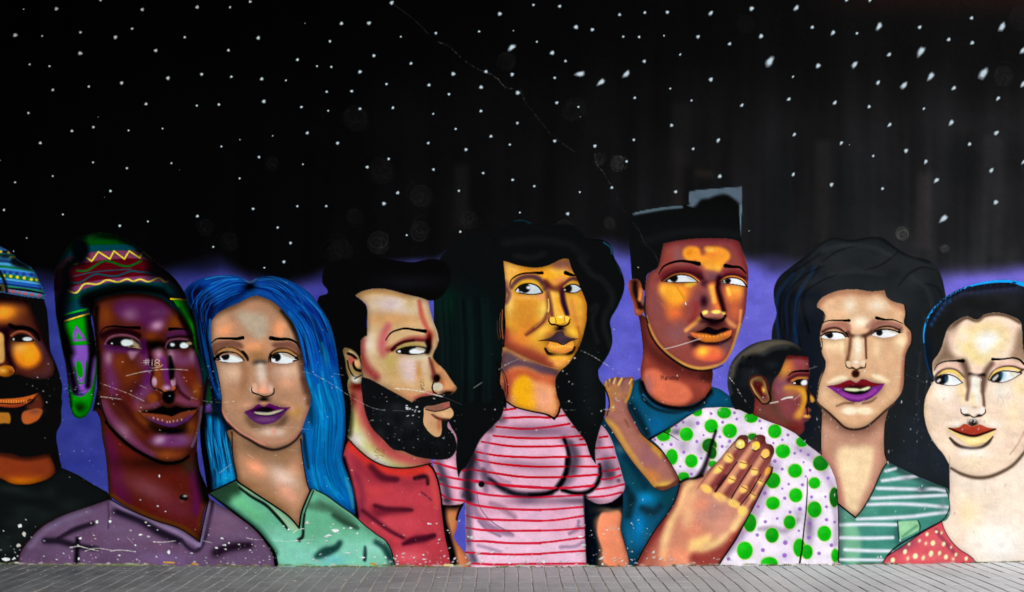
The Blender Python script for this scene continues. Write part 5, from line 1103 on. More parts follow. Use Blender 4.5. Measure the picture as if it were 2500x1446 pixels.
def fig_long():
    f = 'long'
    use(); O()
    reg(f, 'hair', '1890,703 1903,676 1926,656 1960,630 1986,610 2009,590 2036,580 2076,586 2099,583 2136,578 2159,583 2185,603 2219,623 2268,636 2288,653 2302,686 2311,730 2330,800 2290,900 2290,960 2320,1040 2330,1130 2330,1190 2326,1220! 2276,1180 2230,1160 2168,1130! 2140,1080 2050,1080 2010,1120 1960,1080 1900,1000 1884,830 1886,800 1896,766 1890,735', (27, 31, 34))
    use('long_hair')
    F('1884,840 1890,720 1930,665 1990,640 2010,800 2000,1000 1960,1080 1900,1000', (14, 20, 30), bl=16)
    for i in range(14): x = 1895+rng.rand()*80; L('%d,%d %d,%d %d,%d' % (x+40, 650+20*rng.rand(), x, 730, x+4+8*rng.randn(), 800+60*rng.rand()), [2, 3+5*rng.rand(), 2], (16, 40, 74) if i % 2 else (6, 8, 12), bl=4, a=.45)
    for i in range(40): E(1950+rng.rand()*340, 600+rng.rand()*160, 24, 12, (40, 43, 46), bl=14, a=.3)
    for i in range(16): x = 2230+rng.rand()*80; y = 760+rng.rand()*350; L('%d,%d %d,%d' % (x, y, x-4, y+50), 4, (44, 50, 56), bl=3, a=.4)
    for i in range(16): E(2200+rng.rand()*110, 1030+rng.rand()*140, 22, 26, (32, 38, 46), bl=16, a=.5)
    L('1886,720 1900,680 1926,658 1965,628 2005,592 2036,580 2076,587 2140,579 2185,604 2220,624 2268,638', 7, (10, 12, 13), bl=5, a=.6)
    L('1990,640 2070,655 2160,650 2230,640', 14, (36, 38, 42), bl=12, a=.5)
    use(); O(1960, 1000, K2)
    reg(f, 'neck', '175,0! 168,430 240,560 300,700 330,880! 490,1006! 560,920 650,762 740,560 788,482! 760,400 765,150 800,-40! 500,-100', (198, 148, 122))
    use('long_neck')
    F('330,370 480,345 670,372 655,640 570,860 480,970 370,850 340,640', (246, 212, 168), bl=26)
    L('180,40 330,130 480,185 620,160 780,40', [60, 100, 100, 100, 60], (140, 98, 80), bl=34, a=.8); L('190,420 260,560 320,720 350,860', 60, (206, 140, 120), bl=24, a=.8); L('700,420 660,640 560,880', 60, (206, 150, 126), bl=24, a=.7)
    use()
    L('175,30 167,300 172,430', 9, (22, 20, 22), bl=4); L('795,20 764,150 762,400 785,480', 9, (20, 20, 24), bl=4)
    O(1960, 740, K)
    reg(f, 'face', '158,40 195,-40 280,-95 420,-140 600,-148 760,-125 900,-140! 930,-60 1010,-10 1125,30 1128,130 1118,230 1192,320 1195,420 1150,520 1125,650 1118,800 1110,900 1080,1000 1000,1100 900,1182 780,1292 680,1362 560,1386 460,1362 380,1292 280,1202 180,1122 148,1080! 165,950 192,820 240,722 250,650 215,560 200,450 190,400 200,300 232,180 232,100', (222, 176, 136))
    use('long_face')
    L('170,40 260,-60 450,-110 700,-110 900,-110 1000,10 1110,60', 50, (196, 142, 108), bl=24, a=.8)
    E(520, 30, 70, 70, (246, 222, 192), bl=40); E(820, 30, 90, 60, (246, 222, 192), bl=40); E(640, 210, 90, 60, (248, 226, 198), bl=34); E(350, 60, 100, 60, (228, 184, 146), bl=50, a=.6)
    F('215,280 300,215 500,215 520,330 440,290 320,280 220,340', (172, 118, 98), bl=14, a=.9); F('740,260 820,190 960,200 1090,240 1090,300 960,250 850,260 770,330', (164, 112, 96), bl=14, a=.9)
    L('500,330 530,360 620,370 700,355 760,320', [40, 30, 30, 30, 40], (96, 64, 50), bl=12, a=.9); L('720,260 780,200', 40, (180, 128, 106), bl=20, a=.7)
    L('200,290 215,230 280,196 400,192 512,194', [7, 10, 13, 16, 34], (18, 12, 11), bl=3); L('815,165 900,182 1000,186 1105,228', [36, 18, 13, 7], (18, 12, 11), bl=3)
    L('215,318 290,282 390,280 480,340', [16, 18, 20, 22], (92, 60, 50), bl=8); L('790,305 860,268 960,260 1065,295', [18, 18, 18, 18], (90, 60, 50), bl=8); L('820,300 900,278 1000,285', 16, (200, 156, 116), bl=6)
    E(340, 470, 120, 60, (238, 206, 164), bl=40, a=.9); E(440, 480, 34, 80, (244, 216, 172), bl=20, a=.8); E(820, 500, 50, 110, (238, 202, 160), bl=30, a=.8); E(1080, 430, 60, 70, (240, 212, 170), bl=30, a=.9, ang=20)
    L('1170,330 1180,430 1130,560 1110,760 1090,960', [30, 40, 40, 30, 40], (194, 134, 104), bl=16, a=.9)
    L('530,385 515,500 490,640', [30, 34, 30], (130, 88, 66), bl=12, a=.9); L('692,370 695,480 700,610', [26, 18, 12], (110, 74, 60), bl=9, a=.9); L('470,420 480,560', 30, (206, 158, 120), bl=16, a=.6)
    L('605,400 610,500 600,600', [60, 70, 90], (234, 202, 168), bl=18); E(610, 480, 36, 70, (250, 234, 208), bl=20, a=.9)
    E(500, 672, 32, 32, (238, 206, 172), bl=9); E(585, 672, 48, 42, (238, 200, 168), bl=10); E(664, 664, 30, 32, (238, 206, 174), bl=9); E(590, 650, 22, 12, (252, 236, 212), bl=8)
    L('474,660 478,695 515,722 548,712 590,735 640,716 685,712 697,660', [6, 11, 9, 9, 12, 11, 11, 6], (44, 26, 20), bl=5); E(548, 718, 14, 8, (20, 10, 8), bl=5); E(645, 716, 14, 8, (20, 10, 8), bl=5)
    E(582, 780, 44, 44, (84, 50, 38), bl=16)
    F('265,895 320,840 420,800 500,830 420,870', (248, 224, 186), bl=12, a=.95); F('760,800 840,790 900,820 960,875 860,870', (248, 224, 186), bl=12, a=.95)
    L('375,1138 450,1108 560,1104', [8, 30, 14], (110, 76, 58), bl=9, a=.55); L('660,1108 750,1088 810,1045', [14, 30, 8], (110, 76, 58), bl=9, a=.55)
    E(520, 1190, 90, 46, (242, 222, 192), bl=18); E(680, 1190, 90, 44, (242, 218, 182), bl=18); E(560, 1300, 120, 50, (226, 178, 136), bl=34, a=.7)
    E(230, 1000, 50, 80, (230, 188, 150), bl=30, a=.7); E(950, 950, 90, 120, (226, 180, 140), bl=50, a=.6)
    use()
    L('148,1080 180,1122 280,1206 380,1298 460,1370 560,1396 690,1372 790,1300 910,1190 1010,1108', [10, 16, 20, 20, 18, 20, 18, 16, 14, 10], (72, 48, 38), bl=8, a=.9)
    reg(f, 'lips', '262,916! 380,900 520,850 590,880 660,838 780,880 906,890! 840,985 740,1055 620,1092 520,1082 400,1012', (122, 42, 126))
    use('long_lips')
    F('262,916! 380,900 520,850 590,880 660,838 780,880 906,890! 780,922 640,950 500,940 380,932', (122, 24, 40), bl=5); E(590, 925, 110, 24, (50, 10, 20), bl=12, a=.8)
    F('440,950 520,935 640,940 740,920 755,935 700,990 580,1010 470,980', (26, 14, 16), bl=5); F('455,948 540,940 640,955 600,975 500,970', (198, 186, 156), bl=4); F('630,960 680,935 745,925 720,955 660,968', (206, 194, 164), bl=4)
    L('430,1000 560,1045 700,1030 800,960', 26, (150, 64, 152), bl=12, a=.8); L('480,1070 620,1088 760,1040', 20, (90, 24, 96), bl=8, a=.7)
    use()
    reg(f, 'eye', '210,372 285,335 370,328 440,348 470,388! 380,402 290,396 230,388', (244, 247, 250))
    use('long_eye'); E(298, 356, 36, 34, (11, 10, 12), bl=7); E(258, 350, 20, 16, (11, 10, 12), bl=6); E(240, 372, 14, 10, (236, 240, 244), bl=4); use()
    L('200,362 260,330 340,318 430,334 478,372', [13, 18, 18, 16, 16], (14, 9, 10), bl=4); L('478,330 500,372', 16, (24, 14, 12), bl=6)
    reg(f, 'eye', '765,345 830,308 930,298 1020,318 1060,336! 980,372 880,382 800,364', (246, 248, 250), key='long_eye2')
    use('long_eye2'); E(845, 328, 36, 34, (11, 10, 12), bl=7); E(795, 348, 16, 10, (230, 234, 238), bl=4); F('940,296 1060,330 1000,330', (196, 178, 150), bl=8, a=.8); use()
    L('760,346 825,303 920,290 1010,304 1070,330', [9, 16, 16, 13, 13], (14, 9, 10), bl=4); L('1050,320 1095,272', [16, 4], (14, 9, 10), bl=3); L('1060,326 1108,292', [14, 4], (14, 9, 10), bl=3); L('1060,332 1112,318', [12, 4], (14, 9, 10), bl=3)
    # curls
    for s in ('205,395 217,470 200,560 246,640 244,720 205,820 175,930 160,1040 150,1080', '170,60 225,100 245,150 220,220 185,265'): L(s, 8, (16, 13, 13), bl=3)
    L('1125,20 1140,130 1125,220 1190,300 1205,380 1190,480 1145,560 1128,700 1122,860', [14, 18, 14, 12, 14, 12, 10, 10, 9], (22, 20, 20), bl=6)
    # top
    O(1960, 1000, K2)
    reg(f, 'shirt', '335,882! 490,1006! 560,920 650,762 740,560 790,490! 930,558 1100,640 1345,735! 1370,800 1390,880 1370,970 1310,1060 1200,1120 1080,1190 930,1290 840,1390 780,1520! 330,1520!', (76, 146, 132))
    use('long_shirt')
    for i in range(40): E(360+rng.rand()*980, 600+rng.rand()*820, 50+50*rng.rand(), 24+20*rng.rand(), [(96, 166, 150), (60, 126, 112), (70, 150, 128)][i % 3], bl=34, a=.5)
    F('345,1090 500,1070 520,1420 400,1420', (150, 206, 164), bl=16, a=.6); E(420, 980, 70, 60, (130, 180, 150), bl=30, a=.5); L('335,900 345,1100 350,1400', 60, (80, 110, 108), bl=24, a=.6)
    F('800,500 930,560 1330,745 1340,790 1100,680 900,600', (54, 78, 76), bl=16, a=.7); E(1180, 760, 120, 50, (50, 84, 82), bl=40, a=.6); L('880,1040 890,1230', 50, (50, 96, 92), bl=18, a=.6)
    W_ = (226, 232, 242)
    for s in ('770,572 862,548', '738,662 900,640 1060,618', '690,732 850,736 1080,742', '1090,748 1220,740 1325,756', '640,826 900,815 1340,795', '595,884 850,876 1100,886 1345,908', '505,1018 750,1010 1000,995 1200,970 1345,955', '345,1072 600,1066 872,1070', '345,1192 600,1196 835,1190', '390,1302 600,1312 830,1316', '345,1395 740,1398'):
        L(s, [20, 27, 27, 22], W_, bl=6, a=.92)
    E(1110, 742, 40, 22, (70, 90, 96), bl=16, a=.7); E(960, 640, 34, 16, (130, 130, 140), bl=12, a=.6); E(1300, 900, 30, 60, (120, 140, 146), bl=24, a=.6); E(350, 1040, 40, 60, (90, 120, 110), bl=20, a=.5)
    F('885,1040! 1070,1030! 1085,1122! 900,1212!', (150, 206, 162), bl=4); L('930,1180 1060,1080', 20, (100, 166, 124), bl=10); L('880,1040 895,1215', 10, (30, 60, 54), bl=4); L('1070,1030 1090,1080 1085,1130', 10, (30, 60, 54), bl=4)
    use()
    L('335,882 490,1006', 13, (26, 24, 28), bl=4); L('490,1006 560,920 650,762 740,560 790,490', 11, (22, 22, 26), bl=4); L('1330,742 1352,800 1368,880 1340,972 1290,1034 1180,1094 1060,1162 900,1254 800,1340 745,1430', [8, 8, 9, 9, 10, 13, 14, 14, 13, 12], (32, 26, 34), bl=5)

def fig_right():
    f = 'right'
    use(); O(2180, 660, K)
    reg(f, 'hair', '338,800 334,700 350,600 400,482 500,362 620,272 750,202 900,152 1050,120 1200,105 1350,115 1446,135 1620,220 1760,420 1800,700 1790,1000 1700,1240 1446,1240! 450,1290! 440,1220 400,1130 362,1000 350,880', (22, 25, 27))
    use('right_hair')
    for i in range(26): E(420+rng.rand()*1000, 250+rng.rand()*260, 60, 40, (32, 35, 38), bl=40, a=.4)
    F('700,250 900,190 1150,150 1446,190 1446,260 1150,250 900,280', (36, 42, 62), bl=24, a=.8); E(380, 950, 50, 180, (8, 20, 34), bl=34, a=.9)
    L('340,800 336,700 352,600 402,484 502,364 622,274 752,204 902,154 1052,124 1202,110 1352,120 1446,142', [14, 26, 34, 36, 36, 36, 34, 36, 44, 50, 56, 80], (18, 144, 226), bl=6)
    for i in range(17):
        t = i/16.0; x = np.interp(t, [0, .25, .5, 1], [392, 540, 760, 1330]); y = np.interp(t, [0, .25, .5, 1], [560, 330, 215, 160])
        E(x+14, y+10, 22, 24, (16, 20, 30), bl=8, ang=-40); L('%d,%d %d,%d %d,%d' % (x-26, y+30, x-14, y-16, x+26, y-26), 11, (9, 12, 18), bl=4)
        E(x+34, y+34, 20, 26, (26, 66, 120) if t < .35 else (38, 46, 70), bl=10, a=.7)
    L('345,830 360,960 395,1110 438,1200', [10, 16, 20, 12], (14, 60, 110), bl=9, a=.7)
    use()
    O()
    reg(f, 'neck', '2318,1120! 2319,1200 2318,1216 2320,1250 2312,1268 2300,1275! 2306,1295 2320,1318 2340,1340 2372,1362 2384,1400! 2650,1400! 2650,1130! 2450,1000!', (253, 233, 214), key='right_neck')
    use('right_neck')
    E(2400, 1240, 90, 60, (252, 230, 206), bl=40, a=.7); E(2440, 1330, 60, 50, (255, 248, 240), bl=30); E(2360, 1250, 26, 30, (252, 226, 180), bl=18, a=.7); L('2325,1170 2330,1260 2340,1320', 20, (248, 222, 200), bl=9, a=.7)
    use(); O(2180, 660, K)
    reg(f, 'face', '443,1010 500,930 540,850 572,740 612,640 700,560 820,512 930,548 1010,492 1150,470 1280,500 1400,560 1420,640 1432,850 1450,930 1500,1100 1520,1400 1500,1700 1446,1990 1330,2130 1200,2225 1050,2276 900,2280 750,2240 660,2180 620,2140 560,2034 500,1964 430,1864 380,1754 350,1624 345,1524 362,1404 402,1304 452,1204 440,1120', (250, 222, 196))
    use('right_face')
    F('443,1010 500,930 540,850 572,740 612,640 700,560 760,540 700,640 650,760 640,880 700,960 800,1000 700,1010 560,1010 450,1100', (150, 122, 98), bl=26); F('1390,640 1440,640 1480,1000 1300,970 1330,850', (168, 138, 112), bl=22, a=.95); L('620,650 720,570 820,525 930,560 1010,505 1150,485 1280,512 1400,575', 30, (120, 94, 72), bl=14, a=.9)
    F('720,720 800,640 940,600 1150,590 1260,660 1260,760 1180,880 1080,960 1000,1060 900,1050 820,950 740,860', (252, 222, 160), bl=40); F('900,730 1000,680 1140,680 1190,760 1100,860 1010,930 930,880', (255, 246, 236), bl=34); E(790, 740, 60, 60, (253, 226, 206), bl=34, a=.8); E(640, 740, 40, 90, (250, 214, 190), bl=30, a=.7)
    E(960, 1100, 100, 46, (252, 214, 190), bl=26, a=.9); F('500,1060 620,1020 770,1030 800,1120 720,1110 600,1090 500,1140', (232, 190, 168), bl=16, a=.95); F('1080,1060 1180,1010 1340,1000 1446,1060 1446,1110 1300,1060 1180,1080', (226, 186, 166), bl=16, a=.95)
    L('780,1020 810,1100 820,1190 830,1260', [60, 70, 60, 40], (120, 92, 76), bl=20, a=.9); L('1090,1030 1030,1120 1010,1230 990,1330', [40, 60, 50, 36], (126, 98, 82), bl=20, a=.9); L('850,1150 930,1165 1000,1155', 30, (52, 36, 30), bl=12, a=.95)
    L('455,1105 490,1045 570,1008 680,1000 772,1000', [8, 12, 14, 18, 42], (30, 20, 20), bl=4); L('1098,982 1200,982 1330,968 1400,990 1460,1050', [32, 18, 18, 20, 24], (30, 20, 22), bl=4)
    L('460,1190 510,1130 600,1092 700,1110 780,1180', [20, 24, 24, 26, 30], (112, 88, 74), bl=9); L('505,1165 580,1118 680,1122 770,1200', [26, 36, 36, 30], (252, 208, 122), bl=6); L('1060,1200 1110,1120 1210,1070 1330,1065 1430,1100', [20, 22, 22, 20, 24], (110, 86, 74), bl=9); L('1070,1200 1130,1120 1230,1085 1330,1085 1400,1110', [20, 30, 30, 26, 18], (252, 210, 124), bl=6)
    O(2180, 860, K)
    E(570, 440, 120, 90, (255, 240, 224), bl=50, a=.9); L('430,400 380,520 370,680 420,860', 40, (250, 218, 180), bl=20, a=.7); E(760, 430, 40, 110, (252, 222, 166), bl=30, a=.9); E(700, 600, 120, 90, (252, 226, 208), bl=50, a=.6); E(1200, 440, 120, 100, (255, 240, 222), bl=50, a=.8); E(1400, 380, 60, 90, (252, 226, 170), bl=34, a=.7); E(1330, 680, 70, 110, (252, 230, 186), bl=45, a=.6)
    L('855,270 840,380 820,520', [36, 34, 30], (138, 106, 90), bl=14, a=.9); L('985,280 985,400 1000,520 1005,600', [36, 30, 24, 20], (124, 96, 82), bl=12, a=.9)
    L('905,300 910,420 905,540', [70, 66, 90], (255, 240, 222), bl=16); L('870,480 880,560', 40, (252, 220, 172), bl=16, a=.7)
    E(790, 640, 44, 48, (255, 236, 224), bl=12); E(900, 650, 66, 56, (254, 230, 210), bl=14); E(988, 645, 34, 46, (255, 236, 224), bl=12); E(905, 610, 30, 14, (200, 170, 140), bl=10, a=.6)
    L('750,630 758,672 800,695 850,700 890,718 940,708 985,695 1018,665 1020,630', [6, 12, 13, 10, 11, 12, 12, 13, 6], (60, 40, 32), bl=6); E(815, 695, 24, 12, (30, 18, 16), bl=8); E(950, 700, 22, 12, (30, 18, 16), bl=8)
    E(880, 785, 54, 40, (84, 66, 60), bl=18)
    E(700, 790, 80, 30, (255, 240, 226), bl=20, a=.8); E(1110, 800, 70, 30, (255, 240, 226), bl=20, a=.8)
    L('630,950 690,1010 760,1046 860,1062 970,1050 1050,1000 1095,935', [8, 34, 30, 26, 30, 30, 8], (70, 54, 48), bl=10, a=.9)
    E(790, 1110, 70, 40, (255, 242, 230), bl=24, a=.9); E(960, 1110, 90, 40, (255, 242, 228), bl=24, a=.9); E(880, 1230, 160, 70, (253, 230, 196), bl=40, a=.7)
    use()
    L('640,1280 750,1342 900,1384 1050,1378 1200,1322 1330,1242 1446,1110 1500,1030', [12, 26, 34, 34, 32, 28, 22, 12], (122, 98, 78), bl=12, a=.92)
    L('1446,880 1380,1010 1290,1130', [20, 16, 8], (206, 168, 146), bl=10, a=.6)
    L('620,1140 626,1240 632,1330', 6, (160, 130, 110), bl=3, a=.5)
    reg(f, 'lips', '606,832! 720,830 790,790 870,818 960,798 1040,830 1146,842! 1130,870 1080,945 980,1012 860,1034 720,945 600,855!', (238, 198, 132))
    use('right_lips')
    F('606,832! 720,830 790,790 870,818 960,798 1040,830 1146,842! 1020,882 900,924 780,902 680,872', (172, 66, 44), bl=6); L('620,838 700,876 790,908 900,926 1020,890 1130,850', [6, 16, 24, 26, 20, 6], (50, 14, 14), bl=7); E(800, 830, 50, 22, (196, 84, 56), bl=14, a=.7); E(970, 830, 50, 20, (190, 80, 56), bl=14, a=.7)
    E(860, 980, 120, 26, (252, 222, 160), bl=16, a=.8); L('700,970 860,1030 1010,1000', 10, (200, 150, 90), bl=5, a=.7)
    use()
    O(2180, 660, K)
    reg(f, 'eye', '462,1228 510,1172 600,1156 690,1182 766,1240! 690,1266 570,1262 490,1246', (246, 250, 252))
    use('right_eye'); F('460,1225 510,1165 600,1155 605,1200 560,1260 480,1250', (10, 10, 12), bl=6); E(592, 1200, 22, 40, (40, 90, 120), bl=9, a=.7); F('485,1225 520,1195 530,1210 500,1238', (250, 240, 236), bl=4); use()
    L('448,1222 510,1166 600,1150 690,1176 770,1242', [10, 14, 11, 9, 10], (16, 12, 12), bl=4); L('480,1248 570,1266 690,1270 764,1244', 7, (60, 44, 40), bl=3)
    reg(f, 'eye', '1070,1216 1120,1155 1220,1118 1340,1128 1410,1136! 1320,1196 1210,1234 1110,1232', (246, 251, 253), key='right_eye2')
    use('right_eye2'); F('1070,1216 1120,1152 1200,1120 1210,1170 1170,1236 1090,1230', (12, 12, 14), bl=6); E(1210, 1160, 26, 44, (70, 170, 210), bl=12, a=.6); F('1095,1205 1140,1160 1165,1150 1150,1190 1110,1222', (244, 244, 246), bl=4, a=.85); F('1290,1130 1405,1136 1330,1185', (226, 220, 190), bl=9, a=.7); use()
    L('1064,1218 1115,1152 1215,1112 1340,1120 1420,1130', [10, 12, 11, 10, 16], (20, 14, 14), bl=4); L('1090,1232 1200,1240 1310,1205 1420,1140', [6, 6, 7, 12], (90, 70, 60), bl=4); L('1380,1130 1446,1090', 12, (60, 46, 40), bl=5)
    L('350,1400 402,1300 446,1215', 7, (20, 20, 22), bl=3, a=.7)
    # red dotted shirt
    O(2140, 1126, K)
    reg(f, 'shirt', '40,1230! 80,1112 120,1052 300,932 500,792 720,668! 742,742 802,852 902,962 1052,1064 1110,1230!', (222, 88, 98))
    use('right_shirt')
    E(620, 900, 180, 90, (234, 104, 112), bl=60, a=.8); E(320, 940, 120, 40, (150, 70, 96), bl=40, a=.7, ang=-30); L('660,760 720,850 820,970 880,1040', [30, 40, 40, 20], (140, 60, 80), bl=18, a=.7); E(560, 1060, 300, 40, (244, 120, 124), bl=30, a=.6); E(160, 1060, 70, 30, (196, 70, 84), bl=20, a=.7)
    for x, y, rx, ry in ((557, 808, 16, 22), (475, 878, 14, 18), (545, 908, 13, 18), (622, 905, 25, 30), (740, 915, 20, 26), (358, 915, 13, 18), (315, 1000, 20, 28), (600, 1022, 24, 34), (695, 1015, 17, 26), (765, 1058, 22, 28), (428, 1048, 27, 32), (345, 1075, 14, 20), (515, 1068, 17, 26), (180, 1092, 24, 28), (875, 1032, 16, 22), (845, 1080, 14, 18), (988, 1075, 18, 24), (822, 950, 10, 14), (716, 792, 11, 16), (660, 780, 16, 16)):
        E(x, y, rx, ry, (250, 236, 184), bl=7, ang=18, a=.95)
    use()
    L('60,1130 120,1050 300,932 500,792 720,668', 9, (44, 26, 36), bl=5); L('720,668 742,742 802,852 902,962 1052,1064 1090,1110', 8, (110, 50, 60), bl=4)
# ---- second coat: dark airbrush along outlines, sharper accents ------------
def strands(path, spread, n, cols, lw, a=.8, bl=1.2, jit=.15):
    P = smooth(path, closed=False, n=8)
    T = np.gradient(P, axis=0); T /= np.hypot(T[:, 0], T[:, 1])[:, None]+1e-9
    N = np.stack([-T[:, 1], T[:, 0]], -1)
    ox, oy, k = _o
    for i in range(n):
        q = (rng.rand()-.5)*spread*k; d = rng.randn()*jit*spread*k
        a0 = int(rng.rand()*len(P)*.45); b0 = int(len(P)*(.6+.4*rng.rand()))
        t = np.linspace(0, 1, len(P))[:, None]
        W = P+N*(q+d*t)
        s = W[a0:b0]
        if len(s) < 3: continue
        L(' '.join('%.1f,%.1f' % ((x-ox)/k, (y-oy)/k) for x, y in s[::3]), [lw*.2, lw*(.5+rng.rand()), lw*.2], cols[rng.randint(len(cols))], bl=bl/k, a=a*(.5+.5*rng.rand()))
def shade_edges():
    KK = {'cap': .6, 'knit': .6, 'blue': .34, 'beard': .34, 'striped': .34, 'flat': .42, 'child': .34, 'long': .26, 'right': .13}
    for i in range(1, len(REG)):
        if REG[i] not in ('face', 'neck', 'shirt', 'arm', 'hat', 'hand', 'ear', 'cap') and not (REG[i] == 'hair' and FIG[i] == 'blue'): continue
        M_ = (LAB == i).astype(np.float32)
        ys, xs = np.nonzero(M_)
        if not len(ys): continue
        y0, y1, x0, x1 = max(ys.min()-24, 0), ys.max()+25, max(xs.min()-24, 0), xs.max()+25
        m = M_[y0:y1, x0:x1]
        k = KK[FIG[i]]*(1.25 if REG[i] == 'hat' else .8 if REG[i] == 'shirt' else 1.0)*(.4 if FIG[i] == 'child' and REG[i] == 'shirt' else 1)
        e = np.clip((1-gblur(m, 6.5*S*1.5))*2-.12, 0, 1)*.85+np.clip((1-gblur(m, 2.2*S*1.5))*2-.1, 0, 1)*.15
        e = (e*m*k)[..., None]
        v = IMG[y0:y1, x0:x1]
        v *= 1-e*np.array([.92, 1.0, 1.0], np.float32)
def modelling():
    """deepen the light-and-dark modelling inside each painted field (airbrush build-up)"""
    A = {'face': .42, 'neck': .4, 'hand': .35, 'arm': .4, 'shirt': .25, 'hair': .35, 'hat': .3, 'ear': .5, 'lips': .35}
    for i in range(1, len(REG)):
        a = A.get(REG[i], 0)
        if not a: continue
        if FIG[i] == 'child' and REG[i] == 'shirt': a = .15
        if FIG[i] == 'right': a *= .8
        m = (LAB == i)
        ys, xs = np.nonzero(m)
        if not len(ys): continue
        y0, y1, x0, x1 = max(ys.min()-2, 0), ys.max()+3, max(xs.min()-2, 0), xs.max()+3
        mm = m[y0:y1, x0:x1].astype(np.float32); v = IMG[y0:y1, x0:x1]
        out = np.zeros_like(v)
        for sg, w in ((34, .8),):
            den = gblur(np.pad(mm, 90), sg*S)[90:-90, 90:-90]+1e-4
            mean = np.stack([gblur(np.pad(v[..., c]*mm, 90), sg*S)[90:-90, 90:-90]/den for c in range(3)], -1)
            out += w*(v-mean)
        v += np.clip(out*a, -.22, .22)*mm[..., None]
    for key, f in (('knit_face', (.94, .95, .88)), ('knit_neck', (.94, .95, .92)), ('flat_face', (1.05, 1.04, 1.0)), ('flat_hand', (1.06, 1.10, 1.06)), ('beard_shirt', (.95, 1.02, 1.06))):
        IMG[LAB == KEYID[key]] *= np.array(f, np.float32)
    np.clip(IMG, 0, 1, out=IMG)
def accents():
    use()
    # blue hair: many separate strands
    usev('blue_hair')
    D_, B_, C_ = (3, 12, 44), (6, 58, 146), (24, 128, 206)
    O(440, 640, K)
    strands('740,250 600,250 420,320 250,440 180,640', 230, 46, [D_, B_, C_, (5, 30, 92)], 11, .5)
    strands('800,240 960,230 1130,300 1260,430 1340,640', 230, 50, [D_, B_, C_, (5, 34, 104)], 12, .5)
    strands('200,420 230,700 280,1000 340,1300 400,1500', 160, 36, [(2, 8, 24), (4, 20, 60), (8, 60, 120)], 13, .8)
    O(680, 640, K)
    strands('60,380 260,520 400,760 480,1050 540,1446', 330, 60, [D_, (5, 34, 110), B_, C_, (12, 110, 150)], 14, .5)
    O(720, 900, K)
    strands('260,0 320,250 380,520 370,800 360,1050 430,1300 560,1500', 330, 90, [D_, (5, 44, 120), (6, 92, 176), (20, 150, 220), (4, 66, 140)], 14, .55)
    F('120,200 500,200 560,600 540,900 620,1250 660,1560 160,1340 100,900', (0, 138, 190), bl=90, a=.42)
    O(480, 860, K)
    strands('200,700 220,950 270,1200 330,1480', 260, 50, [(2, 10, 30), (4, 52, 100), (8, 110, 170), (30, 150, 205)], 13, .8)
    L('60,680 60,900 90,1200 130,1520', [40, 60, 50, 20], (3, 5, 9), bl=14, a=.9)
    use(); 
    # knit hat: black spray around the crown
    usev('knit_hat'); O()
    L('134,720 134,680 146,640 168,604 205,578', [14, 18, 18, 14, 8], (4, 5, 6), bl=7, a=.75); L('345,612 385,645 420,678 448,720 470,765', [10, 24, 34, 34, 24], (5, 6, 7), bl=10, a=.85)
    L('300,583 340,602 380,634', 12, (3, 8, 5), bl=6, a=.8); L('140,760 150,840 162,920 170,990', 10, (4, 8, 10), bl=6, a=.7); L('150,690 160,730 150,770', 26, (4, 6, 8), bl=10, a=.75)
    usev('knit_face'); O(220, 660, K)
    L('70,420 60,650 80,1000 80,1300', [40, 50, 50, 60], (22, 6, 6), bl=26, a=.85); L('1000,520 1090,690 1150,850', 40, (20, 6, 8), bl=16, a=.8)
    E(700, 830, 90, 46, (14, 5, 5), bl=24, a=.8); L('585,780 600,840 590,900', 40, (60, 14, 50), bl=20, a=.7)
    L('130,720 240,670 420,670 540,720', 40, (30, 6, 14), bl=14, a=.8); L('150,840 260,850 400,862 520,880', 26, (72, 24, 72), bl=12, a=.7)
    L('660,960 690,1060 690,1150', [20, 30, 26], (44, 10, 20), bl=9, a=.7); L('880,960 905,1080 905,1190', [26, 40, 26], (12, 4, 6), bl=9, a=.85)
    E(500, 1290, 60, 60, (70, 20, 30), bl=30, a=.7); L('960,1280 1000,1350 1090,1420', 26, (50, 12, 16), bl=12, a=.7)
    O(220, 900, K); L('250,330 380,420 480,560 620,700', [50, 60, 50, 40], (60, 14, 16), bl=24, a=.6); E(900, 690, 140, 30, (10, 4, 5), bl=16, a=.85)
    # golden face: nose, crease and jaw
    usev('striped_face'); O(1180, 520, K2)
    L('602,740 622,850 640,960', [30, 34, 18], (110, 58, 40), bl=10, a=.65); L('732,730 748,830 782,945', [34, 36, 20], (70, 36, 40), bl=7, a=.85)
    L('262,692 330,624 420,600 512,620 572,700', [18, 26, 28, 30, 34], (98, 60, 50), bl=8, a=.6); L('575,640 640,700 745,720', [30, 40, 30], (100, 42, 32), bl=11, a=.6)
    E(640, 996, 30, 30, (240, 186, 72), bl=3); E(776, 986, 25, 28, (244, 188, 68), bl=3); E(712, 990, 44, 40, (246, 184, 46), bl=4); E(716, 968, 18, 10, (254, 224, 150), bl=5)
    L('612,972 610,1008 632,1036 676,1040 706,1054 752,1052 792,1030 806,986', [7, 13, 13, 11, 13, 12, 13, 7], (14, 8, 8), bl=3); L('670,978 676,1014', 6, (150, 88, 30), bl=3); L('754,970 756,1006', 6, (150, 88, 30), bl=3)
    L('604,800 606,900 562,990 480,1066', [8, 15, 14, 6], (244, 206, 110), bl=4, a=.8); L('596,930 548,1016 460,1092 398,1134', [8, 22, 26, 10], (124, 62, 36), bl=8, a=.75)
    L('192,1110 210,1210 330,1276 470,1340 620,1405', [50, 90, 80, 60, 30], (150, 66, 42), bl=20, a=.7); L('205,700 240,760 215,830', 30, (120, 66, 60), bl=12, a=.7)
    L('880,1060 900,1180 850,1290', [10, 30, 20], (176, 96, 30), bl=12, a=.6)
    # pink shirt: heavier grey spray
    usev('striped_shirt'); O(1000, 1126, K)
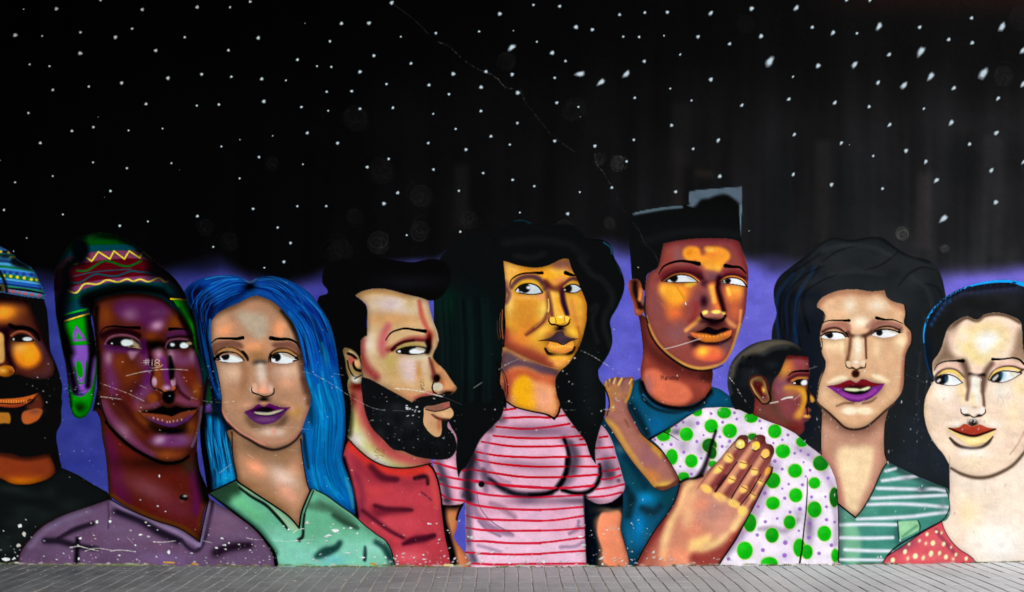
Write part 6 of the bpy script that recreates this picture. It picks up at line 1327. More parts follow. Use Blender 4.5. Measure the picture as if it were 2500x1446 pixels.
    L('880,190 1010,292 1160,362 1310,380 1446,374', [14, 28, 34, 34, 28], (36, 26, 38), bl=10, a=.65); L('690,-30 650,130 640,300 655,420', [60, 70, 60, 40], (44, 32, 44), bl=16, a=.75)
    L('745,360 772,500 900,662 1150,815', [6, 9, 9, 5], (104, 76, 100), bl=4, a=.8); L('330,60 380,200 425,420', [40, 50, 40], (70, 54, 72), bl=14, a=.6)
    E(820, 180, 60, 120, (96, 70, 92), bl=34, a=.55, ang=-20); L('640,520 660,700 650,900', [60, 50, 40], (110, 82, 108), bl=20, a=.6)
    O(1140, 820, K2); L('905,960 945,1070 952,1180 920,1290', [10, 22, 28, 22], (26, 20, 27), bl=8, a=.7); L('960,1000 1000,1120 980,1250', [30, 60, 50], (86, 64, 82), bl=16, a=.7); E(700, 890, 220, 34, (134, 92, 118), bl=26, a=.6); L('200,960 170,1080 190,1200', 40, (150, 108, 136), bl=20, a=.6)
    O(1280, 1126, K); L('838,60 842,150 804,256 712,340 570,358 420,322', [10, 20, 22, 20, 18, 14], (22, 17, 22), bl=7, a=.75); L('470,-20 456,140 376,292 240,364 60,380', [18, 20, 20, 18, 20], (22, 17, 22), bl=6, a=.75); E(500, 440, 260, 30, (112, 84, 106), bl=22, a=.65)
    E(900, 100, 40, 100, (66, 50, 64), bl=30, a=.6)
    usev('beard_shirt'); O(720, 1126, K)
    L('850,70 980,180 1130,200', [40, 60, 30], (78, 16, 28), bl=26, a=0.59); L('880,490 1000,525 1160,530 1290,540', [20, 46, 40, 12], (70, 14, 26), bl=22, a=0.64); L('745,545 880,648 1040,765 1190,846', [20, 34, 30, 8], (84, 18, 32), bl=16, a=0.68); L('1210,912 1320,870 1440,850 1540,820', [10, 40, 44, 16], (72, 14, 28), bl=22, a=0.68)
    usev('knit_shirt'); O(0, 1126, K)
    L('640,850 820,755 1020,690', [10, 34, 34], (34, 24, 38), bl=16, a=0.68); L('500,876 660,884 830,932 1060,966', [34, 40, 44, 16], (30, 22, 36), bl=14, a=0.68); L('1300,560 1560,660 1760,784 1960,876', [26, 44, 60, 40], (28, 20, 36), bl=22, a=0.68); L('2390,1004 2560,946 2750,930', [50, 54, 24], (32, 18, 34), bl=26, a=0.68)
    usev('blue_shirt'); O(720, 1126, K)
    F('210,1060 300,970 430,935 508,876 498,950 400,1026 270,1074', (28, 70, 62), bl=13, a=0.72); L('430,600 560,680 690,740', [40, 50, 20], (36, 66, 50), bl=22, a=0.64); L('900,900 980,955 1045,1060', [30, 46, 40], (30, 70, 64), bl=19, a=0.68)
    O(480, 1126, K); F('150,356 430,225 470,300 330,440 260,450', (34, 66, 46), bl=26, a=0.64); L('160,410 330,510 500,640 650,760 760,890 850,1020', 40, (26, 58, 44), bl=19, a=0.64); L('480,300 620,400 780,500 880,600 980,720', [16, 24, 26, 28, 14], (18, 36, 28), bl=11, a=0.68)
    # bearded face: red spray at the temple and beside the nose
    usev('beard_face'); O(860, 600, K)
    L('850,1240 880,1320 905,1420 920,1480', [10, 24, 34, 40], (120, 60, 44), bl=12, a=.75); L('470,1110 560,1062 680,1042 790,1046', [16, 24, 24, 18], (90, 40, 34), bl=8, a=.7); E(855, 1050, 24, 60, (70, 22, 18), bl=12, a=.75)
    E(945, 1560, 50, 42, (196, 178, 152), bl=7); L('902,1498 882,1558 894,1612 932,1638', 13, (9, 7, 7), bl=3); E(935, 1462, 34, 40, (24, 12, 10), bl=14, a=.6)
    # teal shirt folds
    usev('flat_shirt'); O(1460, 900, K); L('360,420 450,560 540,720', 46, (5, 30, 42), bl=18, a=.7); L('500,330 640,440 860,480 1050,440', 30, (6, 26, 36), bl=10, a=.75); L('300,980 420,1140 520,1290', 60, (6, 40, 54), bl=22, a=.6)
    O(1280, 1126, K); L('1130,300 1180,420 1150,600', 60, (8, 34, 44), bl=24, a=.7); L('1300,520 1420,560 1500,500', 50, (12, 44, 58), bl=20, a=.7)
    # flat-top face
    usev('flat_face'); O(1500, 440, K3)
    L('1020,1000 1010,1060 1042,1180 1072,1278', [24, 30, 40, 26], (44, 14, 16), bl=8, a=.85); E(876, 1190, 26, 44, (60, 24, 28), bl=16, a=.75); L('470,985 560,920 660,898 760,912 850,960', [16, 24, 24, 26, 30], (70, 22, 24), bl=8, a=.75); L('1030,985 1090,935 1180,926 1280,960', 18, (70, 22, 24), bl=7, a=.75)
    E(940, 1380, 110, 26, (40, 14, 14), bl=14, a=.75); L('730,1540 800,1570 900,1600 1050,1590 1140,1540', [10, 30, 30, 30, 10], (50, 18, 18), bl=14, a=.6)
    # long hair: dark waves
    usev('long_hair'); O(1860, 560, K5)
    for s in ('110,420 200,330 330,250 430,180', '130,600 200,450 330,330 460,270', '250,640 280,500 420,390 560,330', '700,120 560,160 440,240', '1000,170 880,260 760,300', '1270,300 1180,280 1080,330 1000,420', '1330,500 1280,420 1200,400'): L(s, [4, 14, 4], (9, 11, 13), bl=6, a=.5)
    for s in ('450,150 600,120 800,130 950,190', '500,330 700,310 900,330', '1100,350 1220,450 1260,600'): L(s, 24, (44, 48, 52), bl=16, a=.45)
    usev('striped_hair'); O(1180, 520, K2)
    for s in ('0,260 200,220 400,130 600,160 800,180', '200,360 420,300 640,320 820,380', '830,420 960,520 1080,600 1180,720', '880,560 1020,640 1120,760 1180,900', '960,800 1080,800 1180,960 1120,1150', '1000,1060 1040,1250 960,1400'): L(s, [3, 9, 3], (3, 3, 4), bl=4, a=.6); L(s, [2, 5, 2], (34, 36, 38), bl=3, a=.35)
    use()
# ---- wear: chips, scuffs and scratches ------------------------------------
STARS = []
def star_rows():
    k = .2282
    # zoom tile origin, then x, y, radius, elongation, angle (tile units)
    T = [((0, 0), '255,102,9 605,97,22 1078,0,20 1524,105,21 2110,78,22 165,379,23 453,388,12 861,348,16 1237,402,22 1415,310,16 1977,401,17 860,573,23 1667,543,21 319,692,13 532,711,13 1302,890,21 1798,838,23 2157,797,20 567,965,17 952,929,16 1563,1115,18 2106,1132,15 307,1212,16 771,1404,17 1000,1362,17 1376,1398,12 1740,1378,12 1051,1254,5'),
         ((500, 0), '271,80,14 486,20,17 2000,32,24 1071,252,8 1462,253,22 1757,250,23 2097,396,13 572,408,23 1339,444,18 253,540,19 1809,598,21 992,641,19 1200,711,13 1354,718,16 1660,771,22 284,824,16 609,846,21 868,862,12 1944,902,16 1304,984,16 1572,978,18 150,1120,18 632,1087,23 1034,1147,16 1320,1187,14 1660,1166,18 2013,1156,18 1097,1425,19'),
         ((1000, 0), '1324,56,17 1605,70,20 964,152,25 1780,292,28 1954,320,22 743,340,15 1110,332,10 281,357,18 1361,450,14 1097,508,30 1525,568,26 1667,656,17 15,681,18 1830,793,33 817,769,22 467,794,26 1097,799,23 1552,836,17 2053,878,30 207,913,20 421,1011,18 765,936,24 1157,995,27 1574,1102,20 1806,1146,14 1826,1251,6 253,1221,13 763,1190,19 1152,1319,18 492,1382,15'),
         ((1500, 0), '55,160,20 325,138,18 566,133,22 1033,140,22 1467,95,27 1948,84,25 94,395,16 264,398,18 530,384,12 894,395,22 1232,472,20 1568,390,26 2116,294,21 704,585,12 319,658,22 1665,655,40 2178,707,28 131,790,30 1031,853,25 1910,823,12 597,950,13 217,1049,17 824,1077,14 1365,1126,17 1867,1062,19 611,1343,22 1925,1440,18'),
         ((2000, 0), '292,0,22 545,0,18 148,351,23 401,360,17 641,280,30 1073,294,22 1628,196,22 1957,285,34 1383,426,22 1635,461,23 2180,540,28 1090,549,38 748,585,21 380,691,28 1195,815,32 1760,783,44 2182,900,26 630,884,21 908,913,30 1441,943,22 1915,1053,20 168,1099,20 532,1144,20 1119,1164,14 753,1336,19 1414,1311,26 1897,1422,24'),
         ((0, 330), '433,86,19 7,272,7 997,293,14 1358,356,15 1834,301,13 1918,373,4 566,440,12 163,507,13 1183,600,17 1120,665,5 45,803,16 674,850,13 1583,925,13 2112,868,18 1282,971,18 287,1102,11 147,1243,11'),
         ((500, 330), '178,123,14 376,50,11 727,9,11 1421,88,21 580,237,18 1050,313,12 1967,257,18 1738,344,19 373,465,14 2064,619,20 1917,735,24 517,790,17 990,762,15 1299,761,15 780,990,15 918,1156,19 91,1197,13 847,1357,20 638,1420,12 2160,1072,13'),
         ((1000, 330), '870,15,19 200,87,17 603,157,21 1072,103,16 1552,65,20 1982,118,21 255,370,18 787,408,16 1102,480,17 1334,548,16 527,598,16 1820,612,14 2163,563,18 1179,830,13 1691,843,22 542,1036,16'),
         ((1500, 330), '207,52,18 1112,55,20 842,149,17 130,283,18 1126,443,24 1914,420,17 655,608,20 1440,1025,7'),
         ((2000, 330), '237,85,18 323,104,7 576,225,16 928,169,25 1607,98,22 1141,283,21 2185,288,18 1843,376,22 130,532,23 1256,483,24 676,574,18 1888,720,28 1335,890,33')]
    for (ox, oy), txt in T:
        for t in txt.split():
            x, y, r = (float(v) for v in t.split(','))
            X, Y, R = ox+x*k, oy+y*k, r*k
            el = 1.0+0.22*rng.rand(); an = -55+60*rng.rand()
            if X > 1650: el = 1.15+.4*rng.rand()
            if X > 1650: an = -62+24*rng.rand()
            if r > 29: el = 1.6
            STARS.append((X, Y, R*.84, el, an))
def wear():
    use(); O()
    W = (232, 238, 240)
    def chip(x, y, r, el=1.0, an=0.0, a=.95, c=W):
        n = 6+rng.randint(5)
        t0 = rng.rand()*6
        pts = []
        for i in range(n):
            t = t0+i*6.283/n; q = r*(.45+.85*rng.rand())
            u, v = q*el*math.cos(t), q*math.sin(t)
            ca, sa = math.cos(an), math.sin(an)
            pts.append('%.2f,%.2f' % (x+u*ca-v*sa, y+u*sa+v*ca))
        if r*_o[2] > 1.3:  # dark offset copy: the chip's small edge shadow painted in
            F(' '.join('%.2f,%.2f' % (float(p.split(',')[0])+.6/_o[2], float(p.split(',')[1])+.8/_o[2]) for p in pts), (20, 16, 18), a=a*.45, sharp=True)
        F(' '.join(pts), c if rng.rand() < .75 else (206, 204, 198), a=a, sharp=True)
    # larger chips that can be told apart
    O(0, 1126, K)
    big = [(0, 1126, (220, 715, 24, 30), (270, 810, 30, 40), (208, 932, 30, 28), (285, 645, 12, 12), (40, 770, 16, 9), (1070, 672, 24, 26), (1214, 662, 20, 24), (1218, 630, 8, 12), (1255, 570, 8, 8), (1005, 685, 12, 12), (955, 562, 8, 10), (865, 932, 16, 18), (885, 850, 20, 18), (1040, 820, 18, 10), (1050, 855, 18, 10), (1305, 862, 14, 14), (700, 1018, 12, 14), (485, 1048, 14, 9), (770, 1068, 12, 10), (628, 1086, 16, 9), (870, 1080, 14, 20), (155, 1075, 28, 20), (60, 1085, 60, 26), (1320, 1042, 18, 14)),
           (220, 1126, (615, 675, 16, 16), (650, 712, 22, 10), (745, 760, 12, 10), (500, 930, 18, 16), (862, 1005, 22, 28), (1120, 1015, 18, 9), (748, 495, 18, 12), (832, 555, 16, 10), (555, 428, 14, 9), (765, 165, 12, 34), (450, 765, 20, 14), (1400, 958, 18, 14), (325, 1042, 16, 12), (560, 812, 26, 14), (640, 832, 24, 12)),
           (480, 1126, (285, 852, 26, 14), (310, 925, 30, 16), (358, 905, 14, 14), (465, 920, 16, 14), (318, 972, 22, 14), (222, 958, 20, 14), (592, 984, 14, 10), (615, 920, 10, 10), (1012, 757, 26, 18), (964, 717, 12, 10), (1215, 680, 30, 18), (1232, 905, 18, 10), (1100, 880, 34, 14), (1430, 882, 14, 12), (1430, 835, 26, 16), (1280, 830, 18, 8), (1205, 1026, 10, 10), (805, 1085, 14, 9), (803, 1054, 10, 7), (1290, 1085, 20, 8), (550, 740, 14, 10)),
           (720, 1126, (445, 765, 50, 30), (370, 822, 50, 20), (535, 740, 20, 13), (615, 738, 24, 16), (135, 680, 26, 26), (425, 698, 12, 12), (580, 1015, 34, 10), (878, 1060, 18, 20), (952, 1045, 10, 16), (1000, 1062, 18, 18), (752, 1062, 26, 14), (200, 830, 14, 8), (352, 880, 16, 10), (145, 908, 18, 9), (690, 800, 14, 16), (1128, 1045, 12, 10), (1415, 1035, 16, 12), (1430, 1085, 24, 10), (1135, 1140, 18, 13)),
           (1000, 1126, (220, 692, 34, 16), (298, 690, 20, 11), (150, 1035, 16, 9), (165, 1083, 28, 9), (118, 1136, 20, 8), (178, 1115, 14, 8), (175, 1150, 16, 8), (425, 1076, 11, 10), (530, 1105, 14, 8), (690, 845, 30, 24), (650, 835, 20, 14), (805, 1106, 20, 16), (880, 1104, 12, 11), (1100, 1125, 20, 16), (418, 765, 12, 9), (440, 790, 10, 9)),
           (1280, 1126, (215, 1110, 20, 22), (470, 1098, 14, 11), (865, 1138, 26, 16), (620, 832, 40, 14), (918, 760, 18, 10), (875, 805, 18, 9), (735, 768, 9, 7), (1188, 1000, 12, 11), (1138, 960, 10, 9), (1190, 1090, 12, 10), (1125, 1130, 22, 8), (832, 985, 12, 11), (1180, 685, 14, 7), (1207, 740, 8, 8), (1357, 742, 9, 8), (1356, 1075, 10, 9)),
           (2140, 1126, (262, 872, 18, 20), (50, 1055, 16, 18), (15, 1060, 12, 20))]
    for row in big:
        O(row[0], row[1], K)
        for (x, y, rx, ry) in row[2:]: chip(x, y, ry*.8, rx/ry*1.1)
    O()
    # sprinkle: density follows the scuffed heights of the wall
    def sprinkle(n, x0, x1, ymu, ysd, rmin, rmax, el=(1, 1.8), an=(0, .3), a=.85, ymax=1380):
        for _ in range(n):
            x = x0+(x1-x0)*rng.rand(); y = ymu+ysd*rng.randn()
            if y > ymax: y = ymax-rng.rand()*20
            r = rmin+(rmax-rmin)*rng.rand()**2.5
            chip(x, y, r, el[0]+(el[1]-el[0])*rng.rand(), an[0]+(an[1]-an[0])*rng.rand(), a*(.5+.5*rng.rand()))
    sprinkle(120, 0, 1000, 1330, 30, .5, 2.0)
    sprinkle(130, 0, 1150, 1370, 9, .6, 2.6)
    sprinkle(130, 950, 1800, 1366, 12, .7, 3.6, (1.3, 2.6), (-.6, -.2))
    sprinkle(90, 1000, 1800, 1290, 50, .6, 2.0, (1.3, 2.6), (-1.0, -.4))
    sprinkle(120, 60, 560, 940, 30, .5, 2.0)
    sprinkle(90, 100, 1100, 1130, 90, .5, 1.8)
    sprinkle(70, 480, 1130, 960, 70, .5, 1.9)
    sprinkle(70, 900, 1120, 1030, 45, .6, 1.8)
    sprinkle(90, 1180, 1560, 960, 60, .5, 1.9, (1.2, 2.6), (-.9, -.3))
    sprinkle(110, 1480, 2000, 1010, 80, .5, 1.9, (1.4, 2.8), (-1.3, -.8))
    sprinkle(150, 1950, 2420, 1030, 70, .5, 1.9, (1.6, 3.2), (-1.5, -1.1))
    sprinkle(60, 2000, 2480, 1240, 70, .5, 1.9, (1.6, 3.2), (-1.5, -1.1))
    sprinkle(26, 2355, 2412, 1028, 3, 1.0, 2.4, (1.3, 2.2), (-1.4, -1.1))
    sprinkle(22, 1760, 1850, 1085, 12, .8, 2.6, (1.6, 3), (-1.4, -.8))
    # long scratches, dashed
    def scr(s, w, a=.8, dash=.75, c=(225, 222, 214)):
        P = smooth(s, closed=False, n=14)
        for i in range(len(P)-1):
            if rng.rand() < dash:
                L('%.1f,%.1f %.1f,%.1f' % (*((P[i]-_o[:2])/_o[2]), *((P[i+1]-_o[:2])/_o[2])), w*(.5+rng.rand()*.8), c, a=a*(.4+.6*rng.rand()))
    O(220, 660, K)
    scr('390,1168 560,1125 760,1098 920,1092 1078,1102', 7, dash=1); scr('100,1242 260,1300 440,1370 600,1446', 7, .6); scr('120,1395 200,1405 350,1425', 9, .7); scr('550,1270 620,1302', 8)
    for s in ('590,1000 655,995', '588,1022 652,1015', '618,980 615,1040', '640,978 640,1045', '686,985 682,1055', '740,985 715,1000 740,1020 765,1000 740,985', '740,1020 712,1040 740,1060 765,1040 740,1020', '680,1080 760,1070 800,1045'): L(s, 7, (226, 222, 216), a=.75)
    O(220, 1126, K); scr('225,995 300,982 400,986 505,1000', 9, dash=1); scr('-230,955 -120,940 -60,955 90,990', 9, dash=1); scr('-60,995 60,962 250,985', 8, dash=1); scr('700,890 800,895 955,878', 11, dash=.95); scr('410,840 470,900', 9, dash=.95); scr('1250,880 1340,900', 8)
    O(480, 1126, K); scr('545,845 620,862 740,868', 7, .8); scr('1060,795 1120,755 1190,745', 7, .9, 1); scr('820,870 1000,885 1290,862', 6, .7); scr('240,140 300,95 380,35', 5, .8)
    O(480, 860, K); scr('-60,500 100,540 300,555 420,540', 6, .6, .6); scr('560,1125 630,1170', 8, .9, .9); scr('1020,1075 1110,1090', 8, .9, .9); scr('590,860 780,830 960,825 1260,855', 5, .6, .6); scr('1130,210 1280,240 1446,320', 4, .6, .7); scr('240,1340 380,1235', 6, .7, .7)
    O(720, 900, K); scr('430,55 540,75', 8, .9, 1); scr('230,80 330,130 450,200 560,275 700,360 860,435 1000,465', 5, .6, .85); scr('800,292 950,280', 6, .5, .6)
    O(860, 860, K); scr('460,400 600,410 760,432 900,468 1010,495', 11, .9, .9); scr('1010,495 1210,580', 8, .7, .7); scr('450,645 620,650', 4, .6, .8); scr('1340,395 1430,335', 7, .7)
    for i in range(16): O(860, 860, K); chip(590+rng.rand()*160, 590+rng.rand()*130, 4+5*rng.rand(), 2.4, -.3)
    O(1140, 820, K2); scr('290,320 360,270 495,210', 6, .6, .7); scr('70,475 140,430', 7, .7); scr('1040,130 1150,180 1250,240 1446,365', 6, .7, .6); scr('840,1000 960,940', 7, .6); scr('1270,685 1325,685', 12, .9, 1); scr('1300,640 1446,620', 6, .7, .7); scr('690,650 900,690 1010,690', 4, .5, .6)
    O(1500, 700, K3); L('495,612 620,580 850,508', 10, (196, 170, 166), a=.6); L('495,612 620,580 850,508', 5, (238, 232, 230), a=.7); scr('420,130 500,215', 8, .6, 1, (230, 170, 130)); chip(700, 165, 8, 2, 1.2); scr('1110,870 1180,960 1250,1080', 8, .8, .35)
    O(1740, 800, K); scr('635,835 720,818', 17, .95, 1); scr('755,796 820,775 882,768', 18, .95, 1); scr('900,795 962,745', 14, .9, 1); scr('160,530 220,600', 9, .8, .5); scr('1070,455 1150,430', 7, .5, .6)
    O(1960, 740, K); scr('600,1140 680,1065', 9, .8, .8); scr('860,720 1000,770 1110,790', 5, .4, .7); scr('1010,820 1080,815', 12, .45, 1); scr('885,1110 900,1040', 6, .7, 1); scr('1120,780 1340,880', 5, .35, .7); chip(685, 755, 7, 2.2, 1.5)
    O(1500, 440, K3); scr('0,95 30,130 30,200 80,280 130,350', 4, .12, .8, (150, 150, 140)); scr('145,375 240,490 300,620 385,705 440,830', 4, .28, .8, (190, 185, 170)); chip(233, 856, 7)
    O(2400, 940, .0484)
    for s in ('570,880 570,1000', '830,560 780,620 750,800 700,960 640,1070', '1030,790 1020,860 960,990 880,1080', '1300,330 1200,530 1110,720', '1480,280 1500,480 1540,620', '1330,620 1240,700 1180,930', '850,560 960,700 1040,790'): L(s, 22, (196, 176, 160), a=.6)
    O()
    scr('955,8 985,28 1024,60 1048,85', 2, .10, .8); scr('1070,103 1095,113 1130,145 1165,168 1185,176', 1.8, .22, .8); scr('1192,178 1215,193 1232,212 1255,218', 1.8, .24, .8); scr('1270,215 1283,250 1300,272 1330,310 1345,330', 1.6, .14, .8); scr('1348,330 1375,352 1402,370', 1.6, .14, .8); scr('1452,375 1458,402 1472,420 1490,450', 1.6, .18, .7)
    # drill holes
    O(220, 1126, K); E(1035, 402, 48, 38, (6, 4, 4), bl=5); E(1048, 385, 22, 12, (190, 180, 176), bl=6, a=.9); E(1015, 440, 22, 14, (120, 70, 66), bl=8, a=.7)
    O(1000, 1126, K); E(765, 280, 38, 36, (206, 196, 206), bl=10, a=.8); E(793, 256, 34, 34, (10, 9, 11), bl=6)
    # grime and bare plaster along the foot of the wall
    O()
    for i in range(260):
        x = -100+rng.rand()*2700
        yb = 1384-5.0e-6*(x-1150)**2
        c = [(150, 168, 110), (176, 176, 164), (110, 130, 74), (96, 88, 74), (206, 200, 186), (120, 104, 84)][rng.randint(6)]
        if x > 1000 and rng.rand() < .6: c = [(190, 186, 180), (210, 204, 196), (150, 146, 140)][rng.randint(3)]
        E(x, yb+1-rng.rand()*5, 3+8*rng.rand(), 1+2.2*rng.rand(), c, bl=1.2, a=.55+.3*rng.rand())
    for x in (905, 470): L('%d,1376 %d,1378' % (x, x+12), 4, (206, 140, 50), bl=1)
    L('1086,1380 1104,1380', 5, (232, 224, 160), bl=1); L('400,1373 425,1374', 4, (206, 160, 60), bl=1)
    # faint scumble so that no field is perfectly flat
    g = (vnoise(RW, RH, 3, 3, 31)-.5)*.03+(vnoise(RW, RH, 12, 9, 32)-.5)*.06+(vnoise(RW, RH, 45, 45, 33)-.5)*.06
    g = g+rng.randn(RH, RW).astype(np.float32)*.010
    IMG[:] = np.clip(IMG*(1+g[..., None]*1.25)+0.0, 0, 1)
paint_sky()
for fn in (fig_long, fig_right, fig_flat, fig_child, fig_hand, fig_striped, fig_beard, fig_cap, fig_blue_a, fig_knit_a, fig_knit_b, fig_blue_b): fn()
accents()
modelling()
shade_edges()
star_rows()
wear()
# ---------------------------------------------------------------- helpers
COL = scn.collection
def tag(o, label=None, cat=None, group=None, kind=None):
    if label: o['label'] = label
    if cat: o['category'] = cat
    if group: o['group'] = group
    if kind: o['kind'] = kind
    return o
def empty(name, loc=(0, 0, 0), parent=None):
    o = bpy.data.objects.new(name, None); COL.objects.link(o); o.location = loc
    if parent: o.parent = parent
    return o
def mesh_obj(name, me, mat, parent=None):
    o = bpy.data.objects.new(name, me); COL.objects.link(o)
    if mat: me.materials.append(mat)
    if parent: o.parent = parent
    return o
def raw_mesh(name, V, Q, smooth_=True):
    """quads from numpy arrays"""
    me = bpy.data.meshes.new(name)
    V = np.ascontiguousarray(V, np.float32); Q = np.ascontiguousarray(Q, np.int32)
    me.vertices.add(len(V)); me.vertices.foreach_set('co', V.ravel())
    me.loops.add(Q.size); me.loops.foreach_set('vertex_index', Q.ravel())
    n = Q.shape[1]
    me.polygons.add(len(Q))
    me.polygons.foreach_set('loop_start', np.arange(len(Q), dtype=np.int32)*n)
    try: me.polygons.foreach_set('loop_total', np.full(len(Q), n, np.int32))
    except Exception: pass
    me.polygons.foreach_set('use_smooth', np.full(len(Q), smooth_, bool))
    me.update(calc_edges=True)
    return me
class NT:
    def __init__(self, name):
        self.m = bpy.data.materials.new(name); self.m.use_nodes = True
        self.t = self.m.node_tree; self.t.nodes.clear()
        self.out = self.n('ShaderNodeOutputMaterial'); self.b = self.n('ShaderNodeBsdfPrincipled')
        self.l(self.b.outputs[0], self.out.inputs[0])
    def n(self, t, **k):
        x = self.t.nodes.new(t)
        for a, b in k.items(): setattr(x, a, b)
        return x
    def l(self, a, b): self.t.links.new(a, b)
    def noise(self, scale, detail=4, rough=.55, vec=None):
        x = self.n('ShaderNodeTexNoise'); x.inputs['Scale'].default_value = scale; x.inputs['Detail'].default_value = detail; x.inputs['Roughness'].default_value = rough
        if vec: self.l(vec, x.inputs['Vector'])
        return x
    def ramp(self, src, stops):
        x = self.n('ShaderNodeValToRGB'); e = x.color_ramp.elements
        while len(e) < len(stops): e.new(.5)
        for i, (p, c) in enumerate(stops): e[i].position = p; e[i].color = (*c, 1) if len(c) == 3 else c
        self.l(src, x.inputs[0]); return x
    def bump(self, src, strength, dist, nxt=None):
        x = self.n('ShaderNodeBump'); x.inputs['Strength'].default_value = strength; x.inputs['Distance'].default_value = dist
        self.l(src, x.inputs['Height'])
        if nxt: self.l(nxt.outputs[0], x.inputs['Normal'])
        return x
    def mix(self, a, b, fac, mode='MIX'):
        x = self.n('ShaderNodeMix', data_type='RGBA', blend_type=mode)
        for s, v in ((0, fac), (6, a), (7, b)):
            if hasattr(v, 'is_output'): self.l(v, x.inputs[s])
            else: x.inputs[s].default_value = v
        return x.outputs[2]
# ---------------------------------------------------------------- materials
def mat_paint():
    k = NT('mural_paint')
    at = k.n('ShaderNodeAttribute', attribute_name='pigment')
    co = k.n('ShaderNodeNewGeometry')
    f = k.noise(260, 3, .6, co.outputs['Position'])
    g = k.mix((.93, .93, .93, 1), (1.06, 1.06, 1.06, 1), f.outputs[0])
    c = k.mix(at.outputs['Color'], g, 1.0, 'MULTIPLY')
    k.l(c, k.b.inputs['Base Color'])
    n1 = k.noise(34, 6, .62, co.outputs['Position']); n2 = k.noise(9, 3, .5, co.outputs['Position']); n3 = k.noise(150, 3, .6, co.outputs['Position'])
    b = k.bump(n1.outputs[0], .32, .008); b = k.bump(n3.outputs[0], .16, .003, b); b = k.bump(n2.outputs[0], .18, .02, b)
    k.l(b.outputs[0], k.b.inputs['Normal'])
    k.b.inputs['Roughness'].default_value = .7; k.b.inputs['Specular IOR Level'].default_value = .008
    return k.m
def mat_stone(name, c0, c1, scale, spec=.25, rough=.75, rnd=.0, streak=False, light_ramp=False):
    k = NT(name)
    tc = k.n('ShaderNodeTexCoord'); geo = k.n('ShaderNodeNewGeometry')
    n = k.noise(scale, 6, .65, geo.outputs['Position'])
    r = k.ramp(n.outputs[0], [(.30, c0), (.70, c1)])
    col = r.outputs[0]
    n2 = k.noise(scale*9, 3, .7, geo.outputs['Position'])
    r2 = k.ramp(n2.outputs[0], [(.30, (.72, .72, .72)), (.68, (1.22, 1.22, 1.22))])
    col = k.mix(col, r2.outputs[0], 1.0, 'MULTIPLY')
    if rnd:
        oi = k.n('ShaderNodeObjectInfo')
        r3 = k.ramp(oi.outputs['Random'], [(0, (1-rnd, 1-rnd, 1-rnd*.9)), (1, (1+rnd, 1+rnd*.96, 1+rnd*.94))])
        col = k.mix(col, r3.outputs[0], 1.0, 'MULTIPLY')
    if streak:
        mp = k.n('ShaderNodeMapping'); mp.inputs['Scale'].default_value = (2.2, 30, 1); k.l(geo.outputs['Position'], mp.inputs[0])
        s = k.noise(3.5, 5, .7, mp.outputs[0]); r4 = k.ramp(s.outputs[0], [(.36, (.45, .45, .46)), (.52, (.95, .95, .95)), (.72, (1.3, 1.3, 1.28))])
        col = k.mix(col, r4.outputs[0], .8, 'MULTIPLY')
    if light_ramp:      # paler to the right: daylight gradient painted into the colour, broken by noise
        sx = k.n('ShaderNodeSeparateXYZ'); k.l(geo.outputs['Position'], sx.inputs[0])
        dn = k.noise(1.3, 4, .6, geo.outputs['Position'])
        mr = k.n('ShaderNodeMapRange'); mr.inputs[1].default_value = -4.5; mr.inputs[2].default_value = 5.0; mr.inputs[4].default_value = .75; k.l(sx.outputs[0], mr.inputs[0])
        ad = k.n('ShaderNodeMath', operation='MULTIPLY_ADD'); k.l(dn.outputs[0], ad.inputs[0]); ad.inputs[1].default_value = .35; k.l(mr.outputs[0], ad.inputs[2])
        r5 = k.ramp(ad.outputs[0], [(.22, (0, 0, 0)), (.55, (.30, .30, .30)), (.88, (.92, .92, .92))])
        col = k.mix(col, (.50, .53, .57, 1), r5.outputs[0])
    k.l(col, k.b.inputs['Base Color'])
    b = k.bump(n2.outputs[0], .5, .004); k.l(b.outputs[0], k.b.inputs['Normal'])
    k.b.inputs['Roughness'].default_value = rough; k.b.inputs['Specular IOR Level'].default_value = spec
    return k.m
MP = mat_paint()
MPAVER = mat_stone('paver_concrete', (.050, .061, .073), (.100, .116, .132), 7, rnd=.16, streak=True, light_ramp=True)
MJOINT = mat_stone('joint_sand', (.19, .19, .18), (.30, .30, .285), 12)
MGROUND = mat_stone('street_concrete', (.22, .22, .215), (.34, .335, .33), 1.5)
MCONC = mat_stone('bare_concrete', (.20, .20, .195), (.33, .325, .315), 2.2)
MBLACK = mat_stone('black_wall_paint', (.004, .004, .005), (.012, .012, .013), 3, spec=.05)
MMOSS = mat_stone('moss', (.05, .075, .02), (.14, .17, .07), 60, spec=.1)
# ---------------------------------------------------------------- ground shape
def gz(x):
    """the paving rises a little towards both ends of the wall (x in metres)"""
    d = x/M+1250-1150
    return M*d*d*(4.5e-6 if d < 0 else 6.8e-6) if abs(d) < 1900 else M*1900*1900*5e-6
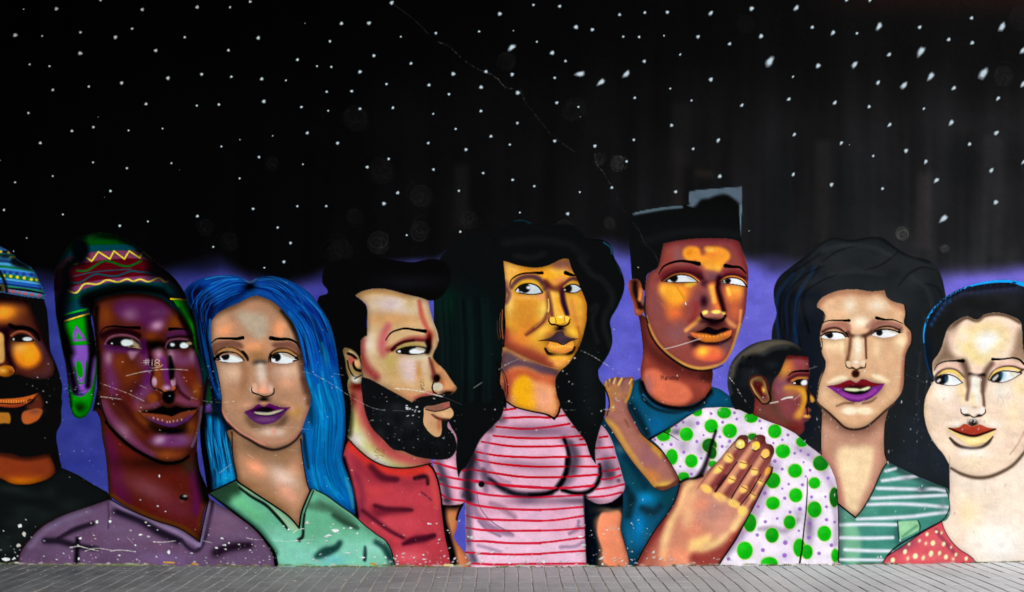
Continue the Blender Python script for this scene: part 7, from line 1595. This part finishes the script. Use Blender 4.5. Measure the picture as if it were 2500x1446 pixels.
# ---------------------------------------------------------------- the wall
wall = empty('mural_wall', (0, 0, 0))
tag(wall, 'tall plastered street wall painted with a row of large faces under a starry black sky', 'wall', kind='thing')
def box(name, x0, x1, y0, y1, z0, z1, mat, parent=None, bev=0.0):
    bm = bmesh.new()
    bmesh.ops.create_cube(bm, size=1)
    for v in bm.verts: v.co = ((x0+x1)/2+v.co.x*(x1-x0), (y0+y1)/2+v.co.y*(y1-y0), (z0+z1)/2+v.co.z*(z1-z0))
    if bev: bmesh.ops.bevel(bm, geom=bm.edges[:], offset=bev, segments=2, affect='EDGES')
    me = bpy.data.meshes.new(name); bm.to_mesh(me); bm.free()
    return mesh_obj(name, me, mat, parent)
X0, X1 = wx(PX0), wx(PX1); ZT = wz(PY0)
box('plaster_core', X0-5.2, X1+5.2, .012, .42, -.4, 6.6, MBLACK, wall, .01)
box('coping', X0-5.3, X1+5.3, -.05, .48, 6.6, 6.72, MCONC, wall, .012)
LABELS = {
 'cap': 'painted bearded face with a striped blue and green cap and black shirt',
 'knit': 'painted face in shades of brown and purple wearing a patterned earflap hat and mauve shirt',
 'blue': 'painted face with long blue hair, purple lips and a green v-neck top',
 'beard': 'painted profile with swept-back black hair, thick black beard and red shirt',
 'striped': 'painted golden face with long black hair and a pink shirt with red stripes',
 'flat': 'painted face with a tall flat-top haircut, teal shirt and a large raised hand',
 'child': 'painted child turned away in a white shirt with green dots, one arm reaching out',
 'long': 'painted face with wavy dark hair, purple lips and a green white-striped v-neck',
 'right': 'painted pale face with short black hair rimmed in blue and a red dotted shirt'}
ROOT = {}
for f in ('cap', 'knit', 'blue', 'beard', 'striped', 'flat', 'child', 'long', 'right'):
    idx = [i for i in range(1, len(REG)) if FIG[i] == f]
    ys, xs = np.nonzero(np.isin(LAB, idx))
    cx = PX0+xs.mean()/S; by = min(PY0+ys.max()/S, 1384)
    e = empty('painted_person', (wx(cx), 0, wz(by)), wall); e['label'] = LABELS[f]; ROOT[f] = e
# added unseen slab and block that shade the wall's left end from daylight
blocker = empty('light_blocker', (-9.0, -5.0, 0)); tag(blocker, 'added unseen concrete slab on a broad block, shading the mural wall', 'light blocker', kind='thing')
d = box('blocker_slab', -11.0, 10.6, -4.2, 5.6, 7.0, 7.7, MCONC, blocker, .03)
p = box('blocker_base', 2.3, 3.3, -1.6, 4.0, -.1, 7.0, MCONC, blocker, .05)
# light reaching the wall (fitted from a grey test render); pigment = seen colour / light
LGX = np.linspace(-150, 2650, 13); LGY = np.linspace(-60, 1400, 8)
LIGHT = np.array([[0.266,0.244,0.213],[0.309,0.286,0.252],[0.353,0.328,0.292],[0.435,0.404,0.361],[0.587,0.541,0.482],[0.814,0.746,0.664],[1.045,0.957,0.856],[1.18,1.086,0.983],[1.236,1.146,1.052],[1.263,1.177,1.094],[1.282,1.199,1.125],[1.298,1.218,1.15],[1.314,1.237,1.176],[0.375,0.347,0.307],[0.441,0.408,0.363],[0.518,0.479,0.428],[0.633,0.585,0.524],[0.791,0.729,0.655],[0.992,0.911,0.82],[1.149,1.056,0.956],[1.214,1.121,1.025],[1.244,1.156,1.07],[1.267,1.182,1.106],[1.29,1.208,1.138],[1.306,1.227,1.162],[1.321,1.246,1.184],[0.488,0.453,0.404],[0.576,0.533,0.477],[0.681,0.629,0.563],[0.815,0.751,0.675],[0.969,0.891,0.804],[1.111,1.023,0.926],[1.192,1.1,1.002],[1.226,1.136,1.045],[1.249,1.163,1.081],[1.273,1.19,1.114],[1.294,1.213,1.144],[1.31,1.232,1.167],[1.327,1.253,1.19],[0.608,0.565,0.505],[0.713,0.659,0.591],[0.826,0.76,0.684],[0.952,0.876,0.79],[1.075,0.991,0.897],[1.162,1.073,0.976],[1.204,1.115,1.022],[1.234,1.146,1.06],[1.258,1.174,1.094],[1.279,1.197,1.123],[1.298,1.219,1.151],[1.313,1.236,1.172],[1.333,1.261,1.197],[0.726,0.673,0.602],[0.833,0.768,0.69],[0.939,0.864,0.78],[1.047,0.965,0.873],[1.131,1.044,0.95],[1.181,1.093,0.999],[1.212,1.124,1.036],[1.239,1.154,1.072],[1.263,1.181,1.105],[1.285,1.205,1.134],[1.304,1.226,1.16],[1.322,1.246,1.184],[1.344,1.272,1.209],[0.831,0.768,0.686],[0.926,0.852,0.767],[1.017,0.936,0.847],[1.1,1.015,0.921],[1.153,1.067,0.974],[1.185,1.099,1.009],[1.213,1.128,1.043],[1.242,1.159,1.079],[1.268,1.187,1.113],[1.295,1.215,1.145],[1.314,1.237,1.172],[1.334,1.259,1.198],[1.358,1.287,1.224],[0.918,0.845,0.754],[0.991,0.911,0.82],[1.063,0.98,0.887],[1.125,1.039,0.946],[1.161,1.075,0.983],[1.184,1.099,1.012],[1.213,1.131,1.048],[1.243,1.161,1.083],[1.271,1.192,1.118],[1.301,1.222,1.153],[1.323,1.247,1.182],[1.347,1.272,1.211],[1.372,1.302,1.241],[0.994,0.913,0.814],[1.037,0.955,0.857],[1.089,1.006,0.909],[1.132,1.048,0.953],[1.158,1.074,0.982],[1.175,1.093,1.006],[1.205,1.124,1.041],[1.241,1.161,1.081],[1.273,1.195,1.119],[1.303,1.227,1.155],[1.329,1.254,1.187],[1.357,1.284,1.221],[1.387,1.317,1.256]]).reshape(8, 13, 3)
def pigment(X, Y, srgb):
    lin = np.where(srgb <= .04045, srgb/12.92, ((srgb+.055)/1.055)**2.4)
    u = np.clip((X-LGX[0])/(LGX[1]-LGX[0]), 0, 11.999); v = np.clip((Y-LGY[0])/(LGY[1]-LGY[0]), 0, 6.999)
    i = u.astype(int); j = v.astype(int); fu = (u-i)[..., None]; fv = (v-j)[..., None]
    lt = (LIGHT[j, i]*(1-fu)+LIGHT[j, i+1]*fu)*(1-fv)+(LIGHT[j+1, i]*(1-fu)+LIGHT[j+1, i+1]*fu)*fv
    return np.clip(lin/lt, 0.0003, .93)
def relief(X, Y):
    """gentle trowel waves of the plaster, metres"""
    return (np.sin(X*.021+1.3*np.sin(Y*.013))*np.sin(Y*.027+.7*np.sin(X*.017))*.0011+np.sin(X*.0063+Y*.0041)*.0009)
def paint_sheets():
    split = int(round((530-PY0)*S)); split -= split % 2
    c0 = int((-20-PX0)*S)//2*2; c1 = int((2522-PX0)*S)//2*2
    rowsA = np.arange(0, split+1, 2); colsA = np.arange(0, RW, 2)
    rowsB = np.arange(split, RH); colsB = np.r_[np.arange(0, c0, 2), np.arange(c0, c1), np.arange(c1, RW, 2)]
    blocks = []
    for rows, cols in ((rowsA, colsA), (rowsB, colsB)):
        X = PX0+(cols+.5)/S; Y = PY0+(rows+.5)/S
        XX, YY = np.meshgrid(X, Y)
        P = np.stack([wx(XX), -relief(XX, YY), wz(YY)], -1)
        C = pigment(XX, YY, IMG[np.ix_(rows, cols)].astype(np.float64))
        blocks.append((rows, cols, P, C, LAB[np.ix_(rows, cols)][:-1, :-1]))
    for i in range(len(REG)):
        Vs, Qs, Cs, off = [], [], [], 0
        for rows, cols, P, C, lab in blocks:
            r, c = np.nonzero(lab == i)
            if not len(r): continue
            w = len(cols)
            q = np.stack([r*w+c, (r+1)*w+c, (r+1)*w+c+1, r*w+c+1], -1)
            u, inv = np.unique(q, return_inverse=True)
            Vs.append(P.reshape(-1, 3)[u]); Cs.append(C.reshape(-1, 3)[u]); Qs.append(inv.reshape(-1, 4)+off); off += len(u)
        if not Vs: continue
        V = np.vstack(Vs); C = np.vstack(Cs); Q = np.vstack(Qs)
        par = ROOT[FIG[i]] if FIG[i] else wall
        V = V-np.array(par.location)
        me = raw_mesh(REG[i], V, Q)
        ca = me.color_attributes.new('pigment', 'FLOAT_COLOR', 'POINT')
        ca.data.foreach_set('color', np.c_[C, np.ones(len(C))].astype(np.float32).ravel())
        o = mesh_obj({'sky': 'painted_night_sky'}.get(REG[i], REG[i]), me, MP, par)
        if REG[i] == 'sky': o['label'] = 'black and violet night sky painted behind the faces'
paint_sheets()
def stars():
    white = np.array([196, 214, 224])/255.0
    for (x, y, r, el, an) in STARS:
        n = 14; ca, sa = math.cos(math.radians(an)), math.sin(math.radians(an))
        V = []; S_ = []
        ix = min(max(int((x-PX0)*S), 0), RW-1); iy = min(max(int((y-PY0)*S), 0), RH-1)
        sky_c = IMG[iy, ix].astype(float)
        for ring, (q, t) in enumerate(((.0, 1.0), (.5, .95), (.85, .5), (1.25, .0))):
            for j in range(n if ring else 1):
                a = j*2*math.pi/n; w = 1+.10*math.sin(3*a+x)+.06*math.sin(5*a+y)
                u, v = q*r*el*w*math.cos(a), q*r*w*math.sin(a)
                if u < 0 and el > 1.3: u *= 1.35
                X, Y = x+u*ca-v*sa, y+u*sa+v*ca
                V.append((wx(X)-wx(x), -.0016-relief(X, Y)-.0012*t, wz(Y)-wz(y)))
                S_.append((white*(1 if r > 2.2 else .75)*t+sky_c*(1-t), X, Y))
        faces = [(0, 1+(j+1) % n, 1+j) for j in range(n)]
        for ring in (1, 2):
            a0, b0 = 1+(ring-1)*n, 1+ring*n
            faces += [(a0+j, a0+(j+1) % n, b0+(j+1) % n, b0+j) for j in range(n)]
        me = bpy.data.meshes.new('painted_star'); me.from_pydata(V, [], faces)
        for p in me.polygons: p.use_smooth = True
        C = np.array([pigment(np.array(s[1]), np.array(s[2]), np.array(s[0])) for s in S_])
        at = me.color_attributes.new('pigment', 'FLOAT_COLOR', 'POINT')
        at.data.foreach_set('color', np.c_[C, np.ones(len(C))].astype(np.float32).ravel())
        o = mesh_obj('painted_star', me, MP, wall); o.location = (wx(x), 0, wz(y))
stars()
# ---------------------------------------------------------------- paving
pav = raw_mesh('pavement', *(lambda xs, ys: (np.array([(x, y, gz(x)-.0038) for y in ys for x in xs]),
      np.array([(j*len(xs)+i, j*len(xs)+i+1, (j+1)*len(xs)+i+1, (j+1)*len(xs)+i) for j in range(len(ys)-1) for i in range(len(xs)-1)])))(np.linspace(-9.6, 9.6, 97), np.array([-9.0, -5, -2, 0.02])))
pavement = mesh_obj('pavement', pav, MJOINT); tag(pavement, 'grey block paving along the foot of the mural wall', kind='structure')
PW, PL, JX, JY = .115, .185, .009, .006
def paver_mesh(bm, cx, cy, z, sx, sy, rot=0.0, h=.05, tilt=0.0):
    b = .003
    w, l = sx/2, sy/2
    ring = [[(-w, -l, -h), (w, -l, -h), (w, l, -h), (-w, l, -h)], [(-w, -l, -b), (w, -l, -b), (w, l, -b), (-w, l, -b)], [(-w+b, -l+b, 0), (w-b, -l+b, 0), (w-b, l-b, 0), (-w+b, l-b, 0)]]
    ca, sa = math.cos(rot), math.sin(rot)
    vs = [[bm.verts.new((cx+x*ca-y*sa, cy+x*sa+y*ca, z+q+x*tilt)) for x, y, q in r] for r in ring]
    for a in (0, 1):
        for j in range(4): bm.faces.new((vs[a][j], vs[a][(j+1) % 4], vs[a+1][(j+1) % 4], vs[a+1][j]))
    bm.faces.new(vs[2])
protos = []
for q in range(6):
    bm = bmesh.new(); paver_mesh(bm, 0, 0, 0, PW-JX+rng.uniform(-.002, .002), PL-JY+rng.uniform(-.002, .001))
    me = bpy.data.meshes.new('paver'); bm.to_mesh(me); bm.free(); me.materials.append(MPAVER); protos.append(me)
wob = np.cumsum(rng.randn(400)*.0012)
wob -= wob.mean()
field = bmesh.new()
count = 0
ncol = int(9.4/PW)
for r in range(46):
    cy = -.008-PL*(r+.5)
    for c in range(-ncol, ncol+1):
        cx = wx(1230)+PW*(c+.5)+.0035*math.sin(r*1.1+c*.35)+.002*rng.randn()
        z = gz(cx)+rng.uniform(-.0018, .0018)
        dist = CAMD+cy
        seen = 1 <= r <= 4 and abs(cx-cam.location.x)*FPX/dist < 1255+FPX*.06/dist and count < 300
        if seen:
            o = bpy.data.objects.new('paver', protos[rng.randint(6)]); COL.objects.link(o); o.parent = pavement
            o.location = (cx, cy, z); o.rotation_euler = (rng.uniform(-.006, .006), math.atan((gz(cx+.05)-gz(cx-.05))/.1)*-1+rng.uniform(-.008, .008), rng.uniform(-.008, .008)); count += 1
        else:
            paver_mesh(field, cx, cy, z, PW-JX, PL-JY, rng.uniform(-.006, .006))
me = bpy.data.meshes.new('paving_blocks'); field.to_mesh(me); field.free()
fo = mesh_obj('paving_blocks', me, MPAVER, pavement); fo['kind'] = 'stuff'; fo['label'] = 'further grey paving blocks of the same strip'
# street beyond the paving
gr = raw_mesh('ground', np.array([(-250, -250, -.06), (250, -250, -.06), (250, 250, -.06), (-250, 250, -.06)]), np.array([(0, 1, 2, 3)]), False)
tag(mesh_obj('ground', gr, MGROUND), 'grey concrete street surface', kind='structure')
# moss and crumbs of plaster in the joint at the foot of the wall
def moss():
    bm = bmesh.new()
    for i in range(1500):
        x = wx(-60+rng.rand()*1300 if rng.rand() < .78 else 1200+rng.rand()*1360)
        if math.sin(x*3.1)+math.sin(x*7.7+1) < -.5: continue
        y = -.003-abs(rng.randn())*.012; s = .004+.008*rng.rand()
        z = gz(x)-.004
        R = [bm.verts.new((x+s*(.8+.5*rng.rand())*math.cos(t), y+s*.8*math.sin(t), z+s*.2*rng.rand())) for t in np.arange(5)*1.2566]
        top = bm.verts.new((x+s*.3*rng.randn(), y, z+s*(.9+.8*rng.rand())))
        for j in range(5): bm.faces.new((R[j], R[(j+1) % 5], top))
    me = bpy.data.meshes.new('moss'); bm.to_mesh(me); bm.free()
    o = mesh_obj('moss', me, MMOSS); tag(o, 'patchy green moss in the joint between wall and paving', 'moss', kind='stuff')
moss()

# flecks of dropped paint and plaster on the blocks next to the wall
def flecks():
    k = NT('dropped_paint')
    at = k.n('ShaderNodeAttribute', attribute_name='pigment'); k.l(at.outputs['Color'], k.b.inputs['Base Color']); k.b.inputs['Roughness'].default_value = .7
    V, Fc, C = [], [], []
    for i in range(420):
        x = wx(rng.rand()*2500); y = -.01-abs(rng.randn())*.28
        if y < -.85: continue
        z = gz(x)+.0030; s = .002+.007*rng.rand()**3; e = 1+1.5*rng.rand()
        px = x/M+1250
        c = (.62, .62, .60) if rng.rand() < .72 else ((.55, .25, .30) if 1000 < px < 1500 else (.30, .42, .40))
        n0 = len(V); t0 = rng.rand()*6
        for j in range(6):
            q = s*(.6+.6*rng.rand()); V.append((x+q*e*math.cos(t0+j*1.047), y+q*math.sin(t0+j*1.047), z)); C.append(c)
        Fc.append(tuple(range(n0, n0+6)))
    me = bpy.data.meshes.new('paint_flecks'); me.from_pydata(V, [], Fc)
    ca = me.color_attributes.new('pigment', 'FLOAT_COLOR', 'POINT'); ca.data.foreach_set('color', np.c_[np.array(C), np.ones(len(C))].astype(np.float32).ravel())
    tag(mesh_obj('paint_flecks', me, k.m), 'small pale flecks of paint dropped on the paving by the wall', 'paint flecks', kind='stuff')
flecks()
